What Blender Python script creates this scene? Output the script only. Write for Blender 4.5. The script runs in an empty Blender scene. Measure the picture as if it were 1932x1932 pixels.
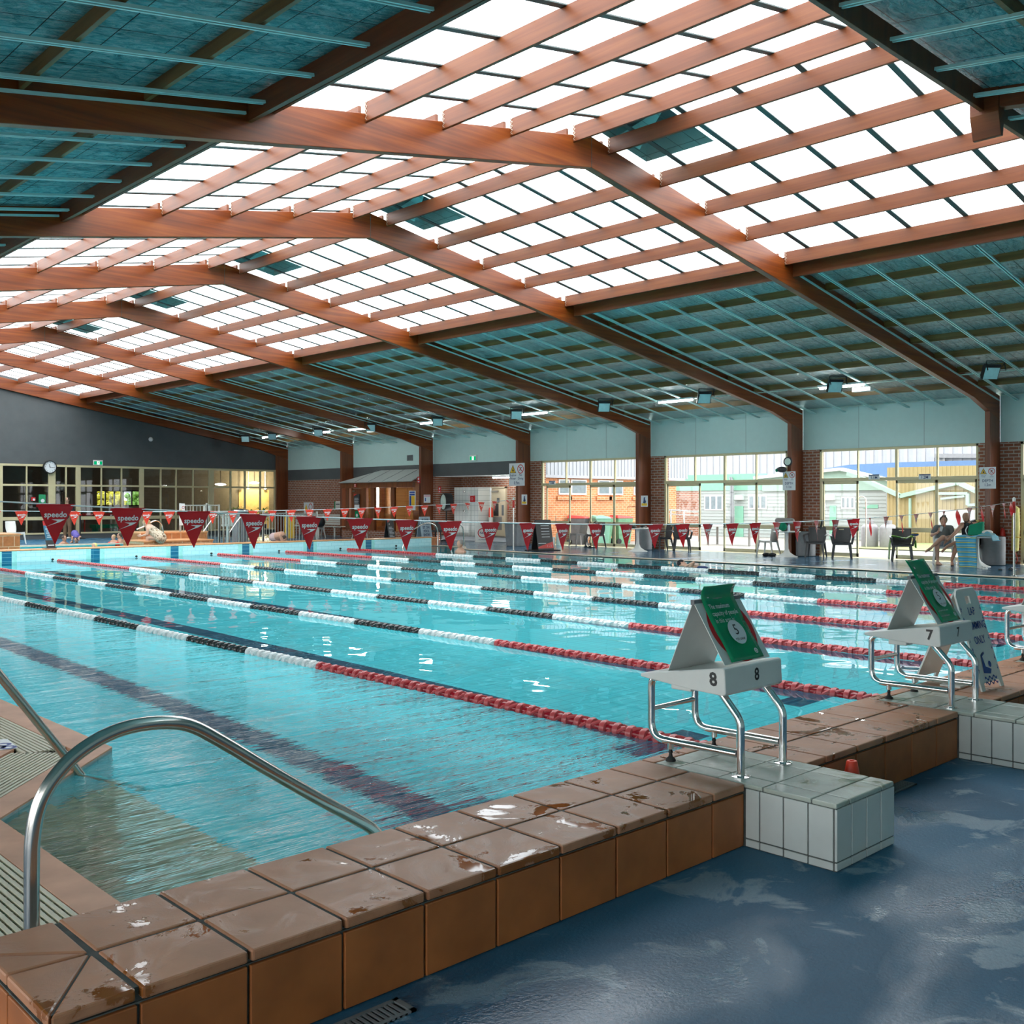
import bpy, bmesh, math, random
from math import sin, cos, pi, radians, sqrt, atan2, hypot
from mathutils import Vector as V, Matrix

random.seed(7)
scn = bpy.context.scene
COL = scn.collection

# ------------------------------------------------------------------ view geometry
CAM_H, YAW, FPX, VH = 1.5594, 0.7619, 1923.4, 946.2
SA, CA = sin(YAW), cos(YAW)


def P(u, v, X=None, Y=None, Z=None):
    """where the sight line of photo point (u, v) meets the plane X=, Y= or Z="""
    r, w = (u - 966) / FPX, (VH - v) / FPX
    d = V((r * CA + SA, -r * SA + CA, w))
    t = X / d.x if X is not None else Y / d.y if Y is not None else (Z - CAM_H) / d.z
    return V((d.x * t, d.y * t, d.z * t + CAM_H))


# ------------------------------------------------------------------ mesh builder
class MB:
    def __init__(s):
        s.v, s.f, s.m, s.mi = [], [], [], 0

    def add(s, vs, fs, mi=None):
        o = len(s.v)
        s.v += [V(p) for p in vs]
        s.f += [[i + o for i in f] for f in fs]
        s.m += [s.mi if mi is None else mi] * len(fs)
        return s

    def box(s, x0, x1, y0, y1, z0, z1, mi=None):
        vs = [(x, y, z) for z in (z0, z1) for y in (y0, y1) for x in (x0, x1)]
        return s.add(vs, [(0, 2, 3, 1), (4, 5, 7, 6), (0, 1, 5, 4), (2, 6, 7, 3), (0, 4, 6, 2), (1, 3, 7, 5)], mi)

    def bar(s, a, b, w, h, up=(0, 0, 1), mi=None, w2=None, h2=None):
        """box beam from a to b, w wide, h high (w2, h2 at b)"""
        a, b = V(a), V(b)
        d = (b - a).normalized()
        up = V(up)
        sx = d.cross(up)
        if sx.length < 1e-4:
            sx = d.cross(V((1, 0, 0)))
        sx.normalize()
        uz = sx.cross(d)
        vs = []
        for p, ww, hh in ((a, w, h), (b, w2 or w, h2 or h)):
            for i, j in ((-1, -1), (1, -1), (1, 1), (-1, 1)):
                vs.append(p + sx * (i * ww / 2) + uz * (j * hh / 2))
        return s.add(vs, [(3, 2, 1, 0), (4, 5, 6, 7), (0, 1, 5, 4), (1, 2, 6, 5), (2, 3, 7, 6), (3, 0, 4, 7)], mi)

    def prism(s, poly, d, mi=None):
        """closed 3-D polygon pushed along vector d"""
        n, d = len(poly), V(d)
        vs = [V(p) for p in poly] + [V(p) + d for p in poly]
        fs = [tuple(range(n))[::-1], tuple(range(n, 2 * n))]
        fs += [(i, (i + 1) % n, n + (i + 1) % n, n + i) for i in range(n)]
        return s.add(vs, fs, mi)

    def poly(s, pts, mi=None):
        return s.add(pts, [tuple(range(len(pts)))], mi)

    def tube(s, pts, r, n=10, mi=None, closed=False, caps=True):
        pts = [V(p) for p in pts]
        m = len(pts)
        rs = r if isinstance(r, (list, tuple)) else [r] * m
        ref, rings, vs = None, [], []
        for i, p in enumerate(pts):
            if closed:
                t = (pts[(i + 1) % m] - pts[i - 1]).normalized()
            else:
                t = (pts[min(i + 1, m - 1)] - pts[max(i - 1, 0)]).normalized()
            if ref is None:
                ref = t.orthogonal().normalized()
            ref = (ref - t * ref.dot(t)).normalized()
            bn = t.cross(ref)
            for k in range(n):
                a = 2 * pi * k / n
                vs.append(p + (ref * cos(a) + bn * sin(a)) * rs[i])
        fs = []
        for i in range(m if closed else m - 1):
            j = (i + 1) % m
            fs += [(i * n + k, i * n + (k + 1) % n, j * n + (k + 1) % n, j * n + k) for k in range(n)]
        if caps and not closed:
            fs += [tuple(range(n))[::-1], tuple((m - 1) * n + k for k in range(n))]
        return s.add(vs, fs, mi)

    def lathe(s, prof, c=(0, 0, 0), n=20, axis='Z', mi=None, caps=True):
        """prof: (radius, height) pairs, bottom to top"""
        c, vs, fs = V(c), [], []
        for r, h in prof:
            for k in range(n):
                a = 2 * pi * k / n
                q = (r * cos(a), r * sin(a), h)
                if axis == 'Y':
                    q = (q[0], q[2], q[1])
                elif axis == 'X':
                    q = (q[2], q[0], q[1])
                vs.append(c + V(q))
        m = len(prof)
        for i in range(m - 1):
            fs += [(i * n + k, i * n + (k + 1) % n, (i + 1) * n + (k + 1) % n, (i + 1) * n + k) for k in range(n)]
        if caps and prof[0][0] > 1e-5:
            fs.append(tuple(range(n))[::-1])
        if caps and prof[-1][0] > 1e-5:
            fs.append(tuple((m - 1) * n + k for k in range(n)))
        return s.add(vs, fs, mi)

    def ell(s, c, rx, ry=None, rz=None, n=12, m=8, rot=None, mi=None):
        ry, rz = ry or rx, rz or rx
        c, vs, fs = V(c), [], []
        for i in range(m + 1):
            t = pi * i / m
            for k in range(n):
                a = 2 * pi * k / n
                q = V((rx * sin(t) * cos(a), ry * sin(t) * sin(a), -rz * cos(t)))
                if rot is not None:
                    q = rot @ q
                vs.append(c + q)
        for i in range(m):
            fs += [(i * n + k, i * n + (k + 1) % n, (i + 1) * n + (k + 1) % n, (i + 1) * n + k) for k in range(n)]
        return s.add(vs, fs, mi)

    def cap(s, a, b, r1, r2, n=12, mi=None):
        """tapered capsule"""
        a, b = V(a), V(b)
        d = (b - a).normalized()
        ps, rs = [], []
        for i in range(5):
            t = pi / 2 * (i / 4)
            ps.append(a - d * (r1 * cos(t)))
            rs.append(max(r1 * sin(t), 1e-4))
        for i in range(5):
            t = pi / 2 * (i / 4)
            ps.append(b + d * (r2 * sin(t)))
            rs.append(max(r2 * cos(t), 1e-4))
        return s.tube(ps, rs, n, mi)

    def grid(s, fn, nu, nv, mi=None, skip=None):
        vs = [fn(i / nu, j / nv) for j in range(nv + 1) for i in range(nu + 1)]
        fs = []
        for j in range(nv):
            for i in range(nu):
                if skip and skip((i + .5) / nu, (j + .5) / nv):
                    continue
                a = j * (nu + 1) + i
                fs.append((a, a + 1, a + nu + 2, a + nu + 1))
        return s.add(vs, fs, mi)

    def text(s, t, size, o, U=(1, 0, 0), W=(0, 0, 1), mi=None, sx=1.0, bold=0.0):
        """flat lettering centred on o; U reads along, W points up"""
        vs, fs = glyphs(t, bold)
        o, U, W = V(o), V(U).normalized(), V(W).normalized()
        return s.add([o + U * (x * size * sx) + W * (y * size) for x, y in vs], fs, mi)

    def disc(s, c, r, U=(1, 0, 0), W=(0, 0, 1), n=24, r0=0.0, mi=None, ry=None):
        c, U, W = V(c), V(U), V(W)
        k = (ry or r) / r
        ring = lambda q: [c + U * (q * cos(2 * pi * i / n)) + W * (k * q * sin(2 * pi * i / n)) for i in range(n)]
        if r0 <= 0:
            return s.add(ring(r), [tuple(range(n))], mi)
        return s.add(ring(r) + ring(r0), [(i, (i + 1) % n, n + (i + 1) % n, n + i) for i in range(n)], mi)

    def shift(s, d):
        d = V(d)
        s.v = [p + d for p in s.v]
        return s

    def xform(s, M):
        s.v = [M @ p for p in s.v]
        return s

    def join(s, o):
        n = len(s.v)
        s.v += [V(p) for p in o.v]
        s.f += [[i + n for i in f] for f in o.f]
        s.m += list(o.m)
        return s


_G = {}


def glyphs(t, bold=0.0):
    key = (t, bold)
    if key not in _G:
        cu = bpy.data.curves.new('g', 'FONT')
        cu.body, cu.size, cu.align_x, cu.align_y, cu.resolution_u = t, 1.0, 'CENTER', 'CENTER', 2
        cu.offset = bold
        ob = bpy.data.objects.new('g', cu)
        me = bpy.data.meshes.new_from_object(ob)
        _G[key] = ([(p.co.x, p.co.y) for p in me.vertices], [tuple(p.vertices) for p in me.polygons])
        bpy.data.objects.remove(ob)
        bpy.data.curves.remove(cu)
        bpy.data.meshes.remove(me)
    return _G[key]


def mesh_of(name, mb, mats, smooth=False, origin=None, angle=40):
    o = V(origin) if origin is not None else V((0, 0, 0))
    me = bpy.data.meshes.new(name)
    me.from_pydata([tuple(p - o) for p in mb.v], [], mb.f)
    for m in (mats if isinstance(mats, (list, tuple)) else [mats]):
        me.materials.append(m)
    if any(mb.m):
        me.polygons.foreach_set('material_index', mb.m)
    bm = bmesh.new()
    bm.from_mesh(me)
    bmesh.ops.recalc_face_normals(bm, faces=bm.faces)
    bm.to_mesh(me)
    bm.free()
    if smooth:
        me.polygons.foreach_set('use_smooth', [True] * len(me.polygons))
        try:
            me.set_sharp_from_angle(angle=radians(angle))
        except Exception:
            pass
    me.update()
    return me


def tag(o, label=None, cat=None, group=None, kind=None):
    for k, x in (('label', label), ('category', cat), ('group', group), ('kind', kind)):
        if x:
            o[k] = x
    return o


ROOT = {}


def thing(name, label, cat, loc=(0, 0, 0), rz=0.0, group=None):
    o = bpy.data.objects.new(name, None)
    o.empty_display_size = .1
    o.location, o.rotation_euler = loc, (0, 0, rz)
    COL.objects.link(o)
    ROOT[o.name] = V(loc)
    return tag(o, label, cat, group)


def part(name, mb, mat, parent, smooth=False, world=False, label=None, bevel=0.0, solid=0.0, angle=40, kind=None):
    """one mesh under a thing (or under one of its parts); world=True: mb is in place coordinates"""
    if world:
        mb.shift(-ROOT[parent.name])
    o = bpy.data.objects.new(name, mesh_of(name, mb, mat, smooth, angle=angle))
    COL.objects.link(o)
    o.parent = parent
    ROOT[o.name] = ROOT[parent.name]
    mods(o, bevel, solid)
    if label:
        o['label'] = label
    if kind:
        o['kind'] = kind
    return o


def mods(o, bevel, solid):
    if solid:
        m = o.modifiers.new('thick', 'SOLIDIFY')
        m.thickness, m.offset = solid, 0
    if bevel:
        m = o.modifiers.new('edge', 'BEVEL')
        m.width, m.segments, m.limit_method, m.angle_limit = bevel, 2, 'ANGLE', radians(50)


def obj(name, mb, mat, label=None, cat=None, group=None, kind=None, smooth=False, bevel=0.0, solid=0.0, angle=40):
    """a top-level thing that is one mesh, its origin at the middle of its base"""
    xs, ys, zs = zip(*[tuple(p) for p in mb.v])
    og = V(((min(xs) + max(xs)) / 2, (min(ys) + max(ys)) / 2, min(zs)))
    o = bpy.data.objects.new(name, mesh_of(name, mb, mat, smooth, og, angle))
    o.location = og
    COL.objects.link(o)
    ROOT[o.name] = og
    mods(o, bevel, solid)
    return tag(o, label, cat, group, kind)


def struct(name, mb, mat, parent=None, smooth=False, bevel=0.0, solid=0.0):
    if parent is not None:
        return part(name, mb, mat, parent, smooth, True, None, bevel, solid)
    return obj(name, mb, mat, None, None, None, 'structure', smooth, bevel, solid)


def dup(root, loc, rz=None, label=None, name=None):
    """copy a thing with its parts and sub-parts"""
    def cp(o, parent):
        c = o.copy()
        COL.objects.link(c)
        c.parent = parent
        for ch in list(o.children):
            cp(ch, c)
        return c
    r = cp(root, None)
    r.location = loc
    ROOT[r.name] = V(loc)
    if rz is not None:
        r.rotation_euler = (0, 0, rz)
    if label:
        r['label'] = label
    return r


ORD = 'first second third fourth fifth sixth seventh eighth ninth tenth eleventh twelfth'.split()


def nth(i):
    """1 -> first ..."""
    if i <= 12:
        return ORD[i - 1]
    tens = {1: 'teen'}
    w = {13: 'thirteenth', 14: 'fourteenth', 15: 'fifteenth', 16: 'sixteenth', 17: 'seventeenth', 18: 'eighteenth', 19: 'nineteenth', 20: 'twentieth', 30: 'thirtieth', 40: 'fortieth'}
    if i in w:
        return w[i]
    return {2: 'twenty', 3: 'thirty', 4: 'forty'}[i // 10] + '-' + ORD[i % 10 - 1]


# ------------------------------------------------------------------ materials
class NT:
    def __init__(s, name):
        s.mat = bpy.data.materials.new(name)
        s.mat.use_nodes = True
        s.t = s.mat.node_tree
        s.t.nodes.clear()
        s.out = s.t.nodes.new('ShaderNodeOutputMaterial')

    def n(s, typ, **kw):
        x = s.t.nodes.new('ShaderNode' + typ)
        for k, val in kw.items():
            if k.startswith('i_'):
                key = k[2:]
                key = int(key) if key.isdigit() else key.replace('_', ' ')
                x.inputs[key].default_value = val
            else:
                setattr(x, k, val)
        return x

    def l(s, a, b):
        s.t.links.new(a, b)

    def coord(s, scale=(1, 1, 1), rot=(0, 0, 0), world=True):
        if world:
            g = s.n('NewGeometry').outputs['Position']
        else:
            g = s.n('TexCoord').outputs['Object']
        m = s.n('Mapping')
        m.inputs['Scale'].default_value = scale
        m.inputs['Rotation'].default_value = rot
        s.l(g, m.inputs['Vector'])
        return m.outputs['Vector']

    def noise(s, vec, scale, detail=4, rough=.55, dist=0.0):
        x = s.n('TexNoise')
        x.inputs['Scale'].default_value = scale
        x.inputs['Detail'].default_value = detail
        x.inputs['Roughness'].default_value = rough
        x.inputs['Distortion'].default_value = dist
        if vec is not None:
            s.l(vec, x.inputs['Vector'])
        return x.outputs['Fac']

    def ramp(s, fac, stops, interp='LINEAR'):
        r = s.n('ValToRGB')
        r.color_ramp.interpolation = interp
        e = r.color_ramp.elements
        while len(e) < len(stops):
            e.new(.5)
        for q, (p, c) in zip(e, stops):
            q.position = p
            q.color = (*c, 1) if len(c) == 3 else c
        s.l(fac, r.inputs['Fac'])
        return r.outputs['Color']

    def mix(s, fac, a, b, mode='MIX'):
        x = s.n('Mix', data_type='RGBA', blend_type=mode)
        for sock, val in ((x.inputs[0], fac), (x.inputs[6], a), (x.inputs[7], b)):
            if hasattr(val, 'is_linked'):
                s.l(val, sock)
            elif isinstance(val, (int, float)):
                sock.default_value = val
            else:
                sock.default_value = (*val, 1)
        return x.outputs[2]

    def math(s, op, a, b=0.0, clamp=False):
        x = s.n('Math', operation=op, use_clamp=clamp)
        for i, val in enumerate((a, b)):
            if hasattr(val, 'is_linked'):
                s.l(val, x.inputs[i])
            else:
                x.inputs[i].default_value = val
        return x.outputs[0]

    def bump(s, h, strength=.3, dist=.01):
        b = s.n('Bump')
        b.inputs['Strength'].default_value = strength
        b.inputs['Distance'].default_value = dist
        s.l(h, b.inputs['Height'])
        return b.outputs['Normal']

    def pbsdf(s, col=(.5, .5, .5), rough=.5, metal=0.0, normal=None, spec=.5, coat=0.0):
        b = s.n('BsdfPrincipled')
        for key, val in (('Base Color', col), ('Roughness', rough), ('Metallic', metal), ('Specular IOR Level', spec), ('Coat Weight', coat)):
            if hasattr(val, 'is_linked'):
                s.l(val, b.inputs[key])
            elif isinstance(val, (tuple, list)):
                b.inputs[key].default_value = (*val, 1)
            else:
                b.inputs[key].default_value = val
        if normal is not None:
            s.l(normal, b.inputs['Normal'])
        s.l(b.outputs[0], s.out.inputs['Surface'])
        return b


def mat(name, col, rough=.5, metal=0.0, spec=.5, var=.12, scale=6.0, bump=0.0, coat=0.0):
    t = NT(name)
    vec = t.coord(world=False)
    f = t.noise(vec, scale, 3)
    c = t.ramp(f, [(.3, tuple(x * (1 - var) for x in col)), (.7, tuple(min(1, x * (1 + var)) for x in col))])
    nrm = t.bump(t.noise(vec, scale * 12, 3), bump, .004) if bump else None
    t.pbsdf(c, rough, metal, nrm, spec, coat)
    return t.mat


def wood(name, c0, c1, c2, scale, rough=.32, coat=.25):
    t = NT(name)
    vec = t.coord(scale, world=True)
    f = t.noise(vec, 1.0, 6, .62, .35)
    big = t.noise(t.coord((.35, .35, .35)), 1.0, 2)
    c = t.ramp(f, [(.28, c0), (.5, c1), (.74, c2)])
    c = t.mix(t.math('MULTIPLY', big, .35), c, c0)
    t.pbsdf(c, rough, 0, t.bump(f, .06, .003), .5, coat)
    return t.mat


def brick(name, c1, c2, mortar, bw, bh, axis, rough=.85, msize=.012):
    """axis 'X': wall that faces along X (reads Y,Z); 'Y': wall that faces along Y (reads X,Z)"""
    t = NT(name)
    p = t.n('NewGeometry').outputs['Position']
    sp = t.n('SeparateXYZ')
    t.l(p, sp.inputs[0])
    cb = t.n('CombineXYZ')
    t.l(sp.outputs['Y' if axis == 'X' else 'X'], cb.inputs[0])
    t.l(sp.outputs['Z'], cb.inputs[1])
    b = t.n('TexBrick')
    b.inputs['Scale'].default_value = 1
    b.inputs['Brick Width'].default_value = bw
    b.inputs['Row Height'].default_value = bh
    b.inputs['Mortar Size'].default_value = msize
    b.inputs['Mortar Smooth'].default_value = .1
    b.inputs['Bias'].default_value = 0
    for k, c in (('Color1', c1), ('Color2', c2), ('Mortar', mortar)):
        b.inputs[k].default_value = (*c, 1)
    t.l(cb.outputs[0], b.inputs['Vector'])
    n = t.noise(t.coord(), 9, 3)
    c = t.mix(.35, b.outputs['Color'], t.ramp(n, [(.3, (.25, .25, .25)), (.75, (.8, .8, .8))]), 'OVERLAY')
    t.pbsdf(c, rough, 0, t.bump(b.outputs['Fac'], -.4, .01))
    return t.mat


def tiles(name, cols, size, grout, gw, plane='XY', rough=.15, off=(0, 0), stagger=False, bumpy=0.15):
    """square or oblong glazed tiles with grout lines, laid in a world plane"""
    t = NT(name)
    p = t.n('NewGeometry').outputs['Position']
    sp = t.n('SeparateXYZ')
    t.l(p, sp.inputs[0])
    cb = t.n('CombineXYZ')
    for k in (0, 1):
        t.l(t.math('SUBTRACT', sp.outputs[plane[k]], off[k]), cb.inputs[k])
    b = t.n('TexBrick')
    b.offset = .5 if stagger else 0
    b.inputs['Scale'].default_value = 1
    b.inputs['Brick Width'].default_value = size[0]
    b.inputs['Row Height'].default_value = size[1]
    b.inputs['Mortar Size'].default_value = gw
    b.inputs['Mortar Smooth'].default_value = .1
    b.inputs['Bias'].default_value = 0
    for k, c in (('Color1', cols[0]), ('Color2', cols[1]), ('Mortar', grout)):
        b.inputs[k].default_value = (*c, 1)
    t.l(cb.outputs[0], b.inputs['Vector'])
    t.pbsdf(b.outputs['Color'], rough, 0, t.bump(b.outputs['Fac'], -bumpy, .004))
    return t.mat


def glow(name, col, strength):
    t = NT(name)
    e = t.n('Emission')
    e.inputs[0].default_value = (*col, 1)
    e.inputs[1].default_value = strength
    t.l(e.outputs[0], t.out.inputs['Surface'])
    return t.mat


def pane_mat(name, tint=(.97, .99, .98), refl=1.0, haze=0.0):
    t = NT(name)
    tr = t.n('BsdfTransparent')
    tr.inputs[0].default_value = (*tint, 1)
    gl = t.n('BsdfGlossy')
    gl.inputs['Roughness'].default_value = .02
    gl.inputs[0].default_value = (refl, refl, refl, 1)
    lw = t.n('LayerWeight')
    lw.inputs[0].default_value = .5
    fac = t.math('ADD', t.math('MULTIPLY', t.math('POWER', lw.outputs['Facing'], 5.0), .94), .045)
    m = t.n('MixShader')
    t.l(fac, m.inputs[0])
    t.l(tr.outputs[0], m.inputs[1])
    t.l(gl.outputs[0], m.inputs[2])
    last = m
    if haze:
        d = t.n('BsdfDiffuse')
        d.inputs[0].default_value = (.9, .92, .92, 1)
        m2 = t.n('MixShader')
        m2.inputs[0].default_value = haze
        t.l(m.outputs[0], m2.inputs[1])
        t.l(d.outputs[0], m2.inputs[2])
        last = m2
    t.l(last.outputs[0], t.out.inputs['Surface'])
    return t.mat
# ------------------------------------------------------------------ palette
M = {}
M['beam_x'] = wood('varnished_timber_across', (.12, .021, .002), (.24, .048, .004), (.36, .092, .010), (.5, 9, 14), .38, .0)
M['beam_y'] = wood('varnished_timber_along', (.125, .028, .005), (.185, .046, .009), (.24, .074, .016), (9, .5, 14), .45, .0)
M['beam_z'] = wood('varnished_timber_upright', (.10, .024, .007), (.18, .046, .013), (.26, .078, .022), (9, 9, .5), .38, .1)
M['dim_y'] = wood('dim_timber_along', (.10, .050, .012), (.19, .10, .026), (.28, .16, .05), (8, .5, 12), .5, 0)  # same timber as the skylit purlins; weaker light put into the tone
M['cabin_wood'] = wood('cabin_timber', (.34, .11, .02), (.52, .19, .04), (.62, .26, .07), (3, .6, 14), .4, .1)
M['dark_wood'] = wood('dark_stained_timber', (.11, .032, .010), (.19, .056, .016), (.27, .085, .028), (8, 8, .8), .4, .1)
M['steel'] = mat('brushed_steel', (.60, .58, .55), .2, 1.0, var=.05)
M['chrome'] = mat('polished_steel', (.80, .80, .80), .09, 1.0, var=.03)
M['batten'] = mat('pale_green_metal', (.50, .74, .72), .35, .1, var=.05)
M['bracket'] = mat('galvanised_bracket', (.62, .56, .46), .5, .6)
M['lap'] = mat('dark_glazing_lap', (.055, .085, .085), .5, var=.1)
M['white'] = mat('white_plastic', (.76, .76, .72), .38, var=.03)
M['whitepaint'] = mat('white_paint', (.78, .79, .77), .5, var=.03)
M['grp'] = mat('white_block_shell', (.66, .68, .66), .33, var=.04, bump=.08)
M['black'] = mat('black_plastic', (.016, .017, .018), .4)
M['charcoal'] = mat('charcoal_plastic', (.045, .047, .05), .4, var=.06)
M['grey'] = mat('grey_plastic', (.17, .18, .19), .5)
M['midgrey'] = mat('grey_brown_plastic', (.25, .235, .22), .5)
M['red'] = mat('red_plastic', (.62, .03, .02), .35)
M['sign_red'] = mat('sign_red', (.55, .02, .025), .45)
M['yellow'] = mat('yellow_plastic', (.78, .48, .02), .4)
M['paleyellow'] = mat('pale_yellow_foam', (.80, .68, .22), .55)
M['green'] = mat('green_poster', (.004, .27, .105), .16, var=.06, coat=.35)
M['greenfab'] = mat('green_fabric', (.0, .21, .11), .9)
M['blue_ink'] = mat('blue_print', (.015, .06, .30), .5)
M['orange'] = mat('orange_cone', (.85, .055, .02), .4)
M['cream'] = mat('cream_aluminium', (.56, .50, .30), .35, .1, var=.04)
M['creamlight'] = mat('cream_door_paint', (.72, .60, .42), .45, var=.03)
M['panel'] = mat('teal_cast_wall_panel', (.47, .64, .615), .45, var=.02)  # white panel; the teal cast of the light is put into its colour
M['darkwall'] = mat('charcoal_wall_paint', (.080, .090, .094), .6, var=.08, scale=2)
M['eave'] = mat('pale_eave_strip', (.62, .74, .66), .6, var=.03)
M['awning'] = mat('grey_awning_sheet', (.47, .49, .47), .5, var=.03)
M['brick'] = brick('red_brown_brick', (.30, .105, .052), (.235, .078, .04), (.42, .36, .31), .24, .086, 'X')
M['brick_out'] = brick('orange_brick', (.62, .235, .09), (.54, .19, .07), (.66, .40, .25), .24, .086, 'Y')
M['terracotta'] = brick('terracotta_wall_tiles', (.48, .18, .06), (.42, .15, .05), (.6, .4, .25), .3, .3, 'Y', .35)
M['signwhite'] = mat('sign_face', (.70, .74, .76), .4, var=.02)
M['navy'] = mat('navy_print', (.03, .06, .16), .5)
M['glass'] = pane_mat('clear_glass')
M['darkglass'] = pane_mat('tinted_glass', (.62, .66, .64), 1.0)
M['rope'] = mat('white_cord', (.75, .78, .78), .5)
M['rubber'] = mat('black_rubber', (.012, .012, .012), .6)


def foil(name, cols, metal, bd=.09):
    t = NT(name)
    v = t.coord((1, 1, 1))
    cr = t.noise(t.coord((2.2, 5.5, 2)), 2.2, 6, .68, 1.2)
    fine = t.noise(t.coord((7, 16, 7)), 2.4, 4, .6, .8)
    h = t.math('ADD', cr, t.math('MULTIPLY', fine, .4))
    g = t.n('TexBrick')
    g.offset = 0
    for k, x in (('Scale', 1), ('Brick Width', .6), ('Row Height', .48), ('Mortar Size', .006), ('Mortar Smooth', .2)):
        g.inputs[k].default_value = x
    t.l(v, g.inputs['Vector'])
    c = t.ramp(cr, [(.36, cols[0]), (.5, cols[1]), (.62, cols[2])])  # crinkle shading put into the colour, dark creases to bright folds
    c = t.mix(g.outputs['Fac'], c, (.05, .10, .11))
    t.pbsdf(c, .15, metal, t.bump(h, 1.0, bd))
    return t.mat


M['foil'] = foil('pool_tinted_insulation_foil', ((.10, .42, .46), (.30, .74, .79), (.62, .93, .96)), .30)  # the pool's teal reflection is put into the foil colour
M['foil2'] = foil('less_tinted_insulation_foil', ((.40, .58, .60), (.70, .82, .83), (.96, .98, .97)), .70, .06)  # same foil, with less of the reflected teal painted in


def sheet():
    """white translucent roof sheeting over a thin wire safety net"""
    t = NT('translucent_roof_sheet')
    g = t.n('TexBrick')
    g.offset = 0
    for k, x in (('Scale', 1), ('Brick Width', .30), ('Row Height', .30), ('Mortar Size', .005), ('Mortar Smooth', .3)):
        g.inputs[k].default_value = x
    t.l(t.coord((1, 1, 1)), g.inputs['Vector'])
    tr = t.n('BsdfTransparent')
    t.l(t.mix(g.outputs['Fac'], (.93, .95, .95), (.10, .12, .12)), tr.inputs[0])
    tl = t.n('BsdfTranslucent')
    tl.inputs[0].default_value = (.92, .94, .94, 1)
    m = t.n('MixShader')
    m.inputs[0].default_value = .22
    t.l(tr.outputs[0], m.inputs[1])
    t.l(tl.outputs[0], m.inputs[2])
    t.l(m.outputs[0], t.out.inputs['Surface'])
    return t.mat


M['sheet'] = sheet()


def deckpaint():
    t = NT('worn_blue_deck_paint')
    a = t.noise(t.coord((1, 1, 1)), .55, 5, .6, .6)
    b = t.noise(t.coord((1, 1, 1)), 2.3, 6, .62, 1.0)
    f = t.noise(t.coord((1, 1, 1)), 60, 3, .6)
    c = t.ramp(a, [(.3, (.010, .085, .165)), (.5, (.026, .145, .26)), (.7, (.06, .20, .31))])
    wear = t.ramp(b, [(.555, (0, 0, 0)), (.615, (1, 1, 1))])
    c = t.mix(t.math('MULTIPLY', wear, .6), c, (.30, .42, .50))
    c = t.mix(t.math('MULTIPLY', f, .35), c, (.02, .06, .11))
    wet = t.noise(t.coord((.8, 1.6, 1)), .9, 4, .55, .5)
    # the deck along the pool's long side is splashed wet
    sp = t.n('SeparateXYZ')
    t.l(t.n('NewGeometry').outputs['Position'], sp.inputs[0])
    side = t.math('MULTIPLY', t.math('SUBTRACT', sp.outputs['X'], 21.0), .5, True)
    w = t.math('ADD', t.math('MULTIPLY', side, .26), wet)
    r = t.ramp(w, [(.46, (.62, .62, .62)), (.68, (.14, .14, .14))])
    r2 = t.math('SUBTRACT', r, t.math('MULTIPLY', wear, .18), True)
    t.pbsdf(c, r2, 0, t.bump(f, .35, .006), .5)
    return t.mat


M['deck'] = deckpaint()


def wettile(name, base, wet, dull=.38):
    """clay tile with standing water in patches"""
    t = NT(name)
    n = t.noise(t.coord((1, 1, 1)), 3.6, 8, .68, .8)
    big = t.noise(t.coord((.6, 1.4, 1)), 1.1, 3)
    f = t.noise(t.coord((1, 1, 1)), 45, 3)
    s = t.math('ADD', t.math('MULTIPLY', n, .75), t.math('MULTIPLY', big, .25))
    pud = t.ramp(s, [(.556, (0, 0, 0)), (.568, (1, 1, 1))])
    film = t.ramp(s, [(.485, (0, 0, 0)), (.565, (1, 1, 1))])
    c = t.ramp(t.noise(t.coord((1, 1, 1)), 3.5, 4), [(.3, tuple(x * .82 for x in base)), (.7, tuple(x * 1.16 for x in base))])
    c = t.mix(t.math('MULTIPLY', film, .45), c, wet)
    c = t.mix(pud, c, wet)
    r = t.mix(film, (dull,) * 3, (dull * .6,) * 3)
    r = t.mix(pud, r, (.03, .03, .03))
    h = t.math('MULTIPLY', t.math('SUBTRACT', 1.0, pud), t.math('ADD', t.math('MULTIPLY', f, .25), t.math('MULTIPLY', film, .3)))
    t.pbsdf(c, r, 0, t.bump(h, .35, .006), .45)
    return t.mat


M['kerbtile'] = wettile('wet_terracotta_tile', (.42, .19, .10), (.25, .085, .022), .52)  # same clay as the face; skylight sheen put into the paler base
M['kerbface'] = mat('terracotta_face_tile', (.34, .105, .026), .5, var=.2, scale=5, bump=.05)
M['grout'] = mat('dark_grout', (.085, .095, .09), .85, var=.3, scale=14)
M['whitetile'] = mat('white_glazed_tile', (.56, .59, .57), .22, var=.05)
M['whitetop'] = wettile('wet_white_tile', (.40, .44, .39), (.34, .36, .28), .25)
M['coping'] = mat('pale_terracotta_coping', (.52, .27, .17), .55, var=.16, scale=4, bump=.05)
M['edge'] = mat('beige_pool_edge', (.62, .52, .40), .4)
M['orange_edge'] = mat('orange_coping_tile', (.62, .30, .13), .4)
M['pooltile'] = tiles('aqua_floor_tiles', ((.13, .86, .95), (.16, .89, .97)), (.25, .125), (.07, .62, .72), .006, 'XY', .3)
M['wallpool'] = tiles('pale_blue_wall_tiles', ((.50, .84, .89), (.58, .88, .92)), (.25, .105), (.36, .70, .76), .006, 'XZ', .2, stagger=True)
M['wallpool_x'] = tiles('pale_blue_side_tiles', ((.50, .84, .89), (.56, .88, .92)), (.25, .105), (.36, .70, .76), .006, 'YZ', .2, stagger=True)
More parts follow.
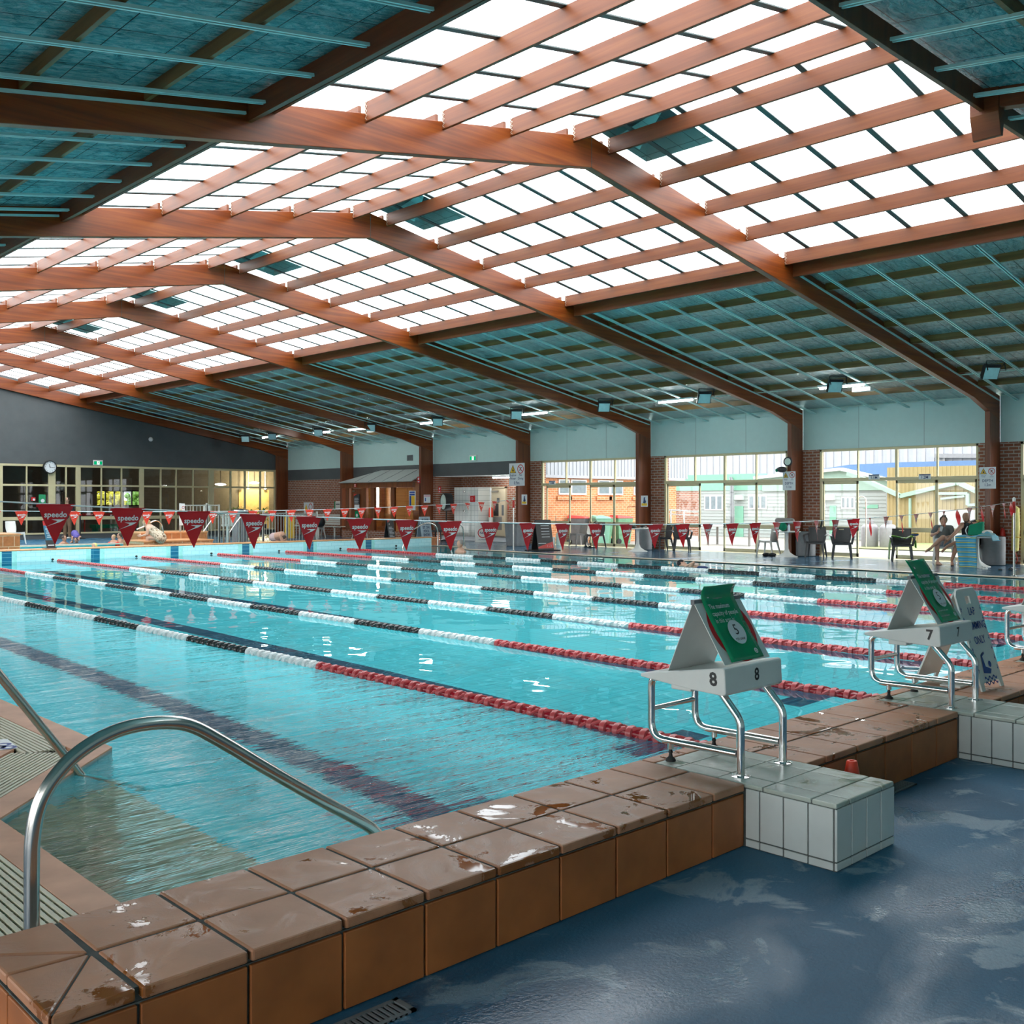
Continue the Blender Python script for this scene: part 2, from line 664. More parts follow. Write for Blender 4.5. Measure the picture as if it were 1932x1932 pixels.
M['lane_blue'] = tiles('navy_lane_tiles', ((.006, .07, .145), (.008, .085, .17)), (.25, .125), (.02, .14, .22), .006, 'XY', .3)
M['target'] = tiles('navy_target_tiles', ((.008, .13, .24), (.012, .17, .30)), (1.0, .105), (.10, .36, .46), .006, 'XZ', .2)
M['aqua'] = mat('plain_aqua_tile', (.38, .78, .74), .25)
M['step'] = mat('sand_step_tile', (.72, .60, .40), .4, var=.15, scale=4)


def water(name, wavy):
    t = NT(name)
    p = t.n('NewGeometry').outputs['Position']
    calm = t.noise(t.coord((1, 1, 1)), 1.1, 2, .45)
    sp = t.n('SeparateXYZ')
    t.l(p, sp.inputs[0])

    def bumped(h):
        b = t.n('Bump')
        b.inputs['Strength'].default_value = 1.0
        b.inputs['Distance'].default_value = 1.0
        t.l(h, b.inputs['Height'])
        return b.outputs['Normal']
    if wavy:
        # swimmers churn the lane nearest the steps; the first rope damps the waves
        mk = t.math('MULTIPLY', t.math('SUBTRACT', 5.55, sp.outputs['X']), 1.1, True)
        mk = t.math('MULTIPLY', mk, t.math('MULTIPLY', t.math('SUBTRACT', 19.0, sp.outputs['Y']), .09, True))
        chop = t.noise(t.coord((.62, 4.8, 1), (0, 0, YAW)), 1.5, 4, .6, .35)
        long_ = t.noise(t.coord((.5, 2.2, 1), (0, 0, YAW)), 1.0, 2, .5, .3)
        wv = t.math('MULTIPLY', t.math('ADD', t.math('MULTIPLY', chop, .22), t.math('MULTIPLY', long_, .30)), mk)
        top = bumped(t.math('ADD', t.math('MULTIPLY', calm, .010), wv))
        low = bumped(t.math('ADD', t.math('MULTIPLY', calm, .006), t.math('MULTIPLY', wv, .06)))
    else:
        top = low = bumped(t.math('MULTIPLY', calm, .02))
    rf = t.n('BsdfRefraction')
    rf.inputs['Color'].default_value = (.90, .99, 1.0, 1)
    rf.inputs['Roughness'].default_value = 0.0
    rf.inputs['IOR'].default_value = 1.33
    t.l(low, rf.inputs['Normal'])
    gl = t.n('BsdfGlossy')
    gl.inputs['Roughness'].default_value = .015
    t.l(top, gl.inputs['Normal'])
    fr = t.n('Fresnel')
    fr.inputs['IOR'].default_value = 1.33
    t.l(top, fr.inputs['Normal'])
    m = t.n('MixShader')
    t.l(fr.outputs[0], m.inputs[0])
    t.l(rf.outputs[0], m.inputs[1])
    t.l(gl.outputs[0], m.inputs[2])
    t.l(m.outputs[0], t.out.inputs['Surface'])
    return t.mat


M['water'] = water('pool_water', True)
M['water2'] = water('leisure_pool_water', False)

# ------------------------------------------------------------------ setting: sky, pool, decks
F = [10.044, 15.556, 21.147, 26.791, 32.463, 38.107]     # near faces of the timber frames
TH, XR, XW, XL, YE, YB = .13, 11.2, 26.5, -4.1, 43.78, -4.0
ZW = -.02
K1, K2, KZ, TP, TX0 = 2.609, 3.207, .285, .3196, 1.139
LANE, LX = 2.2885, 4.2016
YF = 28.207


def zt(x):
    """top of the roof frames"""
    return 6.93 - .178 * abs(x - XR)


def walls(mb, pts, z0, z1, mi=0):
    for a, b in zip(pts, pts[1:]):
        mb.poly([(*a, z0), (*b, z0), (*b, z1), (*a, z1)], mi)


w = bpy.data.worlds.new('overcast_sky')
scn.world = w
w.use_nodes = True
nt = w.node_tree
bg = nt.nodes['Background']
tc = nt.nodes.new('ShaderNodeTexCoord')
nz = nt.nodes.new('ShaderNodeTexNoise')
nz.inputs['Scale'].default_value = 2.2
nz.inputs['Detail'].default_value = 4
cr = nt.nodes.new('ShaderNodeValToRGB')
cr.color_ramp.elements[0].color = (.80, .87, .93, 1)
cr.color_ramp.elements[1].color = (1, 1, 1, 1)
cr.color_ramp.elements[0].position, cr.color_ramp.elements[1].position = .3, .6
nt.links.new(tc.outputs['Generated'], nz.inputs['Vector'])
nt.links.new(nz.outputs['Fac'], cr.inputs['Fac'])
nt.links.new(cr.outputs['Color'], bg.inputs['Color'])
bg.inputs['Strength'].default_value = 3.6

# pool outline, anticlockwise seen from above
PX0, PX1 = 2.625, 21.85
pool = [(1.63, K2), (PX1, K2), (PX1, 25.4), (22.95, 26.7), (22.95, YF), (PX0, YF), (PX0, 6.42), (1.63, 5.35), (1.63, K2)]
ZB = -1.42
mb = MB()
mb.poly([(x, y, ZB) for x, y in pool[:-1]], 0)
struct('floor_pool_basin', mb, M['pooltile'])
mb = MB()
walls(mb, pool[0:2], ZB, .25)
walls(mb, pool[4:6], ZB, .262)
o = struct('wall_pool_ends', mb, M['wallpool'])
mb = MB()
walls(mb, pool[1:5], ZB, -.005)
walls(mb, pool[5:9], ZB, -.005)
struct('wall_pool_sides', mb, M['wallpool_x'])
# floor lines and end-wall targets
for k in range(8):
    x = LX + k * LANE
    mb = MB()
    z = ZB + .004
    mb.poly([(x - .15, K2 + 1.85, z), (x + .15, K2 + 1.85, z), (x + .15, YF - 1.9, z), (x - .15, YF - 1.9, z)])
    for y in (K2 + 1.85, YF - 1.9):
        mb.poly([(x - .45, y - .14, z + .002), (x + .45, y - .14, z + .002), (x + .45, y + .14, z + .002), (x - .45, y + .14, z + .002)])
    struct('floor_lane_line', mb, M['lane_blue'])
    mb = MB()
    y = YF - .004
    mb.mi = 1
    mb.poly([(x - .25, y, ZB), (x + .25, y, ZB), (x + .25, y, .26), (x - .25, y, .26)])
    mb.mi = 0
    y -= .003
    mb.poly([(x - .12, y, ZB), (x + .12, y, ZB), (x + .12, y, .26), (x - .12, y, .26)])
    struct('wall_lane_target', mb, [M['target'], M['aqua']])

# water
mb = MB().poly([(x, y, ZW) for x, y in pool[:-1]])
wo = obj('pool_water', mb, M['water'], 'clear turquoise water filling the lap pool', 'water', kind='stuff')
if wo.data.polygons[0].normal.z < 0:
    wo.data.flip_normals()

# raised tiled kerb along the near end
mb = MB()
mb.box(.912, 24.2, K1 + .012, K2 - .012, 0, KZ - .042)
mb.box(.92, 24.2, K1 + .02, K2 - .014, KZ - .042, KZ - .006)
kerb = struct('trim_near_kerb', mb, M['grout'])
mb = MB()
G = .006
YM = (K1 + K2) / 2


def slab(mb, poly, z0, z1, mi=0):
    mb.prism([(x, y, z0) for x, y in poly], (0, 0, z1 - z0), mi)


n = int((24.2 - TX0) / TP)
PLX = [LX + k * LANE for k in range(9)]
for i in range(n):
    a, b = TX0 + i * TP + G, TX0 + (i + 1) * TP - G
    for y0, y1 in ((K1 - .006, YM - G), (YM + G, K2)):
        segs = [(a, b)]
        for px in PLX:     # white tiled pads replace the clay tiles under the starting blocks
            l, r = px - .262, px + .262
            if y1 > 2.9 and y1 > K1 + .2 and y0 > 3.115:
                continue
            new = []
            for s0, s1 in segs:
                if r <= s0 or l >= s1:
                    new.append((s0, s1))
                else:
                    if s0 < l - G:
                        new.append((s0, l - G))
                    if r + G < s1:
                        new.append((r + G, s1))
            segs = new
        for s0, s1 in segs:
            if s1 - s0 > .01:
                mb.box(s0, s1, y0, y1, KZ - .034, KZ)
for px in PLX:             # clay strip left along the water behind each pad
    for s0, s1 in ((px - .258, px - .005), (px + .005, px + .258)):
        mb.box(s0, s1, 3.125, K2, KZ - .034, KZ)
c = (TX0 - G, YM)
x0, x1 = .906, TX0 - G
cx_, cy_ = x1 - .004, YM
rim = [(x1, K2), (x0, K2), (x0, K2 - .118), (x0, YM + .02), (x0, K1 - .006), (x1, K1 - .006)]
for a, b, mid in ((rim[0], rim[2], rim[1]), (rim[2], rim[3], None), (rim[3], rim[4], None), (rim[4], rim[5], None)):
    q = [(cx_, cy_), a] + ([mid] if mid else []) + [b]
    gx, gy = sum(p[0] for p in q) / len(q), sum(p[1] for p in q) / len(q)
    k = .955
    slab(mb, [(gx + (x - gx) * k, gy + (y - gy) * k) for x, y in q], KZ - .034, KZ)
part('kerb_top_tiles', mb, M['kerbtile'], kerb, world=True, bevel=.009)
mb = MB()
for i in range(-1, n):
    a, b = max(TX0 + i * TP + .005, .912), TX0 + (i + 1) * TP - .005
    for px in PLX:
        if px - .262 < b and px + .262 > a:
            if a < px - .262:
                mb.box(a, px - .265, K1, K1 + .02, .004, KZ - .046)
            a = max(a, px + .265)
    if b - a > .01:
        mb.box(a, b, K1, K1 + .02, .004, KZ - .046)
for y0, y1 in ((K1 + .006, YM - .004), (YM + .004, K2 - .006)):
    mb.box(.906, .92, y0, y1, .004, KZ - .046)
part('kerb_face_tiles', mb, M['kerbface'], kerb, world=True, bevel=.004)

# white tiled plinths in front of the starting blocks
for k in range(4):
    px = LX + k * LANE
    xa, xb, ya, yb = px - .262, px + .262, 2.155, 3.118
    mb = MB()
    mb.box(xa + .006, xb - .006, ya + .006, K1 + .02, 0, KZ - .006)
    mb.box(xa + .004, xb - .004, K1, yb - .003, KZ - .04, KZ - .005)
    pl = struct('trim_block_plinth', mb, M['grout'])
    mb = MB()
    zs = ((.004, .036), (.042, KZ - .022))
    w_ = (xb - xa) / 4
    for z0, z1 in zs:
        for i in range(4):
            mb.box(xa + i * w_ + .003, xa + (i + 1) * w_ - .003, ya, ya + .012, z0, z1)
        ys = [ya + .015, ya + .135, ya + .255, ya + .375, K1 - .004]
        for y0, y1 in zip(ys, ys[1:]):
            for x in (xa, xb - .012):
                mb.box(x, x + .012, y0 + .003, y1 - .003, z0, z1)
    part('plinth_side_tiles', mb, M['whitetile'], pl, world=True, bevel=.003)
    mb = MB()
    xs = [xa, px - .145, px + .145, xb]
    ys = [ya, ya + .12, ya + .36, ya + .60, ya + .84, yb]
    for j, (y0, y1) in enumerate(zip(ys, ys[1:])):
        for i, (q0, q1) in enumerate(zip(xs, xs[1:])):
            mb.box(q0 + .002, q1 - .002, y0 + .002, y1 - .002, KZ - .02, KZ + .001, 0)
    part('plinth_top_tiles', mb, M['whitetop'], pl, world=True, bevel=.006)

# decks
mb = MB()


def rect(mb, x0, x1, y0, y1, z=0.0, mi=0):
    mb.poly([(x0, y0, z), (x1, y0, z), (x1, y1, z), (x0, y1, z)], mi)


rect(mb, XL, XW + 2, YB, K1 + .3)
rect(mb, XL, .95, K1 + .3, YE)
rect(mb, PX1 + .22, XW, K1 + .3, 25.3)
rect(mb, 23.15, XW, 25.3, YE)
mb.poly([(PX1 + .22, 25.3, 0), (23.15, 25.3, 0), (23.15, 26.6, 0)])
rect(mb, .95, PX0 - .45, 7.4, 28.9)
rect(mb, 17.2, 23.15, YF + .55, 37.0)
rect(mb, .95, 23.15, 37.0, YE)
rect(mb, .95, 5.0, 28.9, 37.0)
struct('floor_deck', mb, M['deck'])
mb = MB()
for a, b in zip(pool[1:4], pool[2:5]):
    a, b = V((*a, 0)), V((*b, 0))
    nrm = V(((b - a).y, -(b - a).x, 0)).normalized()
    mb.prism([a + V((0, 0, -.06)), b + V((0, 0, -.06)), b + nrm * .24 + V((0, 0, -.06)), a + nrm * .24 + V((0, 0, -.06))], (0, 0, .066))
struct('trim_pool_edge', mb, M['edge'], bevel=.01)
# clay coping and drain grates round the entry corner
mb = MB()
cop = [(1.63, K2), (1.63, 5.35), (PX0, 6.42), (PX0, YF)]
cin = [(1.473, K2), (1.473, 5.42), (2.417, 6.44), (2.417, YF)]
for i in range(3):
    q = [cop[i], cop[i + 1], cin[i + 1], cin[i]]
    mb.prism([(x, y, -.05) for x, y in q], (0, 0, .055))
struct('trim_corner_coping', mb, M['coping'])
mb = MB()
rect(mb, .9, 1.473, K2, 5.0, -.03)
mb.poly([(.9, 5.0, -.03), (1.473, 5.0, -.03), (1.473, 5.42, -.03), (2.417, 6.44, -.03), (2.1, 6.75, -.03), (.9, 5.5, -.03)])
rect(mb, 2.17, 2.417, 6.42, 28.2, -.03)
mb.poly([(.9, 5.38, -.031), (1.45, 5.38, -.031), (2.17, 6.2, -.031), (2.17, 7.45, -.031), (.9, 7.45, -.031)])
struct('floor_drain_channel', mb, M['grout'])
gm = M['gratebar'] = mat('cream_drain_grate', (.52, .50, .38), .5, var=.06)
mb = MB()
x = 1.468
while x > .9:
    mb.box(x - .017, x, K2, 4.98 + (1.468 - x) * .4, -.02, .004)
    x -= .029
for y in [K2 + .05 + i * .085 for i in range(22)]:
    mb.box(.9, 1.46, y, y + .014, -.02, -.004)
struct('trim_drain_grate', mb, gm)
mb = MB()
dv, nv = V((2.417 - 1.473, 6.44 - 5.42, 0)).normalized(), V((-1.02, .944, 0)).normalized()
for i in range(14):
    a = V((1.468, 5.44, -.008)) + nv * (i * .029)
    mb.bar(a, a + dv * 1.37, .017, .024)
for i in range(16):
    a = V((1.468, 5.44, -.014)) + dv * (i * .09)
    mb.bar(a, a + nv * .39, .012, .014)
struct('trim_drain_grate', mb, gm)
mb = MB()
for i in range(9):
    mb.box(2.17 + i * .028, 2.187 + i * .028, 6.62, 28.2, -.02, .004)
for i in range(250):
    mb.box(2.17, 2.412, 6.62 + i * .086, 6.634 + i * .086, -.02, -.004)
struct('trim_drain_grate', mb, gm)
mb = MB()
for i, q in enumerate(([(.93, 5.45), (1.0, 5.52), (1.55, 6.12), (1.1, 7.38), (.93, 7.38)], [(1.56, 6.13), (2.01, 6.63), (2.16, 6.80), (2.16, 7.38), (1.11, 7.38)])):
    mb.prism([(x, y, -.03) for x, y in q], (0, 0, .034))
struct('floor_clay_patch', mb, M['coping'])
mb = MB()
mb.prism([(*P(u, v, Z=0).xy, .002) for u, v in ((-25, 1420), (34, 1413), (14, 1396), (-40, 1402))], (0, 0, .006), 0)
for i, (u, v) in enumerate(((-4, 1410), (6, 1405), (16, 1410))):
    q = P(u, v, Z=.0085)
    mb.disc((q.x, q.y, .0092), .05, (1, 0, 0), (0, 1, 0), 10, .025, 1)
obj('depth_tile', mb, [M['signwhite'], M['blue_ink']], 'white marker tile with blue print set in the clay paving by the drain grates', 'tile')

# entry steps under the water
mb = MB()
xs = [1.63, 1.82, 2.02, 2.22, 2.42, 2.62]
zs = [-.10, -.26, -.42, -.58, -.72]
diag = lambda x: 5.35 + (x - 1.63) * (6.42 - 5.35) / (PX0 - 1.63) + .02
for i in range(5):
    q = [(xs[i], K2), (xs[i + 1], K2), (xs[i + 1], diag(xs[i + 1])), (xs[i], diag(xs[i]))]
    mb.prism([(x, y, ZB) for x, y in q], (0, 0, zs[i] - ZB))
struct('floor_entry_steps', mb, M['step'])

# near drain grates in the deck
for (u0, v0), k, ln, wd in (((786, 1908), 0, .62, .10), ((1737, 1482), 1, .30, .16)):
    q = P(u0, v0, Z=0)
    mb = MB()
    xa, xb = q.x - ln, q.x
    yb = q.y + (.0 if k == 0 else .02)
    ya = yb - .0
    ya, yb = (yb, yb + wd) if k == 0 else (yb, yb + wd)
    mb.box(xa, xb, ya, ya + .015, .001, .008)
    mb.box(xa, xb, yb - .015, yb, .001, .008)
    mb.box(xa, xa + .02, ya, yb, .001, .008)
    mb.box(xb - .02, xb, ya, yb, .001, .008)
    x = xa + .03
    while x < xb - .03:
        mb.box(x, x + .010, ya, yb, .001, .007)
        x += .0195
    g = obj('floor_grate', mb, M['grey'], ('grey slotted drain grate in the deck below the front of the kerb', 'grey drain grate in the deck behind the plinth of block eight')[k], 'grate')
    mb = MB()
    rect(mb, xa, xb, ya, yb, .0015)
    part('drain_dark_sheet', mb, M['rubber'], g, world=True)  # flat black sheet painted in for the shade below the bars
# ------------------------------------------------------------------ timber roof frames
def frame_parts(y, root, th=TH):
    for s in (1, -1):
        X = lambda x: XR + s * (x - XR)
        mb = MB()
        mb.prism([(X(x), y, z) for x, z in ((XR, 6.93), (26.5, 4.205), (26.5, 3.60), (25.87, 3.79), (24.94, 4.06), (XR, 6.474))], (0, th, 0))
        part('rafter', mb, M['beam_x'], root, world=True, bevel=.008)
        mb = MB()
        mb.prism([(X(x), y, z) for x, z in ((25.87, 0), (26.5, 0), (26.5, 3.597), (25.87, 3.787))], (0, th, 0))
        part('post', mb, M['beam_z'], root, world=True, bevel=.008)
    # ridge splice line
    mb = MB().box(XR - .004, XR + .004, y - .003, y, 6.48, 6.92)
    part('ridge_joint', mb, M['grout'], root, world=True)


for k, y in enumerate(F):
    r = thing('timber_portal', f'varnished timber portal frame over the pool, {nth(k + 1)} from the camera', 'roof frame', (XR, y, 0), group='timber portal frames')
    frame_parts(y, r)
r = thing('timber_portal', 'varnished timber portal frame set against the charcoal end wall', 'roof frame', (XR, YE - TH, 0), group='timber portal frames')
frame_parts(YE - TH - .01, r)

NEAR = 4.43                      # the skylight stops here; a lower covered slope begins
BAYS = [NEAR] + F + [YE]
ZH = 5.93                        # top of the lower covered slope
OFF = [.38, 1.63, 2.83, 4.03, 5.28]
side_name = {1: 'door-side', -1: 'off-side'}
for b in range(7):
    y0, y1 = BAYS[b] + (TH if b else .02), BAYS[b + 1] - (0 if b < 6 else .15)
    where = f'{nth(b + 1)} roof bay from the camera'
    for s in (1, -1):
        for i, of in enumerate(OFF):
            x = XR + s * of
            mb = MB().box(x - .0225, x + .0225, y0, y1, zt(x) - .11, zt(x) + .125)
            o = obj('roof_purlin', mb, M['beam_y'], f'{side_name[s]} skylight purlin, {nth(i + 1)} down from the ridge, {where}', 'purlin', 'skylight purlins', bevel=.004)
            if b < 6:
                mb = MB()
                for q in range(4):
                    zz = zt(x) - .10 + q * .055
                    mb.bar((x - .026, y1 - .05, zz), (x - .026, y1 - .012, zz + .03), .003, .005)
                    mb.bar((x - .026, y1 - .012, zz + .03), (x - .026, y1 - .05, zz + .055), .003, .005)
                part('hanger_plate', mb, M['bracket'], o, world=True)
        x = XR + s * 5.58
        mb = MB().box(x - .03, x + .03, y0, y1, zt(x) - .23, zt(x) + .02)
        obj('skylight_edge_beam', mb, M['beam_y'], f'{side_name[s]} deep timber beam along the skylight edge, {where}', 'beam', 'skylight edge beams', bevel=.004)
        for i in range(7):
            x = XR + s * (6.75 + i * 1.2)
            mb = MB().box(x - .0225, x + .0225, y0, y1, zt(x) - .11, zt(x) + .11)
            obj('roof_purlin', mb, M['dim_y'], f'{side_name[s]} brown purlin on the foil, {nth(i + 1)} from the skylight, {where}', 'purlin', 'lining purlins', bevel=.004)
        nb = 6
        for i in range(nb):
            yb = BAYS[b] + (i + .5) * (BAYS[b + 1] - BAYS[b]) / nb + .06
            mb = MB()
            xa, xb = XR + s * 5.64, XR + s * 15.28
            for d in (-.024, .024):
                mb.bar((xa, yb + d, zt(xa) - .135), (xb, yb + d, zt(xb) - .135), .022, .03, up=(0, 0, 1))
            mb.bar((xa, yb, zt(xa) - .128), (xb, yb, zt(xb) - .128), .05, .008, up=(0, 0, 1), mi=1)
            obj('ceiling_batten', mb, [M['batten'], M['lap']], f'{side_name[s]} pale green ceiling batten, {nth(i + 1)} of six, {where}', 'batten', 'ceiling battens')
        # batten fixed along the timber frame itself
        if b < 6:
            yb = BAYS[b + 1] - .02
            xa, xb = XR + s * 5.64, XR + s * 15.2
            mb = MB().bar((xa, yb, zt(xa) - .14), (xb, yb, zt(xb) - .14), .03, .03)
            obj('ceiling_batten', mb, M['batten'], f'{side_name[s]} pale green batten on the far frame, {where}', 'batten', 'ceiling battens')
        # translucent skylight
        mb = MB()
        xa, xb = XR, XR + s * 5.31
        mb.poly([(xa, BAYS[b], zt(xa) + .14), (xb, BAYS[b], zt(xb) + .14), (xb, BAYS[b + 1], zt(xb) + .14), (xa, BAYS[b + 1], zt(xa) + .14)])
        sk = struct('window_skylight', mb, M['sheet'])
        mb = MB()
        for i in range(6):
            yb = BAYS[b] + (i + .5) * (BAYS[b + 1] - BAYS[b]) / 6
            mb.bar((xa, yb, zt(xa) + .128), (xb, yb, zt(xb) + .128), .085, .014)
        part('lap_bar', mb, M['lap'], sk, world=True)
# foil lining of the closed roof
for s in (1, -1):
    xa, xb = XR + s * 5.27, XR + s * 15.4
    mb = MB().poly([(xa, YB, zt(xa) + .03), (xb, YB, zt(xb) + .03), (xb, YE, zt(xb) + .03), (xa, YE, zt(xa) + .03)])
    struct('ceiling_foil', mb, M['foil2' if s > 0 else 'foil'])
# lower slope over the near end
hz = lambda y: ZH - .14 * (NEAR - y)
mb = MB().poly([(5.6, NEAR, ZH + .03), (16.8, NEAR, ZH + .03), (16.8, YB, hz(YB) + .03), (5.6, YB, hz(YB) + .03)])
struct('ceiling_near_foil', mb, M['foil'])
mb = MB().poly([(5.54, NEAR + .02, ZH - .02), (16.86, NEAR + .02, ZH - .02), (16.86, NEAR + .02, zt(16.8) + .13), (XR, NEAR + .02, 7.07), (5.54, NEAR + .02, zt(5.6) + .13)])
struct('window_gable', mb, M['sheet'])
mb = MB().box(5.55, 16.85, NEAR - .05, NEAR, ZH - .21, ZH + .02)
obj('eaves_beam', mb, M['dark_wood'], 'dark timber beam along the near end of the skylight', 'beam', bevel=.004)
for i, x in enumerate([6.2 + .93 * k for k in range(12)]):
    mb = MB()
    for d in (-.024, .024):
        mb.bar((x + d, NEAR - .06, ZH - .13), (x + d, YB + .3, hz(YB + .3) - .13), .022, .03)
    mb.bar((x, NEAR - .06, ZH - .122), (x, YB + .3, hz(YB + .3) - .122), .05, .008, mi=1)
    obj('ceiling_batten', mb, [M['batten'], M['lap']], f'pale green metal batten under the lower near ceiling, {nth(i + 1)} one counted towards the glass doors', 'batten', 'ceiling battens')
for i, y in enumerate((3.3, 2.1, .9)):
    mb = MB().box(5.7, 16.7, y - .0225, y + .0225, hz(y) - .11, hz(y) + .02)
    obj('roof_purlin', mb, M['dim_y'], f'brown timber purlin of the lower near ceiling, {nth(i + 1)} one from the skylight', 'purlin', 'lining purlins')
mb = MB()
mb.prism([(XR - .085, NEAR + .10, 5.99), (XR + .085, NEAR + .10, 5.99), (XR + .085, NEAR + .10, 5.68), (XR + .04, NEAR + .10, 5.44), (XR - .01, NEAR + .10, 5.44), (XR - .085, NEAR + .10, 5.68)], (0, -.30, 0))
mb.prism([(XR - .065, NEAR - .2, 5.72), (XR - .065, NEAR - .2, 5.98), (XR - .065, YB + .5, hz(YB + .5)), (XR - .065, YB + .5, hz(YB + .5) - .26)], (.13, 0, 0))
obj('ridge_rafter', mb, M['beam_y'], 'dark timber rafter under the near ceiling with a pointed red-brown end', 'rafter', bevel=.006)

# roof ventilators beside the ridge
for k, y in enumerate(F[:5]):
    r = thing('roof_ventilator', f'dark teal roof ventilator in the skylight by the ridge, {nth(k + 1)} from the camera', 'ventilator', (XR + .5, y - .8, zt(XR + .5)), group='roof ventilators')
    for nm, s, xa, xb in (('throat', 1, 0.02, 1.25), ('flashing', -1, .02, .34)):
        X = lambda q: XR + s * q
        mb = MB()
        ya, yb = y - 1.28, y - .02
        pts = [(X(xa), ya), (X(xb), ya), (X(xb), yb), (X(xa), yb)]
        top = [(p, q, zt(p) + .50 if nm == 'throat' else zt(p) + .137) for p, q in pts]
        low = [(p, q, zt(p) + .132) for p, q in pts]
        if nm == 'throat':
            for i in range(4):
                j = (i + 1) % 4
                mb.poly([low[i], low[j], top[j], top[i]])
            mb.poly(top, 1)
            xm = X(.62)
            mb.poly([(X(.4), yb - .15, zt(X(.4)) + .14), (X(.9), yb - .15, zt(X(.9)) + .14), (xm, ya + .4, zt(xm) + .48)], 0)
        else:
            mb.poly(top)
        part(nm, mb, [mats for mats in (M['batten'], M['darkwall'])], r, world=True)

# ------------------------------------------------------------------ glass-door wall
ZP0, ZP1 = 3.045, 4.205


def wallbox(mb, y0, y1, z0, z1, x0=XW, x1=XW + .24, mi=0):
    mb.box(x0, x1, y0, y1, z0, z1, mi)


mb = MB()
for y0, y1 in ((YB, 4.95), (9.564, 10.58), (15.033, 16.078), (20.6, 21.70), (26.232, 27.0)):
    wallbox(mb, y0, y1, 0, 3.05)
wallbox(mb, 32.3, YE, 0, 2.585)
struct('wall_right_brick', mb, M['brick'])
mb = MB()
wallbox(mb, 38.24, YE - .14, 3.09, ZP1, XW - .004)
wallbox(mb, 32.59, 38.1, 3.09, ZP1, XW - .004)
wallbox(mb, 26.92, 32.46, 3.09, ZP1, XW - .004)
for a, b in ((21.28, 26.79), (15.69, 21.145), (10.18, 15.55), (YB, 10.04)):
    wallbox(mb, a, b, ZP0, ZP1, XW - .004)
    y = a + 1.8
    while y < b - .4:
        mb.box(XW - .006, XW - .003, y - .004, y + .004, ZP0, ZP1, 1)
        y += 1.85
struct('wall_right_panel', mb, [M['panel'], M['grey']])
mb = MB()
wallbox(mb, 26.92, YE - .14, 2.583, 3.088, XW - .002)
struct('wall_right_band', mb, M['darkwall'])
mb = MB()
for a, b in zip([YB] + [f + TH for f in F], F + [YE]):
    mb.box(XW + .02, XW + .05, a, b, ZP1, 4.36)
struct('trim_eaves', mb, M['eave'])
mb = MB()
mb.box(XW + .10, XW + .12, YB, YE, 4.3, 4.5)
struct('wall_right_eave_closure', mb, M['darkwall'])

# changing-room recess in the third bay
mb = MB()
mb.box(27.9, 28.1, 26.8, 32.6, 0, 2.7)
struct('wall_recess_back', mb, M['brick'])
mb = MB()
mb.box(XW + .24, 27.9, 26.85, 27.0, 0, 2.7)
mb.box(XW + .24, 27.9, 32.3, 32.45, 0, 2.7)
struct('wall_recess_sides', mb, M['brick'])
mb = MB().box(XW - .001, 27.9, 27.0, 32.3, 2.57, 2.70)
struct('ceiling_recess', mb, M['whitepaint'])
mb = MB().box(XW + .3, 27.9, 27.0, 32.3, 0, .165)
struct('floor_recess_step', mb, M['darkwall'])


def glazing(nm, ya, yb, ys, leaves, gaps, label_open):
    """one bay of sliding glass doors with highlights; ya is the far jamb, yb the near one"""
    r = bpy.data.objects.new(nm, None)
    COL.objects.link(r)
    r.location = (XW + .06, (ya + yb) / 2, 0)
    ROOT[r.name] = V(r.location)
    r['kind'] = 'structure'
    x0, x1, zh, zd = XW + .02, XW + .11, 3.045, 2.13
    mb = MB()
    mb.box(x0, x1, yb, ya, zh - .07, zh)
    mb.box(x0 - .015, x1, yb, ya, zd, zd + .09)
    for y in (ya - .03, yb + .03):
        mb.box(x0, x1, y - .035, y + .035, 0, zh)
    for i, y in enumerate(ys):
        mb.box(x0 + .01, x1, y - (.035 if i == 1 else .018), y + (.035 if i == 1 else .018), zd, zh)
    mb.box(x0, x1, yb, ya, 0, .02)
    part('door_track', mb, M['cream'], r, world=True, bevel=.004)
    mb = MB()
    e = [ya] + list(ys) + [yb]
    for a, b in zip(e, e[1:]):
        mb.poly([(x1 - .03, a - .02, zd + .08), (x1 - .03, b + .02, zd + .08), (x1 - .03, b + .02, zh - .06), (x1 - .03, a - .02, zh - .06)])
    part('highlight_glass', mb, M['glass'], r, world=True)
    for i, (a, b) in enumerate(leaves):
        dx = .03 if i % 2 else .0
        mb = MB()
        xa, xb = x0 + dx, x0 + dx + .035
        st = .055
        for y in (a - st / 2, b + st / 2):
            mb.box(xa, xb, y - st / 2, y + st / 2, .02, zd)
        mb.box(xa, xb, b, a, zd - .08, zd)
        mb.box(xa, xb, b, a, .74, .86)
        mb.box(xa, xb, b, a, .02, .12)
        f = part('door_leaf', mb, M['cream'], r, world=True, bevel=.003)
        mb = MB()
        xm = (xa + xb) / 2
        for z0, z1 in ((.12, .74), (.86, zd - .08)):
            mb.poly([(xm, a - st, z0), (xm, b + st, z0), (xm, b + st, z1), (xm, a - st, z1)])
        part('door_glass', mb, M['glass'], f, world=True)
    return r


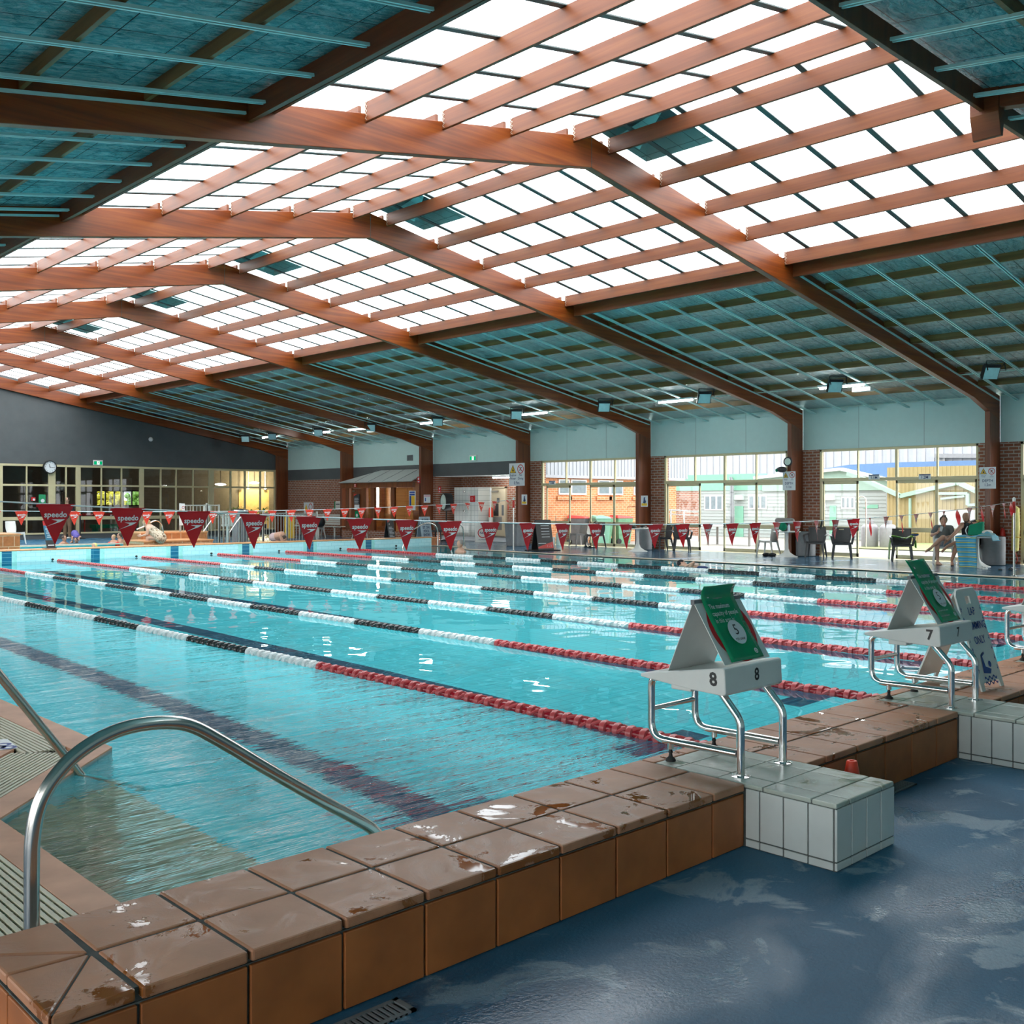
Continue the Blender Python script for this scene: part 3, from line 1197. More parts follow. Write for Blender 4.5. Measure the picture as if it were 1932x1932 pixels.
glazing('window_1', 26.232, 21.70, [25.03, 23.865, 22.75], [(25.99, 24.80), (23.89, 22.77), (22.77, 21.76)], None, '')
glazing('window_2', 20.6, 16.078, [19.41, 18.29, 17.16], [(20.50, 19.185), (18.34, 17.14), (17.16, 16.12)], None, '')
glazing('window_3', 15.033, 10.58, [13.882, 12.765, 11.653], [(14.95, 13.86), (12.79, 11.66), (11.68, 10.62)], None, '')
glazing('window_4', 9.564, 4.95, [8.4, 7.25, 6.1], [(9.5, 8.38), (8.42, 7.23), (7.27, 6.08), (6.1, 5.0)], None, '')

# ------------------------------------------------------------------ charcoal end wall with its window band
mb = MB()
mb.box(XL, 13.3 - 8.5, YE, YE + .2, 0, 7.2)
mb.prism([(4.8, YE, 3.085), (XW, YE, 3.085), (XW, YE, zt(XW) + .1), (XR, YE, 7.05), (4.8, YE, zt(4.8) + .1)], (0, .2, 0))
mb.box(25.9, XW + .24, YE, YE + .2, 0, 3.085)
mb.box(4.8, 25.9, YE, YE + .2, 0, .2)
struct('wall_end', mb, M['darkwall'])
r = bpy.data.objects.new('window_5', None)
COL.objects.link(r)
r.location = (16, YE, .2)
ROOT[r.name] = V(r.location)
r['kind'] = 'structure'
mx = [(4.85, .1), (6.6, .06), (8.3, .1), (10.1, .06), (11.8, .1), (13.4, .14), (14.384, .05), (15.38, .28), (15.95, .06), (16.45, .20), (17.43, .05), (18.303, .05), (19.2, .2), (20.076, .06), (20.798, .06), (21.613, .06), (22.5, .26), (23.495, .07), (24.238, .07), (25.054, .07), (25.86, .08)]
mb = MB()
for x, wd in mx:
    mb.box(x - wd / 2, x + wd / 2, YE - .04, YE + .06, .2, 3.085)
mb.box(4.8, 25.9, YE - .045, YE + .06, 3.0, 3.09)
for z, hh in ((2.23, .08), (.86, .14)):
    for (x, wd), (x2, wd2) in zip(mx, mx[1:]):
        if z < 1 and 15.5 < x < 16.2:
            continue
        mb.box(x + wd / 2, x2 - wd2 / 2, YE - .03, YE + .05, z - hh / 2, z + hh / 2)
mb.box(4.8, 25.9, YE - .045, YE + .06, .2, .27)
part('window_frame', mb, M['cream'], r, world=True, bevel=.004)
mb = MB()
for (x, wd), (x2, wd2) in zip(mx, mx[1:]):
    for z0, z1 in ((.27, .79), (.93, 2.19), (2.27, 3.0)):
        if z1 < 2.2 and 15.5 < x < 16.2:
            continue
        mb.poly([(x, YE + .02, z0), (x2, YE + .02, z0), (x2, YE + .02, z1), (x, YE + .02, z1)])
part('window_glass', mb, M['darkglass'], r, world=True)
# the room behind it
M['room'] = mat('dim_room_plaster', (.16, .14, .12), .7)
M['room2'] = mat('warm_room_wall', (.55, .40, .18), .7)
YR = 50.0
mb = MB()
ox0, ox1, oz0, oz1 = P(183, 955, Y=YR).x, P(266, 955, Y=YR).x, P(230, 955, Y=YR).z, P(230, 925, Y=YR).z
mb.box(XL, ox0, YR, YR + .2, 0, 3.3)
mb.box(ox1, 31.5, YR, YR + .2, 0, 3.3)
mb.box(ox0, ox1, YR, YR + .2, 0, oz0)
mb.box(ox0, ox1, YR, YR + .2, oz1, 3.3)
struct('wall_room_back', mb, M['room'])
mb = MB()
mb.box(XL, 31.5, YE + .2, YR + .2, 3.3, 3.4)
struct('ceiling_room', mb, M['room'])
mb = MB()
mb.box(XL - .2, XL, YE + .2, YR + .2, 0, 3.3)
mb.box(31.5, 31.7, YE + .2, YR + .2, 0, 3.3)
mb.box(XW + .24, 31.5, YE, YE + .2, 0, 3.4)
struct('wall_room_sides', mb, M['room'])
mb = MB()
rect(mb, XL, 31.5, YE, YR, .001)
struct('floor_room', mb, M['darkwall'])
mb = MB()
a, b = P(450, 930, Y=YR).x, P(507, 930, Y=YR).x
mb.box(a, b, YR - .03, YR - .005, .0, 2.2)
struct('wall_room_feature', mb, M['room2'])
mb = MB()
for i in range(1, 5):
    x = ox0 + (ox1 - ox0) * i / 5
    mb.box(x - .03, x + .03, YR + .05, YR + .12, oz0, oz1)
mb.box(ox0, ox1, YR + .05, YR + .12, oz0, oz0 + .06)
mb.box(ox0, ox1, YR + .05, YR + .12, oz1 - .06, oz1)
struct('window_6', mb, M['black'])
M['lamp'] = glow('ceiling_lamp_glow', (1, .97, .92), 22)
M['tube'] = glow('fluorescent_tube_glow', (.95, 1, .97), 40)
for i, (u, v) in enumerate(((416, 914), (480, 911))):
    q = P(u, v, Y=46.2)
    r = thing('ceiling_light', ('oval lit ceiling light behind the end wall glass, the one nearer the clock', 'oval lit ceiling light behind the end wall glass, the one nearer the brick corner')[i], 'ceiling light', (q.x, q.y, q.z), group='room ceiling lights')
    part('diffuser', MB().ell((0, 0, 0), .30, .14, .05), M['lamp'], r, True)
    part('canopy', MB().lathe([(.012, .04), (.012, 3.3 - q.z)], n=8), M['black'], r)
for i, x in enumerate((a + .35, b - .45)):
    r = thing('downlight', ('small downlight over the yellow wall of the end room, left of the pair', 'small downlight over the yellow wall of the end room, right of the pair')[i], 'downlight', (x, YR - .4, 2.3))
    part('bulb', MB().ell((0, 0, 0), .07), M['lamp'], r, True)
    part('stem', MB().lathe([(.02, .05), (.02, 1.0), (.01, 1.0)], n=8), M['whitepaint'], r)
l = bpy.data.lights.new('warm_room_lamp', 'POINT')
l.energy, l.color, l.shadow_soft_size = 420, (1, .78, .42), .12
lo = bpy.data.objects.new('warm_room_lamp', l)
lo.location = ((a + b) / 2, YR - 1.1, 2.6)
COL.objects.link(lo)

# ------------------------------------------------------------------ the other walls round the hall (behind and beside the camera)
mb = MB()
mb.box(XL - .24, XL, YB, YE, 3.05, 4.4)
struct('wall_left_panel', mb, M['panel'])
mb = MB()
ys = [YB, NEAR] + F + [YE]
for a, b in zip(ys, ys[1:]):
    mb.box(XL - .24, XL, a - .3, a + .55, 0, 3.05)
mb.box(XL - .24, XL, YE - .5, YE, 0, 3.05)
struct('wall_left_brick', mb, M['brick'])
for i, (a, b) in enumerate(zip(ys, ys[1:])):  # unseen side windows, added to bring in light
    a, b = a + .55, b - (.3 if i < 7 else .5)
    mb = MB()
    for z in (0.03, 2.15, 3.02):
        mb.box(XL - .12, XL - .02, a, b, z - .03, z + .03)
    for k in range(5):
        y = a + (b - a) * k / 4
        mb.box(XL - .12, XL - .02, y - .03, y + .03, 0, 3.05)
    o = struct('window_added_side', mb, M['cream'])
    mb = MB().poly([(XL - .07, a, 0), (XL - .07, b, 0), (XL - .07, b, 3.05), (XL - .07, a, 3.05)])
    part('window_glass', mb, M['glass'], o, world=True)
mb = MB()
mb.prism([(XL - .2, YB, 0), (XW + .2, YB, 0), (XW + .2, YB, 4.4), (16.8, YB, 6.1), (5.6, YB, 6.1), (XL - .2, YB, 4.4)], (0, -.2, 0))
struct('wall_near', mb, M['panel'])
# ------------------------------------------------------------------ starting blocks
def spline(pts, n=6, closed=False):
    """smooth curve through points"""
    pts = [V(p) for p in pts]
    out = []
    m = len(pts)
    for i in range(m - 1):
        p0, p1, p2, p3 = pts[max(i - 1, 0)], pts[i], pts[i + 1], pts[min(i + 2, m - 1)]
        for k in range(n):
            t = k / n
            out.append(.5 * ((2 * p1) + (p2 - p0) * t + (2 * p0 - 5 * p1 + 4 * p2 - p3) * t * t + (3 * p1 - p0 - 3 * p2 + p3) * t ** 3))
    out.append(pts[-1])
    return out


def fillet(pts, r, n=6):
    """polyline with its inner corners rounded"""
    pts = [V(p) for p in pts]
    out = [pts[0]]
    for a, b, c in zip(pts, pts[1:], pts[2:]):
        d1, d2 = (a - b), (c - b)
        k = min(r, d1.length * .49, d2.length * .49)
        p, q = b + d1.normalized() * k, b + d2.normalized() * k
        for i in range(n + 1):
            t = i / n
            out.append(p * (1 - t) ** 2 + b * 2 * t * (1 - t) + q * t * t)
    out.append(pts[-1])
    return out


def circ_text(mb, *a, **k):
    mb.text(*a, **k)


def block(num, px, lab, poster_curl):
    r = thing('starting_block', lab, 'starting block', (px, 2.9, KZ), group='starting blocks')
    z0 = KZ
    y = lambda q: q - 2.9        # place -> local
    hw = .243
    # wedge deck
    prof = [(3.225, .707), (3.225, .690), (2.905, .664), (2.735, .658), (2.722, .668), (2.728, .782), (2.742, .789)]
    mb = MB()
    mb.prism([(-hw, y(a), b - z0) for a, b in prof], (2 * hw, 0, 0))
    plat = part('platform', mb, M['grp'], r, bevel=.006)
    mb = MB()
    mb.box(-.16, .16, y(2.98), y(3.10), .665 - z0 - .03, .672 - z0)
    part('handgrip', mb, M['grp'], plat, bevel=.006)
    mb = MB()
    mb.text(num, .088, (-hw - .0012, y(2.79), .728 - z0), (0, -1, 0), (0, .08, 1), bold=.03)
    mb.text(num, .082, (.02, y(2.7245), .730 - z0), (1, 0, 0), (0, .06, 1), bold=.025)
    part('number', mb, M['black'], plat)
    # tubular frame
    for s in (-1, 1):
        x = s * .181
        pts = [(x, y(2.682), .0), (x, y(2.682), .545 - z0), (x, y(2.80), .672 - z0)]
        part('rear_leg', MB().tube(fillet(pts, .04), .0195, 12), M['chrome'], r, True)
        part('foot_flange', MB().lathe([(.044, 0), (.044, .005), (.022, .009)], (x, y(2.682), 0), 16), M['chrome'], r, True)
        pts = [(x, y(2.70), .388 - z0), (x, y(3.205), .383 - z0), (x, y(3.205), .685 - z0), (x, y(3.10), .690 - z0)]
        rail = part('side_rail', MB().tube(fillet(pts, .085, 8), .0185, 12), M['chrome'], r, True)
        part('adjuster_foot', MB().lathe([(.026, 0), (.024, .010), (.011, .022), (.008, .036), (.012, .044), (.008, .052), (.008, .066)], (x, y(3.085), .001), 12), M['rubber'], rail, True)
        part('foot_socket', MB().lathe([(.016, .06), (.016, .10)], (x, y(3.085), 0), 12), M['chrome'], rail, True)

    part('cross_bar', MB().tube([(-.181, y(3.205), .525 - z0), (.181, y(3.205), .525 - z0)], .013, 12), M['chrome'], r, True)

    # no-diving cover: a folded white sheet standing on the platform
    wh = {'8': 'on the starting block nearest the camera', '7': 'on the starting block beside the lap swimming sign', '6': 'on the block cut by the right edge'}[num]
    c = thing('block_cover', f'white folded no-diving cover standing {wh}', 'cover', (px, 2.9, .74))
    zz = .74
    ap, ff, rf = (2.945, 1.078), (3.095, .728), (2.765, .792)
    hw2 = .192
    mb = MB()
    for (a, b) in ((ff, ap), (rf, ap)):
        d = V((0, b[0] - a[0], b[1] - a[1])).normalized()
        n_ = V((0, -d.z, d.y)) * .004
        mb.prism([(-hw2, y(a[0]), a[1] - zz), (hw2, y(a[0]), a[1] - zz), (hw2, y(b[0]), b[1] - zz), (-hw2, y(b[0]), b[1] - zz)], n_)
    cs = part('cover_sheet', mb, M['grp'], c)
    mb = MB()
    mb.bar((-hw2 - .002, y(ap[0]), ap[1] - zz - .004), (hw2 + .002, y(ap[0]), ap[1] - zz - .004), .022, .024)
    part('fold_strip', mb, M['grey'], c)
    # red ring and bar printed on the rear panel
    d = V((0, ap[0] - rf[0], ap[1] - rf[1])).normalized()
    nr = V((0, -d.z, d.y))
    if nr.y > 0:
        nr = -nr
    base = V((0, y(rf[0]), rf[1] - zz))
    o = base + d * .17 + nr * .0065
    mb = MB().disc(o, .172, (1, 0, 0), d, 40, .14)
    mb.poly([o + V((-.128, 0, 0)) + d * .10, o + V((-.10, 0, 0)) + d * .125, o + V((.128, 0, 0)) - d * .10, o + V((.10, 0, 0)) - d * .125])
    part('prohibition_ring', mb, M['sign_red'], cs)
    # green laminated poster taped over it
    p = thing('poster', f'green laminated capacity poster on the cover {wh}', 'poster', (px, 2.9, .80))
    zp = .80
    pw = .135
    L = .40 if poster_curl else .45
    b0 = V((0, y(rf[0]), rf[1] - zp)) + nr * .011 + d * .004

    def sheetpt(u, v):
        q = b0 + V(((u - .5) * 2 * pw - .005, 0, 0)) + d * (v * L)
        if poster_curl and v > .80:
            t = (v - .80) / .20
            q += nr * (.0 + .05 * t * t) + d * (-.02 * t * t)
            q += V((0, 0, .0))
        q += nr * (.003 * sin(u * 7 + v * 9))
        return q
    ps = part('sheet', MB().grid(sheetpt, 8, 20), M['green'], p, True, solid=.002)
    f = lambda u, v: b0 + V(((u - .5) * 2 * pw - .005, 0, 0)) + d * (v * L) + nr * .0062
    mb = MB()
    for i, (tx, sz, bo) in enumerate((('The maximum', .036, .012), ('capacity of people', .036, .004), ('in this area is:', .036, 0))):
        g, fs = glyphs(tx, bo)
        w_ = (max(a for a, b in g) - min(a for a, b in g)) * sz * .8
        mb.text(tx, sz, f(.10, .72 - i * .095) + V((w_ / 2, 0, 0)), (1, 0, 0), d, sx=.8, bold=bo)
    mb.disc(f(.20, .86), .009, (1, 0, 0), d, 10)
    mb.disc(f(.84, .09), .014, (1, 0, 0), d, 16, .008)
    mb.disc(f(.84, .09), .005, (1, 0, 0), d, 8)
    if not poster_curl:
        mb.text('per lane for this area', .016, f(.36, .17), (1, 0, 0), d)
        mb.text('keep a safe distance', .016, f(.33, .09), (1, 0, 0), d)
    mb.disc(f(.56, .36), .064, (1, 0, 0), d, 32)
    part('white_print', mb, M['signwhite'], ps)
    mb = MB()
    mb.text('5', .078, f(.55, .385) + nr * .001, (1, 0, 0), d)
    mb.text('PER LANE', .018, f(.56, .265) + nr * .001, (1, 0, 0), d)
    part('black_print', mb, M['black'], ps)
    return r


block('8', LX, 'white starting block numbered 8 on chrome legs, nearest the camera', True)
block('7', LX + LANE, 'white starting block numbered 7 on chrome legs beside the lap swimming sign', False)
block('6', LX + 2 * LANE, 'white starting block cut by the right edge beyond the lap swimming sign', False)

# red training cone between the plinths
q = P(1597, 1465, Z=0)
r = thing('traffic_cone', 'small bright red cone on the deck behind the plinth of block 8', 'cone', (4.72, 2.50, 0))
part('cone_body', MB().lathe([(.076, .0), (.072, .02), (.027, .265), (.023, .272), (.013, .272), (.011, .22)], (0, 0, 0), 20), M['orange'], r, True)

# lap swimming sign
def aframe(lab, cat, pts, dep, mats):
    pass


bl, br = P(1850, 1309, Z=KZ), P(1897, 1297, Z=KZ)
ux = V((1, 0, 0))
r = thing('lap_swimming_sign', 'white A-frame sign reading lap swimming only behind starting block 7', 'sign', (7.17, 2.86, KZ))
tl = V((0, .16, .62))
fr_b, rr_b, top = -.10, .38, (.10, .675)
hw = .185
dF = V((0, top[0] - fr_b, top[1])).normalized()
nF = V((0, -dF.z, dF.y))
for nm, yb_, sgn in (('front_panel', fr_b, -1), ('rear_panel', rr_b, 1)):
    dd = V((0, top[0] - yb_, top[1]))
    L = dd.length
    d = dd.normalized()
    o = V((0, yb_, 0))
    nn = V((0, d.z, -d.y)) * (.012 if sgn < 0 else -.012)
    prof = [(-hw, .0), (-hw + .05, .0), (-hw + .06, .05), (hw - .06, .05), (hw - .05, 0), (hw, 0), (hw * .93, L - .05), (hw * .72, L), (-hw * .72, L), (-hw * .93, L - .05)]
    a, b = [(x, s) for x, s in prof if s <= L * .7], None
    mb = MB()
    hole = [(-.045, L - .125), (.045, L - .125), (.045, L - .065), (-.045, L - .065)]
    # panel with a hand hole: ring of quads between outline and hole
    mid = L - .15
    lower = prof[:6] + [(hw * .95, mid), (-hw * .95, mid)]
    P3 = lambda x, s: o + V((x, 0, 0)) + d * s
    mb.prism([P3(x, s) for x, s in lower], nn)
    for q in ([(-hw * .95, mid), (-.04, mid), (-.04, L - .06), (-hw * .93, L - .05)], [(.04, mid), (hw * .95, mid), (hw * .93, L - .05), (.04, L - .06)],
              [(-.04, mid), (.04, mid), (.04, L - .115), (-.04, L - .115)], [(-hw * .93, L - .05), (-.04, L - .06), (.04, L - .06), (hw * .93, L - .05), (hw * .72, L), (-hw * .72, L)]):
        mb.prism([P3(x, s) for x, s in q], nn)
    part(nm, mb, M['white'], r, bevel=.0)
d = V((0, top[0] - fr_b, top[1]))
L = d.length
d.normalize()
nf = V((0, -d.z, d.y)) * .003
mb = MB()
F3 = lambda x, s: V((0, fr_b, 0)) + V((x, 0, 0)) + d * s + nf
for i, (tx, s) in enumerate((('LAP', .535), ('SWIMMING', .435), ('ONLY', .335))):
    mb.text(tx, .076, F3(0, s), (1, 0, 0), d, sx=.86, bold=.012)
for sgn in (-1, 1):
    for i in range(7):
        x, s = sgn * .155, .12 + i * .07
        mb.poly([F3(x - .003, s), F3(x + .003, s), F3(x + .003, s + .03), F3(x - .003, s + .03)])
        tip, bs = (s + .036, s + .018) if sgn < 0 else (s - .006, s + .012)
        mb.poly([F3(x - .010, bs), F3(x, tip), F3(x + .010, bs)])
# swimmer pictogram and waves
mb.poly([F3(-.06, .235), F3(.0, .255), F3(.0, .24), F3(-.04, .225), F3(-.03, .155), F3(.05, .13), F3(.02, .10), F3(-.085, .115)])
mb.disc(F3(.045, .165), .022, (1, 0, 0), d, 14)
for k in range(2):
    s0 = .075 - k * .032
    top_, bot = [], []
    for i in range(25):
        x = -.10 + .2 * i / 24
        s = s0 + .010 * sin(i / 24 * 6 * pi)
        top_.append((x, s + .006))
        bot.append((x, s - .006))
    for i in range(24):
        mb.poly([F3(*top_[i]), F3(*bot[i]), F3(*bot[i + 1]), F3(*top_[i + 1])])
part('blue_print', mb, M['blue_ink'], r)
mb = MB().box(-.16, .16, .06, .20, .0, .012)
o = part('rubber_grid_mat', mb, M['white'], r)

# ------------------------------------------------------------------ handrails at the entry steps
r = thing('handrail', 'curved stainless handrail beside the near kerb at the entry steps', 'handrail', (1.15, 3.46, -.02))
YH = 3.46
pts = [V((P(60, 1700, Y=YH).x, YH, -.02))] + [P(u, v, Y=YH) for u, v in ((60, 1640), (62, 1580), (70, 1533), (84, 1497), (107, 1462), (143, 1424), (195, 1390), (250, 1370), (312, 1363), (362, 1370), (420, 1400), (500, 1448), (600, 1506), (668, 1543), (705, 1567), (722, 1600))]
pts[0].x = pts[1].x
e = pts[-1]
pts += [V((e.x + .03, YH, -.10)), V((e.x + .03, YH, -.6))]
part('rail_tube', MB().tube(spline(pts, 7), .0245, 18), M['steel'], r, True, True)
part('floor_flange', MB().lathe([(.05, 0), (.05, .006), (.03, .010)], (pts[0].x, YH, .0), 18), M['steel'], r, True, True)
r = thing('handrail', 'straight stainless handrail running into the water at the far side of the entry steps', 'handrail', (1.2, 6.0, 0))
a, b = P(152, 1462, Y=6.0), P(0, 1275, Y=6.0)
dd = (b - a).normalized()
pts = [a - dd * .75, a + dd * 1.25]
t1 = pts[-1]
pts = [pts[0]] + fillet([pts[0], t1, V((t1.x - .35, 6.0, t1.z + .02)), V((t1.x - .4, 6.0, .0))], .22, 8)[1:]
part('rail_tube', MB().tube(pts, .0245, 14), M['steel'], r, True, True)

# ------------------------------------------------------------------ lane ropes
M['float_red'] = mat('red_float_core', (.30, .006, .016), .25, var=.1)
M['float_pink'] = mat('faded_red_float_vane', (.52, .075, .08), .3, var=.1)
M['float_white'] = mat('white_float_vane', (.72, .76, .76), .3, var=.04)
M['float_grey'] = mat('white_float_core', (.52, .58, .58), .3)
M['float_black'] = mat('black_float_vane', (.035, .04, .042), .25)
M['float_dark'] = mat('black_float_core', (.01, .011, .012), .3)


def section_mesh(length, mats, name, n):
    """floats threaded on a cord, axis along Y, from y=0 to y=length"""
    mb = MB()
    k = max(1, round(length / .118))
    p = length / k
    for i in range(k):
        y = i * p
        a0 = i * .9
        mb.lathe([(.006, .0), (.034, .006), (.040, p * .3), (.034, p * .62), (.006, p * .66)], (0, y, 0), n, 'Y', 1)
        mb.lathe([(.030, p * .50), (.050, p * .58), (.056, p * .78), (.050, p * .95), (.030, p * .99)], (0, y, 0), n, 'Y', 0)
        for q in range(3):     # twisted vanes between the collars
            a = a0 + q * 2 * pi / 3
            mb.tube([(.040 * cos(a + t), y + p * (.02 + .52 * t), .040 * sin(a + t)) for t in (0, .33, .66, 1)], .013, 6, 0)
    return mesh_of(name, mb, mats, True)


def secs():
    out = [(K2 + .42, 4.62, 'red')]
    y, c = out[0][0] + 4.62, 'white'
    while y < YF - 5.0 - 1.2:
        out.append((y, 1.33, c))
        y += 1.33
        c = 'black' if c == 'white' else 'white'
    out.append((y, YF - 5.0 - y, 'white'))
    out.append((YF - 5.0, 4.55, 'red'))
    return out


CM = {'red': [M['float_pink'], M['float_red']], 'white': [M['float_white'], M['float_grey']], 'black': [M['float_black'], M['float_dark']]}
SEC = secs()
for k in range(7):
    x = LX + LANE * (k + .5)
    r = thing('lane_rope', f'lane rope of red, white and black floats, {nth(k + 1)} one from the entry steps', 'lane rope', (x, K2, ZW), group='lane ropes')
    cache = {}
    for y, ln, c in SEC:
        key = (round(ln, 3), c)
        if key not in cache:
            gkey = (key, k > 1)
            if gkey not in _G:
                _G[gkey] = section_mesh(ln, CM[c], 'float_section', 10 if k < 2 else 7)
            cache[key] = _G[gkey]
        o = bpy.data.objects.new(f'{c}_float_section', cache[key])
        COL.objects.link(o)
        o.parent = r
        o.location = (0, y - K2, .012)
    mb = MB().tube([(0, .02, .01), (0, YF - K2 - .02, .01)], .006, 6)
    part('cord', mb, M['rope'], r)
    for yy in (.03, YF - K2 - .03):
        part('anchor_hook', MB().ell((0, yy, .03), .03, .05, .03), M['rubber'], r, True)
mb = MB().ell((LX + LANE * 7.5, YF - .03, .03), .03, .05, .03)
obj('wall_anchor', mb, M['rubber'], 'small black rope anchor with no rope on the far pool wall', 'anchor')

# ------------------------------------------------------------------ backstroke flags
M['flag_near'] = mat('dark_red_pennant', (.52, .006, .012), .35, var=.08, scale=3)
M['flag_far'] = mat('orange_red_pennant', (.72, .035, .012), .4, var=.05)
M['logo'] = mat('white_print', (.80, .80, .78), .45, var=.02)


def pennant_mesh(kind, m):
    w_, h_ = .14, .305
    fold = {0: 0.0, 1: .5, 2: .95, 3: 1.45, 4: -.7}[kind]

    def warp(x, z):
        """x across, z down (0 to 1): hang with a gentle curl, folded kinds swing out of plane"""
        a = fold * z * .8 + fold * .25
        y = -.010 * sin(pi * (x / w_ + 1) / 2) + .02 * sin(3 * z + kind) * z
        return V((x * cos(a), x * sin(a) + y, -h_ * z))

    def fn(u, v):
        hwid = w_ * (1 - v * .985)
        return warp((2 * u - 1) * hwid, v)
    mb = MB().grid(fn, 8, 12)
    mb.grid(lambda u, v: warp((2 * u - 1) * w_ * 1.02, v * .075) + V((0, -.002 + .004 * (v > .5), .004)), 8, 2)
    f = mesh_of('pennant', mb, m, True)
    lb = MB()
    vs, fs = glyphs('speedo', .022)
    sc = .062
    lb.add([warp(x * sc * .95, (.078 - y * sc) / h_) + V((0, -.004, 0)) for x, y in vs], fs)
    bo = [(-.058, .150), (.004, .118), (-.020, .108), (.052, .108), (.062, .112), (.016, .132)]
    bo = [(-.066, .168), (.004, .136), (.014, .126), (-.030, .114), (.072, .114), (.036, .134)]
    lb.add([warp(x, z / h_) + V((0, -.004, 0)) for x, z in bo], [(0, 1, 5), (1, 2, 5), (2, 3, 4), (2, 4, 5)])
    l = mesh_of('logo', lb, M['logo'])
    return f, l


def flag_line(y, x0, x1, zmin, xm, a0, a1, m, near, n_, xs):
    zc = lambda x: zmin + (a0 if x < xm else a1) * (x - xm) ** 2
    mb = MB().tube([(x0 + (x1 - x0) * i / 60, y, zc(x0 + (x1 - x0) * i / 60)) for i in range(61)], .006 if near else .007, 6)
    obj('flag_line', mb, M['rope'], 'white cord strung across the ' + ('near' if near else 'far') + ' end of the pool for the red pennants', 'cord', smooth=True)
    ms = [pennant_mesh(k, m) for k in range(5)]
    rn = random.Random(3 if near else 5)
    n = len(xs)
    for i, (x, kd) in enumerate(xs):
        f, l = ms[kd]
        o = bpy.data.objects.new('pennant', f)
        COL.objects.link(o)
        o.location = (x, y, zc(x))
        o.rotation_euler = (rn.uniform(-.06, .06), 0, rn.uniform(-.12, .12))
        side = ('near' if near else 'far')
        tag(o, f'red triangular pennant with white logo on the {side} cord, {nth(n - i)} from its flag pole', 'pennant', f'pennants on the {side} cord')
        c = bpy.data.objects.new('logo', l)
        COL.objects.link(c)
        c.parent = o


xs = []
for i in range(-5, 34):
    x = 2.874 + .5665 * i
    kd = 0
    if i == 3:
        kd = 0
    elif 14 < i < 23:
        kd = (0, 0, 1, 0, 1, 0, 4, 1)[i % 8]
    elif i >= 23:
        kd = (1, 2, 1, 2, 1, 3, 1, 2)[i % 8]
    xs.append((x, kd))
xs.append((21.93, 3))
flag_line(8.1, -3.0, 22.02, 1.252, 12.6, .0030, .00335, M['flag_near'], True, 40, xs)
xs = [(21.95 - .555 * i, (0 if i > 6 else (3, 1, 0, 2, 0, 1, 0)[i])) for i in range(38)]
flag_line(23.2, .6, 22.1, 1.315, 11.6, .0022, .0026, M['flag_far'], False, 40, xs)


def flag_pole(x, y, h, lab):
    r = thing('flag_pole', lab, 'pole', (x, y, 0))
    part('tube', MB().lathe([(.024, 0), (.024, h)], n=12), M['steel'], r, True)
    part('base_collar', MB().lathe([(.05, 0), (.05, .012), (.03, .03)], n=12), M['steel'], r, True)
    part('red_sleeve', MB().lathe([(.030, h - .24), (.034, h - .2), (.032, h - .02), (.028, h)], n=12), M['red'], r, True)
    part('white_cap', MB().lathe([(.03, h), (.034, h + .03), (.03, h + .07), (.012, h + .09)], n=12), M['white'], r, True)
    return r


flag_pole(22.10, 8.1, 1.56, 'steel flag pole with a red sleeve on the deck near the striped towel table')
flag_pole(22.20, 23.2, 1.60, 'steel flag pole with a red sleeve at the far end of the glass-door deck')
# ------------------------------------------------------------------ lamps under the roof
FLOODS = [(1875, 688), (1579, 715), (1331, 735), (1141, 754), (975, 769), (826, 784), (699, 796), (600, 804), (513, 814), (462, 818)]
M['floodface'] = mat('frosted_floodlight_glass', (.55, .82, .84), .25)
proto = None
for i, (u, v) in enumerate(FLOODS):
    q = P(u, v, X=23.3)
    z = zt(23.3) - .13
    lab = f'black floodlight with pale glass under the roof, {nth(i + 1)} in the row from the camera'
    if proto is None:
        r = proto = thing('floodlight', lab, 'floodlight', (23.3, q.y, z), -YAW + .1, group='floodlights')
        rot = Matrix.Rotation(radians(28), 4, 'X')
        mb = MB().box(-.19, .19, -.03, .05, -.40, -.06).xform(rot)
        hs = part('housing', mb, M['black'], r, bevel=.012)
        mb = MB().box(-.165, .165, -.036, -.030, -.385, -.12).xform(rot)
        part('glass_face', mb, M['floodface'], hs)
        mb = MB()
        for k in range(7):
            mb.box(-.17 + k * .05, -.15 + k * .05, .05, .10, -.37, -.10)
        part('cooling_fins', mb.xform(rot), M['black'], hs)
        mb = MB().tube(fillet([(-.21, -.12, -.20), (-.21, -.05, .02), (.21, -.05, .02), (.21, -.12, -.20)], .04), .012, 8)
        part('bracket', mb, M['black'], r, True)
        part('cable', MB().tube(spline([(.1, .05, -.15), (.25, .10, -.08), (.28, .05, .0), (.2, 0, .06)], 6), .009, 6), M['black'], r, True)
    else:
        dup(proto, (23.3, q.y, z), None, lab)
TUBES = [(1547, 731, 1628, 725), (1243, 757, 1306, 750), (983, 777, 1031, 774), (793, 795, 833, 792), (658, 807, 690, 804), (592, 812, 622, 809), (495, 823, 522, 819)]
proto = None
for i, (u0, v0, u1, v1) in enumerate(TUBES):
    a = P((u0 + u1) / 2, v0, X=23.9)
    y = a.y
    z = zt(23.9) - .17
    lab = f'lit fluorescent batten under the roof, {nth(i + 1)} in the row from the camera'
    if proto is None:
        r = proto = thing('batten_light', lab, 'light', (23.9, y, z), group='fluorescent battens')
        part('tray', MB().box(-.07, .07, -.64, .64, .0, .05), M['whitepaint'], r, bevel=.008)
        part('tube', MB().tube([(0, -.60, -.025), (0, .60, -.025)], .03, 10), M['tube'], r, True)
    else:
        dup(proto, (23.9, y, z), None, lab)
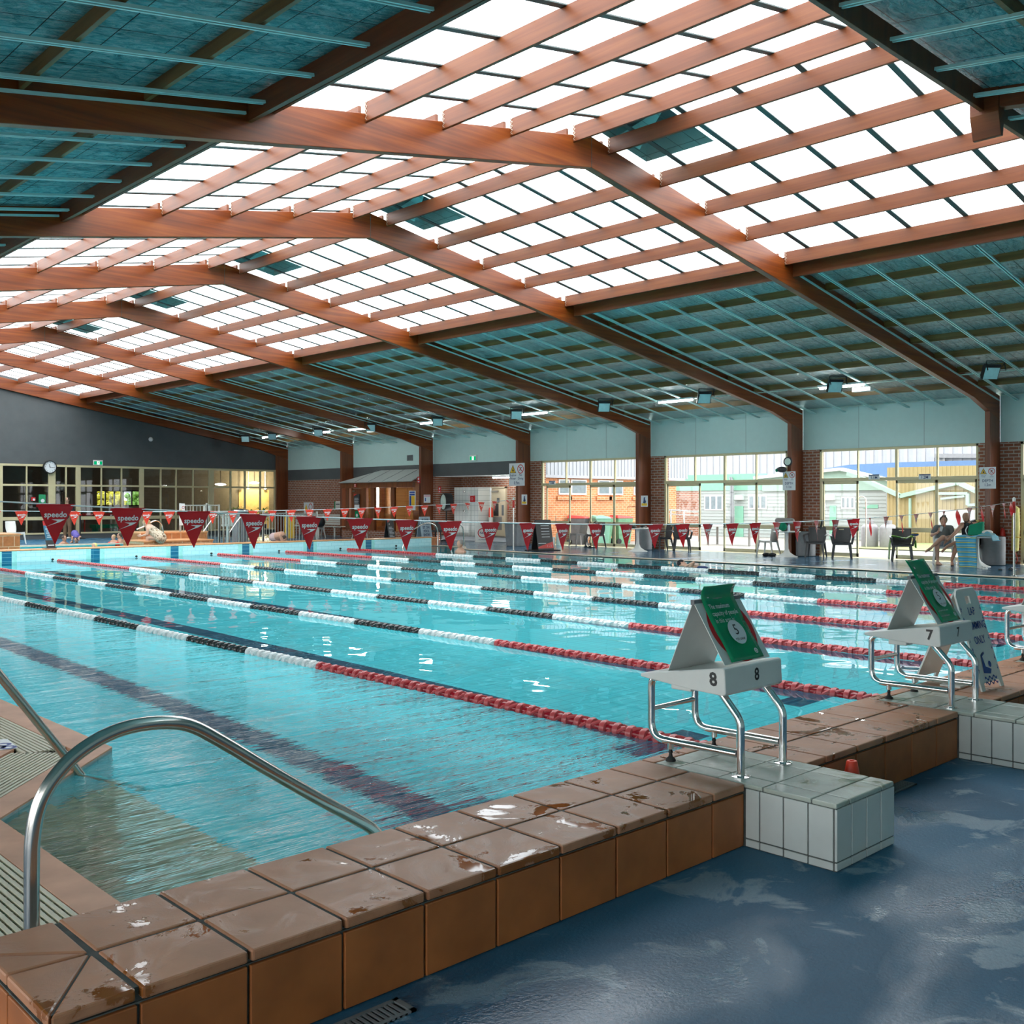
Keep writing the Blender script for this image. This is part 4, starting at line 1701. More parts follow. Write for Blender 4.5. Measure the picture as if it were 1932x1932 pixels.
for i, (u, v) in enumerate(((1628, 735), (405, 743), (703, 808))):
    q = P(u, v, X=24.3)
    mb = MB().box(24.2, 24.42, q.y - .25, q.y + .25, zt(24.3) - .25, zt(24.3) - .14)
    obj('junction_box', mb, M['whitepaint'], ('white junction box under the roof beside the lit batten nearest the camera', 'white junction box under the far roof lining by the skylight edge', 'white junction box under the roof beside a far fluorescent batten')[i], 'box', bevel=.01)
mb = MB().tube([(24.05, 7.0, zt(24) - .13), (24.05, YE - .3, zt(24) - .13)], .014, 6)
obj('cable_conduit', mb, M['eave'], 'thin pale conduit running under the roof above the floodlight row', 'conduit', smooth=True)
q = P(283, 829, Y=YE)
mb = MB().ell((q.x, YE - .08, q.z), .10, .09, .10, 12, 8)
obj('wall_sensor', mb, M['white'], 'small white dome sensor high on the charcoal end wall', 'sensor', smooth=True)

# ------------------------------------------------------------------ clock, exit signs, vent
q = P(95.5, 881, Y=YE - .2)
r = thing('wall_clock', 'round white clock with black rim on the cream post of the end wall', 'clock', (q.x, YE - .12, q.z))
part('rim', MB().lathe([(.24, .06), (.27, .06), (.275, 0), (.265, -.05), (.235, -.055), (.235, -.02)], n=32, axis='Y', caps=False), M['black'], r, True)
dl = part('dial', MB().lathe([(.245, -.018), (.001, -.02)], n=32, axis='Y'), M['signwhite'], r)
mb = MB()
for k in range(12):
    a = k * pi / 6
    mb.text(str(k or 12), .062, (.195 * sin(a), -.023, .195 * cos(a)), bold=.015)
part('numerals', mb, M['black'], dl)
mb = MB()
for a, ln, wd in ((radians(96), .19, .014), (radians(-18), .12, .02)):
    d = V((sin(a), 0, cos(a)))
    mb.bar(V((0, -.027, 0)) - d * .03, V((0, -.027, 0)) + d * ln, wd, .004, up=(0, 1, 0))
part('hands', mb, M['black'], dl)
M['exit'] = glow('lit_exit_green', (.0, .32, .12), 1.0)
M['exitw'] = glow('lit_exit_white', (.8, .95, .85), 1.1)


def exit_sign(loc, U, N, lab):
    """running-man exit light"""
    r = thing('exit_sign', lab, 'exit sign', loc)
    U, N, W = V(U), V(N), V((0, 0, 1))
    B = lambda a, n, z: U * a + N * n + W * z

    def slab_(mb, a0, a1, z0, z1, n0, n1):
        mb.prism([B(a0, n0, z0), B(a1, n0, z0), B(a1, n0, z1), B(a0, n0, z1)], N * (n1 - n0))
    mb = MB()
    slab_(mb, -.20, .20, -.11, .11, .02, .07)
    part('case', mb, M['whitepaint'], r)
    mb = MB()
    slab_(mb, -.175, .175, -.085, .06, .0701, .072)
    gf = part('green_face', mb, M['exit'], r)
    mb = MB()
    slab_(mb, -.05, .06, -.08, .055, .073, .074)
    part('door_symbol', mb, M['exitw'], gf)
    mb = MB()
    o = lambda a, z: B(a, .0755, z)
    mb.disc(o(.012, .036), .012, U, W, 10)
    for q in ([(-.012, .022), (.018, .022), (.010, -.022), (-.018, -.016)], [(.008, -.02), (.034, -.05), (.026, -.056), (-.004, -.026)], [(-.012, -.016), (-.024, -.05), (-.034, -.066), (-.04, -.062), (-.02, -.018)], [(.014, .02), (.036, .0), (.03, -.006), (.012, .008)]):
        mb.poly([o(a, z) for a, z in q])
    part('running_figure', mb, M['exit'], gf)
    return r


q = P(184, 873, Y=YE)
exit_sign((q.x, YE, q.z), (1, 0, 0), (0, -1, 0), 'lit green exit sign on the charcoal end wall above the windows')
q = P(894.5, 864, X=XW)
exit_sign((XW, q.y, q.z), (0, -1, 0), (-1, 0, 0), 'lit green exit sign on the pale panel above the changing-room recess')
q = P(774, 864, X=XW)
r = thing('wall_vent', 'small square grey vent grille on the pale panel above the timber cabin', 'vent', (XW, q.y, q.z))
part('frame', MB().box(-.03, 0, -.19, .19, -.12, .12), M['grey'], r)
mb = MB()
for k in range(5):
    mb.box(-.036, -.03, -.165 + k * .07, -.125 + k * .07, -.10, .10)
part('louvres', mb, M['darkwall'], r)

# ------------------------------------------------------------------ notices on the timber posts
FX = 25.87          # pool-side face of the posts


BRD = {}


def notice(nm, y0, y1, z0, z1, lab, cat='sign', x=FX):
    r = thing(nm, lab, cat, (x, (y0 + y1) / 2, z0))
    bb = part('board', MB().box(-.008, -.001, -abs(y1 - y0) / 2, abs(y1 - y0) / 2, 0, z1 - z0), M['signwhite'], r)
    BRD[r.name] = bb
    return r


def depth_sign(y0, y1, z0, z1, lines, lab, stacked):
    r0 = notice('depth_sign', y0, y1, z0, z1, lab)
    r = BRD[r0.name]
    w_, h_ = abs(y1 - y0), z1 - z0
    U = V((0, -1, 0))
    o = lambda a, z, n=.010: V((-n, -a, z))       # a runs right as seen from the pool
    k = w_ / .8
    zs = h_ - .185 * k * 1.15
    cx_ = -.20 * k
    mb = MB()
    mb.poly([o(cx_ - .165 * k, zs - .14 * k), o(cx_ + .165 * k, zs - .14 * k), o(cx_, zs + .16 * k)])
    part('black_triangle', mb, M['black'], r)
    mb = MB()
    mb.poly([o(cx_ - .135 * k, zs - .122 * k, .011), o(cx_ + .135 * k, zs - .122 * k, .011), o(cx_, zs + .122 * k, .011)])
    part('yellow_triangle', mb, M['yellow'], r)
    mb = MB()
    mb.disc(o(cx_ + .01 * k, zs + .03 * k, .012), .018 * k, U, n=10)
    mb.poly([o(cx_ - .02 * k, zs + .0, .012), o(cx_ + .03 * k, zs, .012), o(cx_ + .05 * k, zs - .08 * k, .012), o(cx_ - .03 * k, zs - .08 * k, .012)])
    mb.disc(o(.2 * k + .0, zs + .035 * k, .011), .022 * k, U, n=10)
    mb.bar(o(.2 * k - .07 * k, zs - .06 * k, .011), o(.2 * k + .06 * k, zs + .07 * k, .011), .002, .02 * k)
    mb.bar(o(.2 * k - .02 * k, zs + .01 * k, .011), o(.2 * k + .03 * k, zs - .07 * k, .011), .002, .016 * k)
    part('black_pictograms', mb, M['black'], r)
    mb = MB()
    mb.disc(o(.2 * k, zs, .012), .165 * k, U, n=28, r0=.135 * k)
    mb.bar(o(.2 * k - .10 * k, zs + .10 * k, .012), o(.2 * k + .10 * k, zs - .10 * k, .012), .002, .024 * k)
    part('prohibition_ring', mb, M['sign_red'], r)
    mb = MB()
    for t, a, z, sz, bo in lines:
        mb.text(t, sz * k, o(a * k, z * h_), U, bold=bo, sx=.9)
    part('lettering', mb, M['navy'], r)
    return r


depth_sign(27.26, 26.45, 2.135, 2.96, [('Shallow', -.2, .47, .125, .01), ('No', .2, .47, .125, .01), ('Water', -.2, .32, .125, .01), ('Diving', .2, .32, .125, .01), ('0.9m', .0, .12, .16, .015)],
           'white sign with warning triangle reading shallow water no diving 0.9m on a timber post', False)
small = [('SHALLOW', -.2, .60, .062, .01), ('WATER', -.2, .545, .062, .01), ('NO', .2, .60, .062, .01), ('DIVING', .2, .545, .062, .01)]
depth_sign(15.834, 15.424, 1.882, 2.42, small + [('DEPTH', 0, .36, .19, .015), ('1.1m', 0, .17, .19, .01)], 'white sign with warning triangle reading depth 1.1m on a timber post', True)
depth_sign(10.30, 9.905, 1.877, 2.41, small + [('DEPTH', 0, .36, .19, .015), ('1.2m', 0, .17, .19, .01)], 'white sign with warning triangle reading depth 1.2m on a timber post', True)
for y0, y1, z0, z1, nm in ((26.615, 26.313, 1.448, 1.814, 'post by the far flag pole'), (21.017, 20.798, 1.392, 1.752, 'post between the glass doors')):
    y0, y1 = (y0 + y1) / 2 + .14, (y0 + y1) / 2 - .14
    r = notice('wall_poster', y0, y1, z0, z1, f'small poster of a dark figure over yellow on the {nm}', 'poster')
    mb = MB().box(-.010, -.009, -.115, .115, .03, .11)
    part('yellow_band', mb, M['yellow'], r)
    mb = MB()
    o = lambda a, z: V((-.011, -a, z))
    mb.poly([o(-.05, .12), o(.04, .10), (o(.07, .17)), o(.03, .25), o(.045, .31), o(-.02, .30), o(-.03, .2)])
    mb.poly([o(.03, .12), o(.09, .15), o(.05, .18)])
    part('dark_figure', mb, M['navy'], r)
for y, z, t in ((P(394, 0, X=26).x, 0, ''),):
    pass
for i, (u, v, t) in enumerate(((1041.5, 911, '1.0M'), (1649, 900.5, '1.1M'), (1744.5, 900, '1.2M'))):
    q = P(u, v, X=XW - .02)
    r = thing('depth_plate', f'small depth plate reading {t} on the cream rail over the glass doors', 'plate', (XW - .02, q.y, q.z - .06))
    part('plate', MB().box(.0, .015, -.16, .16, 0, .14), M['signwhite'], r)
    mb = MB()
    mb.box(-.002, -.001, -.15, .15, .105, .135)
    mb.text(t, .10, (-.002, 0, .05), (0, -1, 0), bold=.02)
    part('lettering', mb, M['navy'], r)
    z = q.z
q = P(1488, 871, X=FX)
r = thing('wall_speaker', 'small round speaker on the timber post above the depth 1.1m sign', 'speaker', (FX, q.y, q.z))
part('ring', MB().lathe([(.13, -.01), (.135, -.06), (.11, -.075), (.10, -.06)], n=20, axis='X', caps=False), M['charcoal'], r, True)
part('cone', MB().lathe([(.10, -.058), (.04, -.03), (.035, -.06), (.001, -.07)], n=20, axis='X'), M['eave'], r, True)
q = P(1482, 886, X=FX)
r = thing('security_camera', 'dark grey camera housing on the timber post just above the depth 1.1m sign', 'camera', (FX - .12, q.y, q.z))
part('housing', MB().ell((0, .05, 0), .09, .17, .085, 14, 8), M['charcoal'], r, True)
part('lens', MB().ell((-.05, .18, -.02), .05, .04, .05, 10, 6), M['greenfab'], r, True)
part('mount', MB().bar((0, 0, 0), (.12, 0, .0), .05, .05), M['charcoal'], r)

# ------------------------------------------------------------------ timber cabin in the second bay
CX = 25.6
yy = lambda u: P(u, 950, X=CX).y
r = thing('timber_cabin', 'red-brown timber sauna cabin with sloping grey roof against the brick wall', 'cabin', (CX, 35.3, 0))
ya, yb = yy(650), 32.62
mb = MB()
mb.poly([(CX - .12, ya + .3, 2.38), (CX - .12, yb, 2.38), (XW, yb, 2.90), (XW, yy(692) + .2, 2.90)])
mb.poly([(CX - .12, ya + .3, 2.38), (XW, yy(692) + .2, 2.90), (XW, ya + .3, 2.38)])
part('roof_sheet', mb, M['awning'], r, world=True, solid=.03)
mb = MB()
for k in range(1, 5):
    y = ya - (ya - yb) * k / 5
    mb.bar((CX - .13, y, 2.40), (XW - .02, y - .25, 2.92), .012, .012)
part('roof_seams', mb, M['grey'], r, world=True)
mb = MB()
mb.box(CX - .06, CX + .1, yb, ya + .22, 2.14, 2.37)
for u in (656, 688, 703, 741):
    y = yy(u)
    mb.box(CX - .02, CX + .1, y - .13, y + .13, .33, 2.15)
part('timber_frame', mb, M['dark_wood'], r, world=True, bevel=.006)
mb = MB()
mb.box(CX, CX + .12, yy(662), ya + .2, 0, .33)
mb.box(CX, CX + .12, yb, yy(684), 0, .33)
part('brick_plinth', mb, M['brick'], r, world=True)
mb = MB()
for u0, u1 in ((651, 661), (689, 699), (706, 738)):
    mb.poly([(CX + .06, yy(u0), .33), (CX + .06, yy(u1), .33), (CX + .06, yy(u1), 2.14), (CX + .06, yy(u0), 2.14)])
part('window_glass', mb, M['darkglass'], r, world=True)
mb = MB()
mb.box(CX + .02, CX + .06, yy(684), yy(663), .02, 2.12)
d = part('glazed_door', mb, M['dark_wood'], r, world=True, bevel=.004)
part('door_closer', MB().box(CX - .03, CX + .02, yy(670), yy(666), 1.98, 2.04), M['steel'], d, world=True)
mb = MB()
y0, y1, ym = yy(747), yb + .05, yy(768)
for a, b in ((y0, ym + .01), (ym - .01, y1)):
    mb.box(CX, CX + .05, b, a, .33, 2.12)
    n_ = 9
    for k in range(n_):
        mb.box(CX - .012, CX, b + .10, a - .10, .46 + k * .17, .46 + k * .17 + .14)
d = part('double_door', mb, M['cabin_wood'], r, world=True, bevel=.003)
mb = MB().box(CX - .05, CX - .01, yy(789), yy(787), 1.2, 1.55)
part('door_handle', mb, M['cabin_wood'], d, world=True)
mb = MB()
mb.box(CX + .1, CX + .9, yb, ya, .0, .02)
mb.box(CX + .86, CX + .89, yb, ya, .0, 2.4)
part('cabin_lining', mb, M['cabin_wood'], r, world=True)
mb = MB().box(CX + .4, CX + .85, yy(738), yy(712), .95, 1.02)
part('bench', mb, M['cabin_wood'], r, world=True)
q = P(712.5, 944, X=CX + .5)
r = thing('strip_light', 'upright lit strip light inside the timber cabin window', 'light', (CX + .5, q.y, .75))
part('tube', MB().lathe([(.045, .25), (.045, 1.45)], n=8), M['tube'], r, True)
part('backing', MB().box(.04, .36, -.05, .05, .0, 1.5), M['cabin_wood'], r)
for nm, lab, u0, u1, v0, v1 in (('notice_board', 'black notice with red corner on the glazed cabin door', 668, 678.5, 932, 951), ('white_notice', 'small white notice under the black one on the glazed cabin door', 669, 678, 952, 962), ('green_notice', 'small green notice on the glazed cabin door', 670, 677.5, 964, 977),
                                ('price_board', 'white notice with blue and yellow panels on the timber double doors', 772, 784, 926, 962.5)):
    a, b = P(u0, v0, X=CX - .02), P(u1, v1, X=CX - .02)
    r = thing(nm, lab, 'notice', (CX - .03, (a.y + b.y) / 2, b.z))
    w_, h_ = a.y - b.y, a.z - b.z
    main = {'notice_board': 'charcoal', 'white_notice': 'signwhite', 'green_notice': 'green', 'price_board': 'signwhite'}[nm]
    part('board', MB().box(-.0, .012, -w_ / 2, w_ / 2, 0, h_), M[main], r)
    o = lambda p, z, n=.002: V((-n, w_ / 2 - p * w_, z * h_))
    if nm == 'notice_board':
        part('red_corner', MB().poly([o(0, 1), o(.65, 1), o(0, .78)]), M['red'], r)
        mb = MB()
        for k in range(6):
            mb.poly([o(.1, .60 - k * .1), o(.9 if k % 2 else .75, .60 - k * .1), o(.9 if k % 2 else .75, .57 - k * .1), o(.1, .57 - k * .1)])
        part('white_lines', mb, M['signwhite'], r)
    if nm == 'green_notice':
        part('white_disc', MB().disc(o(.5, .35), .07, (0, -1, 0), n=16), M['signwhite'], r)
    if nm == 'price_board':
        mb = MB()
        for p0, p1, z0, z1 in ((.08, .92, .88, .96), (.08, .92, .76, .85), (.08, .36, .24, .74)):
            mb.poly([o(p0, z0), o(p1, z0), o(p1, z1), o(p0, z1)])
        part('blue_panels', mb, M['blue_ink'], r)
        part('yellow_panels', MB().poly([o(.38, .24), o(.92, .24), o(.92, .74), o(.38, .74)]), M['yellow'], r)
for i, (u, v, m, lab) in enumerate(((790.5, 899.5, 'sign_red', 'red and white fire sign at the near top corner of the cabin roof'), (670.5, 913, 'red', 'small red fire sign over the glazed cabin door'), (830, 918, 'sign_red', 'small red and white sign on the brick wall beside the recess'))):
    q = P(u, v, X=(CX - .2, CX - .08, 26.4)[i])
    hh, ww = ((.26, .17), (.14, .14), (.26, .16))[i]
    r = thing('fire_sign', lab, 'sign', (q.x, q.y, q.z - hh))
    part('board', MB().box(-.02, .0, -ww / 2, ww / 2, 0, hh), M[m], r)
    mb = MB()
    mb.disc((-.022, 0, hh * .68), ww * .28, (0, 1, 0), n=12)
    mb.box(-.023, -.021, -ww * .3, ww * .3, hh * .15, hh * .32)
    part('white_symbol', mb, M['signwhite'], r)
q = P(806, 941, X=FX)
r = notice('framed_notice', q.y + .21, q.y - .21, q.z - .16, q.z + .16, 'white framed notice on the timber post beside the cabin', 'notice')
mb = MB()
mb.box(-.011, -.009, -.19, .19, .26, .29)
part('red_heading', mb, M['sign_red'], r)
mb = MB().box(-.011, -.009, .07, .13, .06, .20)
part('blue_picture', mb, M['blue_ink'], r)

# ------------------------------------------------------------------ recess: tiled cubicle, door, fan
RX = 27.9
y2 = lambda u, x: P(u, 950, X=x).y
xa = 27.0
r = thing('shower_cubicle', 'white tiled shower cubicle standing in the brick recess', 'cubicle', (27.4, (y2(857, xa) + y2(898, xa)) / 2, .165))
ya, yb = min(y2(857, xa), 32.25), y2(898, xa)
M['cubtile'] = tiles('white_cubicle_tiles', ((.70, .72, .69), (.66, .69, .66)), (.2, .2), (.42, .46, .45), .008, 'YZ', .3)
ym = y2(884, xa)
part('tiled_wall', MB().box(xa, RX - .02, ym, ya, .165, 2.13), M['cubtile'], r, world=True, bevel=.006)
part('tiled_return', MB().box(xa + .12, RX - .02, yb, ym - .01, .165, 2.13), M['cubtile'], r, world=True, bevel=.006)
mb = MB()
for u, v in ((877, 928), (877, 964)):
    q = P(u, v, X=xa)
    mb.ell((xa - .03, q.y, q.z), .05, .06, .05, 10, 6)
part('tap', mb, M['steel'], r, True, True)
part('shelf_rail', MB().tube([(xa + .1, yb, 2.10), (xa + .1, yb - .75, 2.10), (xa + .1, yb - .75, .2)], .028, 8), M['whitepaint'], r, world=True)
q, q2 = P(883, 935, X=xa), P(892, 947, X=xa)
r = thing('red_notice', 'dark red notice on the white tiled cubicle', 'notice', (xa + .1, (q.y + q2.y) / 2, q2.z))
part('board', MB().box(-.012, .0, -.17, .17, 0, q.z - q2.z), M['sign_red'], r)
part('white_ring', MB().disc((-.014, 0, .12), .06, (0, 1, 0), n=16, r0=.045).box(-.015, -.013, -.11, .11, .25, .30), M['signwhite'], r)
r = thing('door_1', 'cream changing-room door with black sign in the brick recess', 'door', (RX - .05, (y2(928, RX) + y2(957, RX)) / 2, .165))
r['kind'] = 'structure'
ya, yb = y2(927.5, RX), max(y2(957, RX), 27.05)
z1 = 2.15
mb = MB()
mb.box(RX - .10, RX, ya - .06, ya, .165, z1)
mb.box(RX - .10, RX, yb, yb + .06, .165, z1)
mb.box(RX - .10, RX, yb, ya, z1 - .06, z1)
part('door_frame', mb, M['creamlight'], r, world=True)
part('door_leaf', MB().box(RX - .06, RX - .02, yb + .06, ya - .06, .18, z1 - .07), M['creamlight'], r, world=True)
part('kick_plate', MB().box(RX - .066, RX - .06, yb + .25, ya - .08, .42, .95), M['midgrey'], r, world=True)
part('pull_plate', MB().box(RX - .08, RX - .06, yb + .14, yb + .24, 1.0, 1.42), M['grey'], r, world=True)
part('door_closer', MB().box(RX - .12, RX - .06, ya - .5, ya - .12, 1.93, 2.0), M['steel'], r, world=True)
yc = (ya + yb) / 2
part('female_sign', MB().box(RX - .07, RX - .061, yc - .07, yc + .07, 1.52, 1.70).box(RX - .07, RX - .061, yc - .02, yc + .26, .98, 1.48), M['charcoal'], r, world=True)
part('female_symbol', MB().disc((RX - .072, yc, 1.66), .018, (0, 1, 0), n=10).poly([(RX - .072, yc - .035, 1.56), (RX - .072, yc + .035, 1.56), (RX - .072, yc, 1.645)]), M['signwhite'], r, world=True)
r = thing('batten_light', 'lit fluorescent batten under the soffit of the brick recess', 'light', (27.2, y2(950, 27.2), 2.5))
part('tray', MB().box(-.06, .06, -.62, .62, .02, .07), M['whitepaint'], r)
part('tube', MB().tube([(0, -.6, 0), (0, .6, 0)], .028, 8), M['tube'], r, True)
q = P(844, 947, X=26.2)
r = thing('wall_fan', 'large round drum fan with black shroud on the brick wall of the recess', 'fan', (26.05, q.y, q.z))
part('shroud', MB().lathe([(.35, .25), (.36, .0), (.34, -.06), (.30, -.06)], n=28, axis='X', caps=False).xform(Matrix.Rotation(radians(-18), 4, 'Z')), M['black'], r, True)
part('face', MB().lathe([(.30, -.05), (.10, -.04), (.09, -.09), (.001, -.10)], n=28, axis='X').xform(Matrix.Rotation(radians(-18), 4, 'Z')), M['eave'], r, True)
part('stand', MB().tube([(.1, 0, -.3), (.1, 0, -q.z)], .03, 8).lathe([(.22, -q.z), (.22, -q.z + .03), (.04, -q.z + .06)], (.1, 0, 0), 14), M['black'], r)

# ------------------------------------------------------------------ outside the glass doors
M['concrete'] = mat('pale_concrete', (.29, .275, .25), .8, var=.08, scale=1.2)
M['lawn'] = mat('dry_lawn', (.26, .29, .12), .9, var=.25, scale=2.5)
M['ribbed'] = mat('white_ribbed_cladding', (.37, .38, .41), .6, var=.03, scale=3)
M['weather'] = mat('white_weatherboard', (.36, .395, .38), .6, var=.02)
M['mint'] = mat('mint_green_paint', (.19, .42, .30), .6, var=.04)
M['mint2'] = mat('pale_mint_paint', (.29, .41, .34), .6, var=.03)
M['blueroof'] = mat('blue_shade_roof', (.09, .17, .33), .5, var=.06)
M['tan'] = mat('tan_ribbed_cladding', (.33, .25, .11), .6, var=.05)
M['tank'] = mat('grey_gas_cylinder', (.24, .24, .25), .45, .1)
M['binred'] = mat('red_bin_lid', (.66, .06, .05), .5)
M['bingreen'] = mat('green_bin_body', (.13, .30, .17), .5)
M['shadeglass'] = mat('grey_window_pane', (.20, .25, .27), .15)
mb = MB()
rect(mb, XW + .24, 75, -10, 70, -.06)
rect(mb, -40, XL - .24, -30, 80, -.06)
struct('ground_outside', mb, M['concrete'])
mb = MB()
rect(mb, 32.5, 39.5, 4, 17.5, -.03)
o = obj('lawn', mb, M['lawn'], 'dry grass strip outside the doors behind the seated couple', 'grass', kind='stuff')


def ribs(mb, x, y0, y1, z0, z1, pitch, d=.02, axis='Y'):
    n_ = max(1, int(abs(y1 - y0) / pitch))
    for k in range(n_):
        y = y0 + (y1 - y0) * (k + .5) / n_
        if axis == 'Y':
            mb.box(x - d, x, y - pitch * .22, y + pitch * .22, z0, z1)
        else:
            mb.box(y - pitch * .22, y + pitch * .22, x - d, x, z0, z1)


# orange brick annexe
r = thing('brick_annexe', 'orange brick annexe with high windows outside the far glass doors', 'building', (31, 27.2, 0))
part('brick_wall', MB().box(26.78, 35.2, 26.72, 26.80, -.06, 2.45), M['brick_out'], r, world=True)
mb = MB().box(26.8, 35.6, 26.55, 26.84, 2.45, 2.56)
part('gutter', mb, M['ribbed'], r, world=True)
mb = MB()
mb.box(26.8, 36, 26.70, 26.84, 2.52, 5.2)
ribs(mb, 26.70, 26.8, 36, 2.56, 5.2, .20, .03, 'X')
part('ribbed_fascia', mb, M['ribbed'], r, world=True)
for u0, u1 in ((1053, 1073), (1076, 1105), (1127, 1149), (1150, 1174), (1195, 1240)):
    a, b = P(u0, 930, Y=26.72), P(u1, 930, Y=26.72)
    mb = MB().box(a.x, b.x, 26.67, 26.72, 1.82, 2.40)
    f = part('window', mb, M['whitepaint'], r, world=True)
    part('pane', MB().box(a.x + .06, b.x - .06, 26.66, 26.67, 1.88, 2.36), M['shadeglass'], f, world=True)
    part('sill', MB().box(a.x - .1, b.x + .1, 26.64, 26.73, 1.62, 1.76), M['brick_out'], f, world=True)
# wheelie bins
def bin_(x, y, rz, lab, body, lid, sc=1.0):
    r = thing('wheelie_bin', lab, 'bin', (x, y, -.06), rz)
    mb = MB()
    pr = [(-.24, -.26, 0), (.24, -.26, 0), (.24, .26, 0), (-.24, .26, 0)]
    tp = [(-.30, -.36, .98), (.30, -.36, .98), (.30, .34, .98), (-.30, .34, .98)]
    mb.add([V(p) * sc for p in pr + tp], [(0, 1, 2, 3), (4, 5, 6, 7)] + [(i, (i + 1) % 4, 4 + (i + 1) % 4, 4 + i) for i in range(4)])
    part('body', mb, M[body], r, bevel=.02)
    mb = MB()
    mb.add([V(p) * sc for p in ((-.32, -.39, .98), (.32, -.39, .98), (.32, .37, .98), (-.32, .37, .98), (-.26, -.30, 1.05), (.26, -.30, 1.05), (.26, .34, 1.10), (-.26, .34, 1.10))],
           [(0, 1, 2, 3), (4, 5, 6, 7)] + [(i, (i + 1) % 4, 4 + (i + 1) % 4, 4 + i) for i in range(4)])
    part('lid', mb, M[lid], r, bevel=.02)
    for s in (-1, 1):
        part('wheel', MB().lathe([(.10 * sc, -.03), (.10 * sc, .03)], (s * .27 * sc, .28 * sc, .10 * sc), 14, 'X'), M['rubber'], r)
    return r


q = P(1062, 1015, X=28.6)
bin_(28.6, 26.3, .4, 'dark wheelie bin with red lid outside the far glass doors', 'grey', 'binred')
q = P(1082, 1015, X=28.4)
bin_(28.75, 25.35, -.5, 'bright green wheelie bin with green lid beside the dark red-lidded bin', 'mint', 'mint')
q = P(1135, 1015, X=29.2)
bin_(29.2, q.y, 1.2, 'green wheelie bin with red lid behind the dark chair with the bag', 'bingreen', 'binred', 1.0)
q = P(1172, 1015, X=30.2)
bin_(30.2, q.y, 1.3, 'green wheelie bin with red lid seen beside the timber post', 'bingreen', 'binred', 1.0)
mb = MB()
for u in (1170, 1210):
    q = P(u, 1020, X=32)
    mb.tube([(32, q.y, -.06), (32, q.y, 1.35)], .03, 8)
a, b = P(1170, 955, X=32), P(1215, 955, X=32)
mb.tube([(32, a.y, 1.35), (32, b.y, 1.35)], .03, 8)
obj('pipe_rail', mb, M['steel'], 'grey pipe rail in front of the orange brick annexe', 'rail', smooth=True)
# second rail outside the middle doors
mb = MB()
a, b = P(1262, 962, X=30.5), P(1322, 966, X=34)
mb.tube([a, b], .035, 8)
mb.tube([a - V((0, 0, .15)), b - V((0, 0, .15))], .02, 8)
for t in (.05, .45, .95):
    p_ = a.lerp(b, t)
    mb.tube([p_, (p_.x, p_.y, -.06)], .04, 8)
obj('ramp_rail', mb, M['steel'], 'grey ramp handrail outside the middle glass doors', 'rail', smooth=True)
# brown brick shed wall between annexe and hut
mb = MB()
HX = 40.0
h = lambda u: P(u, 950, X=HX).y
r = thing('weatherboard_hut', 'white weatherboard hut with mint green gable outside the middle glass doors', 'building', (HX, (h(1320) + h(1672)) / 2, -.06))
ya, yb = h(1322), h(1672)
zb, ze = -.06, P(1400, 925, X=HX).z
mb = MB().box(HX, HX + 6, yb, ya, zb, ze)
n_ = 14
for k in range(n_):
    z = zb + (ze - zb) * k / n_
    mb.bar((HX - .01, ya, z + .02), (HX - .01, yb, z + .02), .03, .012)
part('wall', mb, M['weather'], r, world=True)
mb = MB()
yr = h(1592)
mb.box(HX - .05, HX + .1, h(1445), ya + 3.4, ze, ze + .75)
part('green_fascia', mb, M['mint'], r, world=True)
mb = MB()
zr = P(1592, 912, X=HX).z + .35
mb.prism([(HX - .10, h(1440), ze - .05), (HX - .10, yb - 1.0, ze - .05), (HX - .10, yb - 1.0, ze + .1), (HX - .10, yr, zr + .2), (HX - .10, h(1440), ze + .5)], (.12, 0, 0))
part('gable', mb, M['mint2'], r, world=True)
mb = MB()
mb.bar((HX - .2, h(1440) + .3, ze + .55), (HX - .2, yr, zr + .25), .3, .12, up=(0, 0, 1))
mb.bar((HX - .2, yr, zr + .25), (HX - .2, yb - 1.6, ze + .05), .3, .12, up=(0, 0, 1))
part('bargeboard', mb, M['whitepaint'], r, world=True)
mb = MB()
mb.box(HX - .02, HX + .1, ya, ya + 3.2, zb, ze)
part('brown_brick_wing', mb, M['brick'], r, world=True)
for u0, u1, v0, v1 in ((1330, 1364, 934, 963), (1413, 1447, 934, 961), (1552, 1558, 934, 962), (1588, 1613, 937, 960)):
    a, b = P(u0, v0, X=HX), P(u1, v1, X=HX)
    f = part('window', MB().box(HX - .04, HX, b.y, a.y, b.z, a.z), M['whitepaint'], r, world=True)
    n_ = 3 if u1 - u0 > 20 else 1
    mb = MB()
    wv = (a.y - b.y) / n_
    for k in range(n_):
        mb.box(HX - .05, HX - .04, b.y + k * wv + .05, b.y + (k + 1) * wv - .05, b.z + .06, a.z - .06)
    part('pane', mb, M['shadeglass'], f, world=True)
a, b = P(1387, 955, X=HX), P(1403, 1000, X=HX)
part('green_door', MB().box(HX - .04, HX, b.y, a.y, zb, a.z), M['mint'], r, world=True)
a, b = P(1566, 954, X=HX), P(1578, 1000, X=HX)
part('green_door', MB().box(HX - .04, HX, b.y, a.y, zb, a.z), M['mint'], r, world=True)
mb = MB()
for u, v in ((1395, 939), (1566, 939)):
    a = P(u, v, X=HX)
    mb.box(HX - .2, HX, a.y - .25, a.y + .25, a.z - .1, a.z + .12)
part('air_conditioner', mb, M['eave'], r, world=True)
a, b = P(1628, 952, X=HX), P(1657, 959, X=HX)
part('green_sign', MB().prism([(HX - .03, a.y, b.z), (HX - .03, b.y, b.z), (HX - .03, b.y, a.z), (HX - .03, (a.y + b.y) / 2, a.z)], (.02, 0, 0)), M['mint'], r, world=True)
mb = MB()
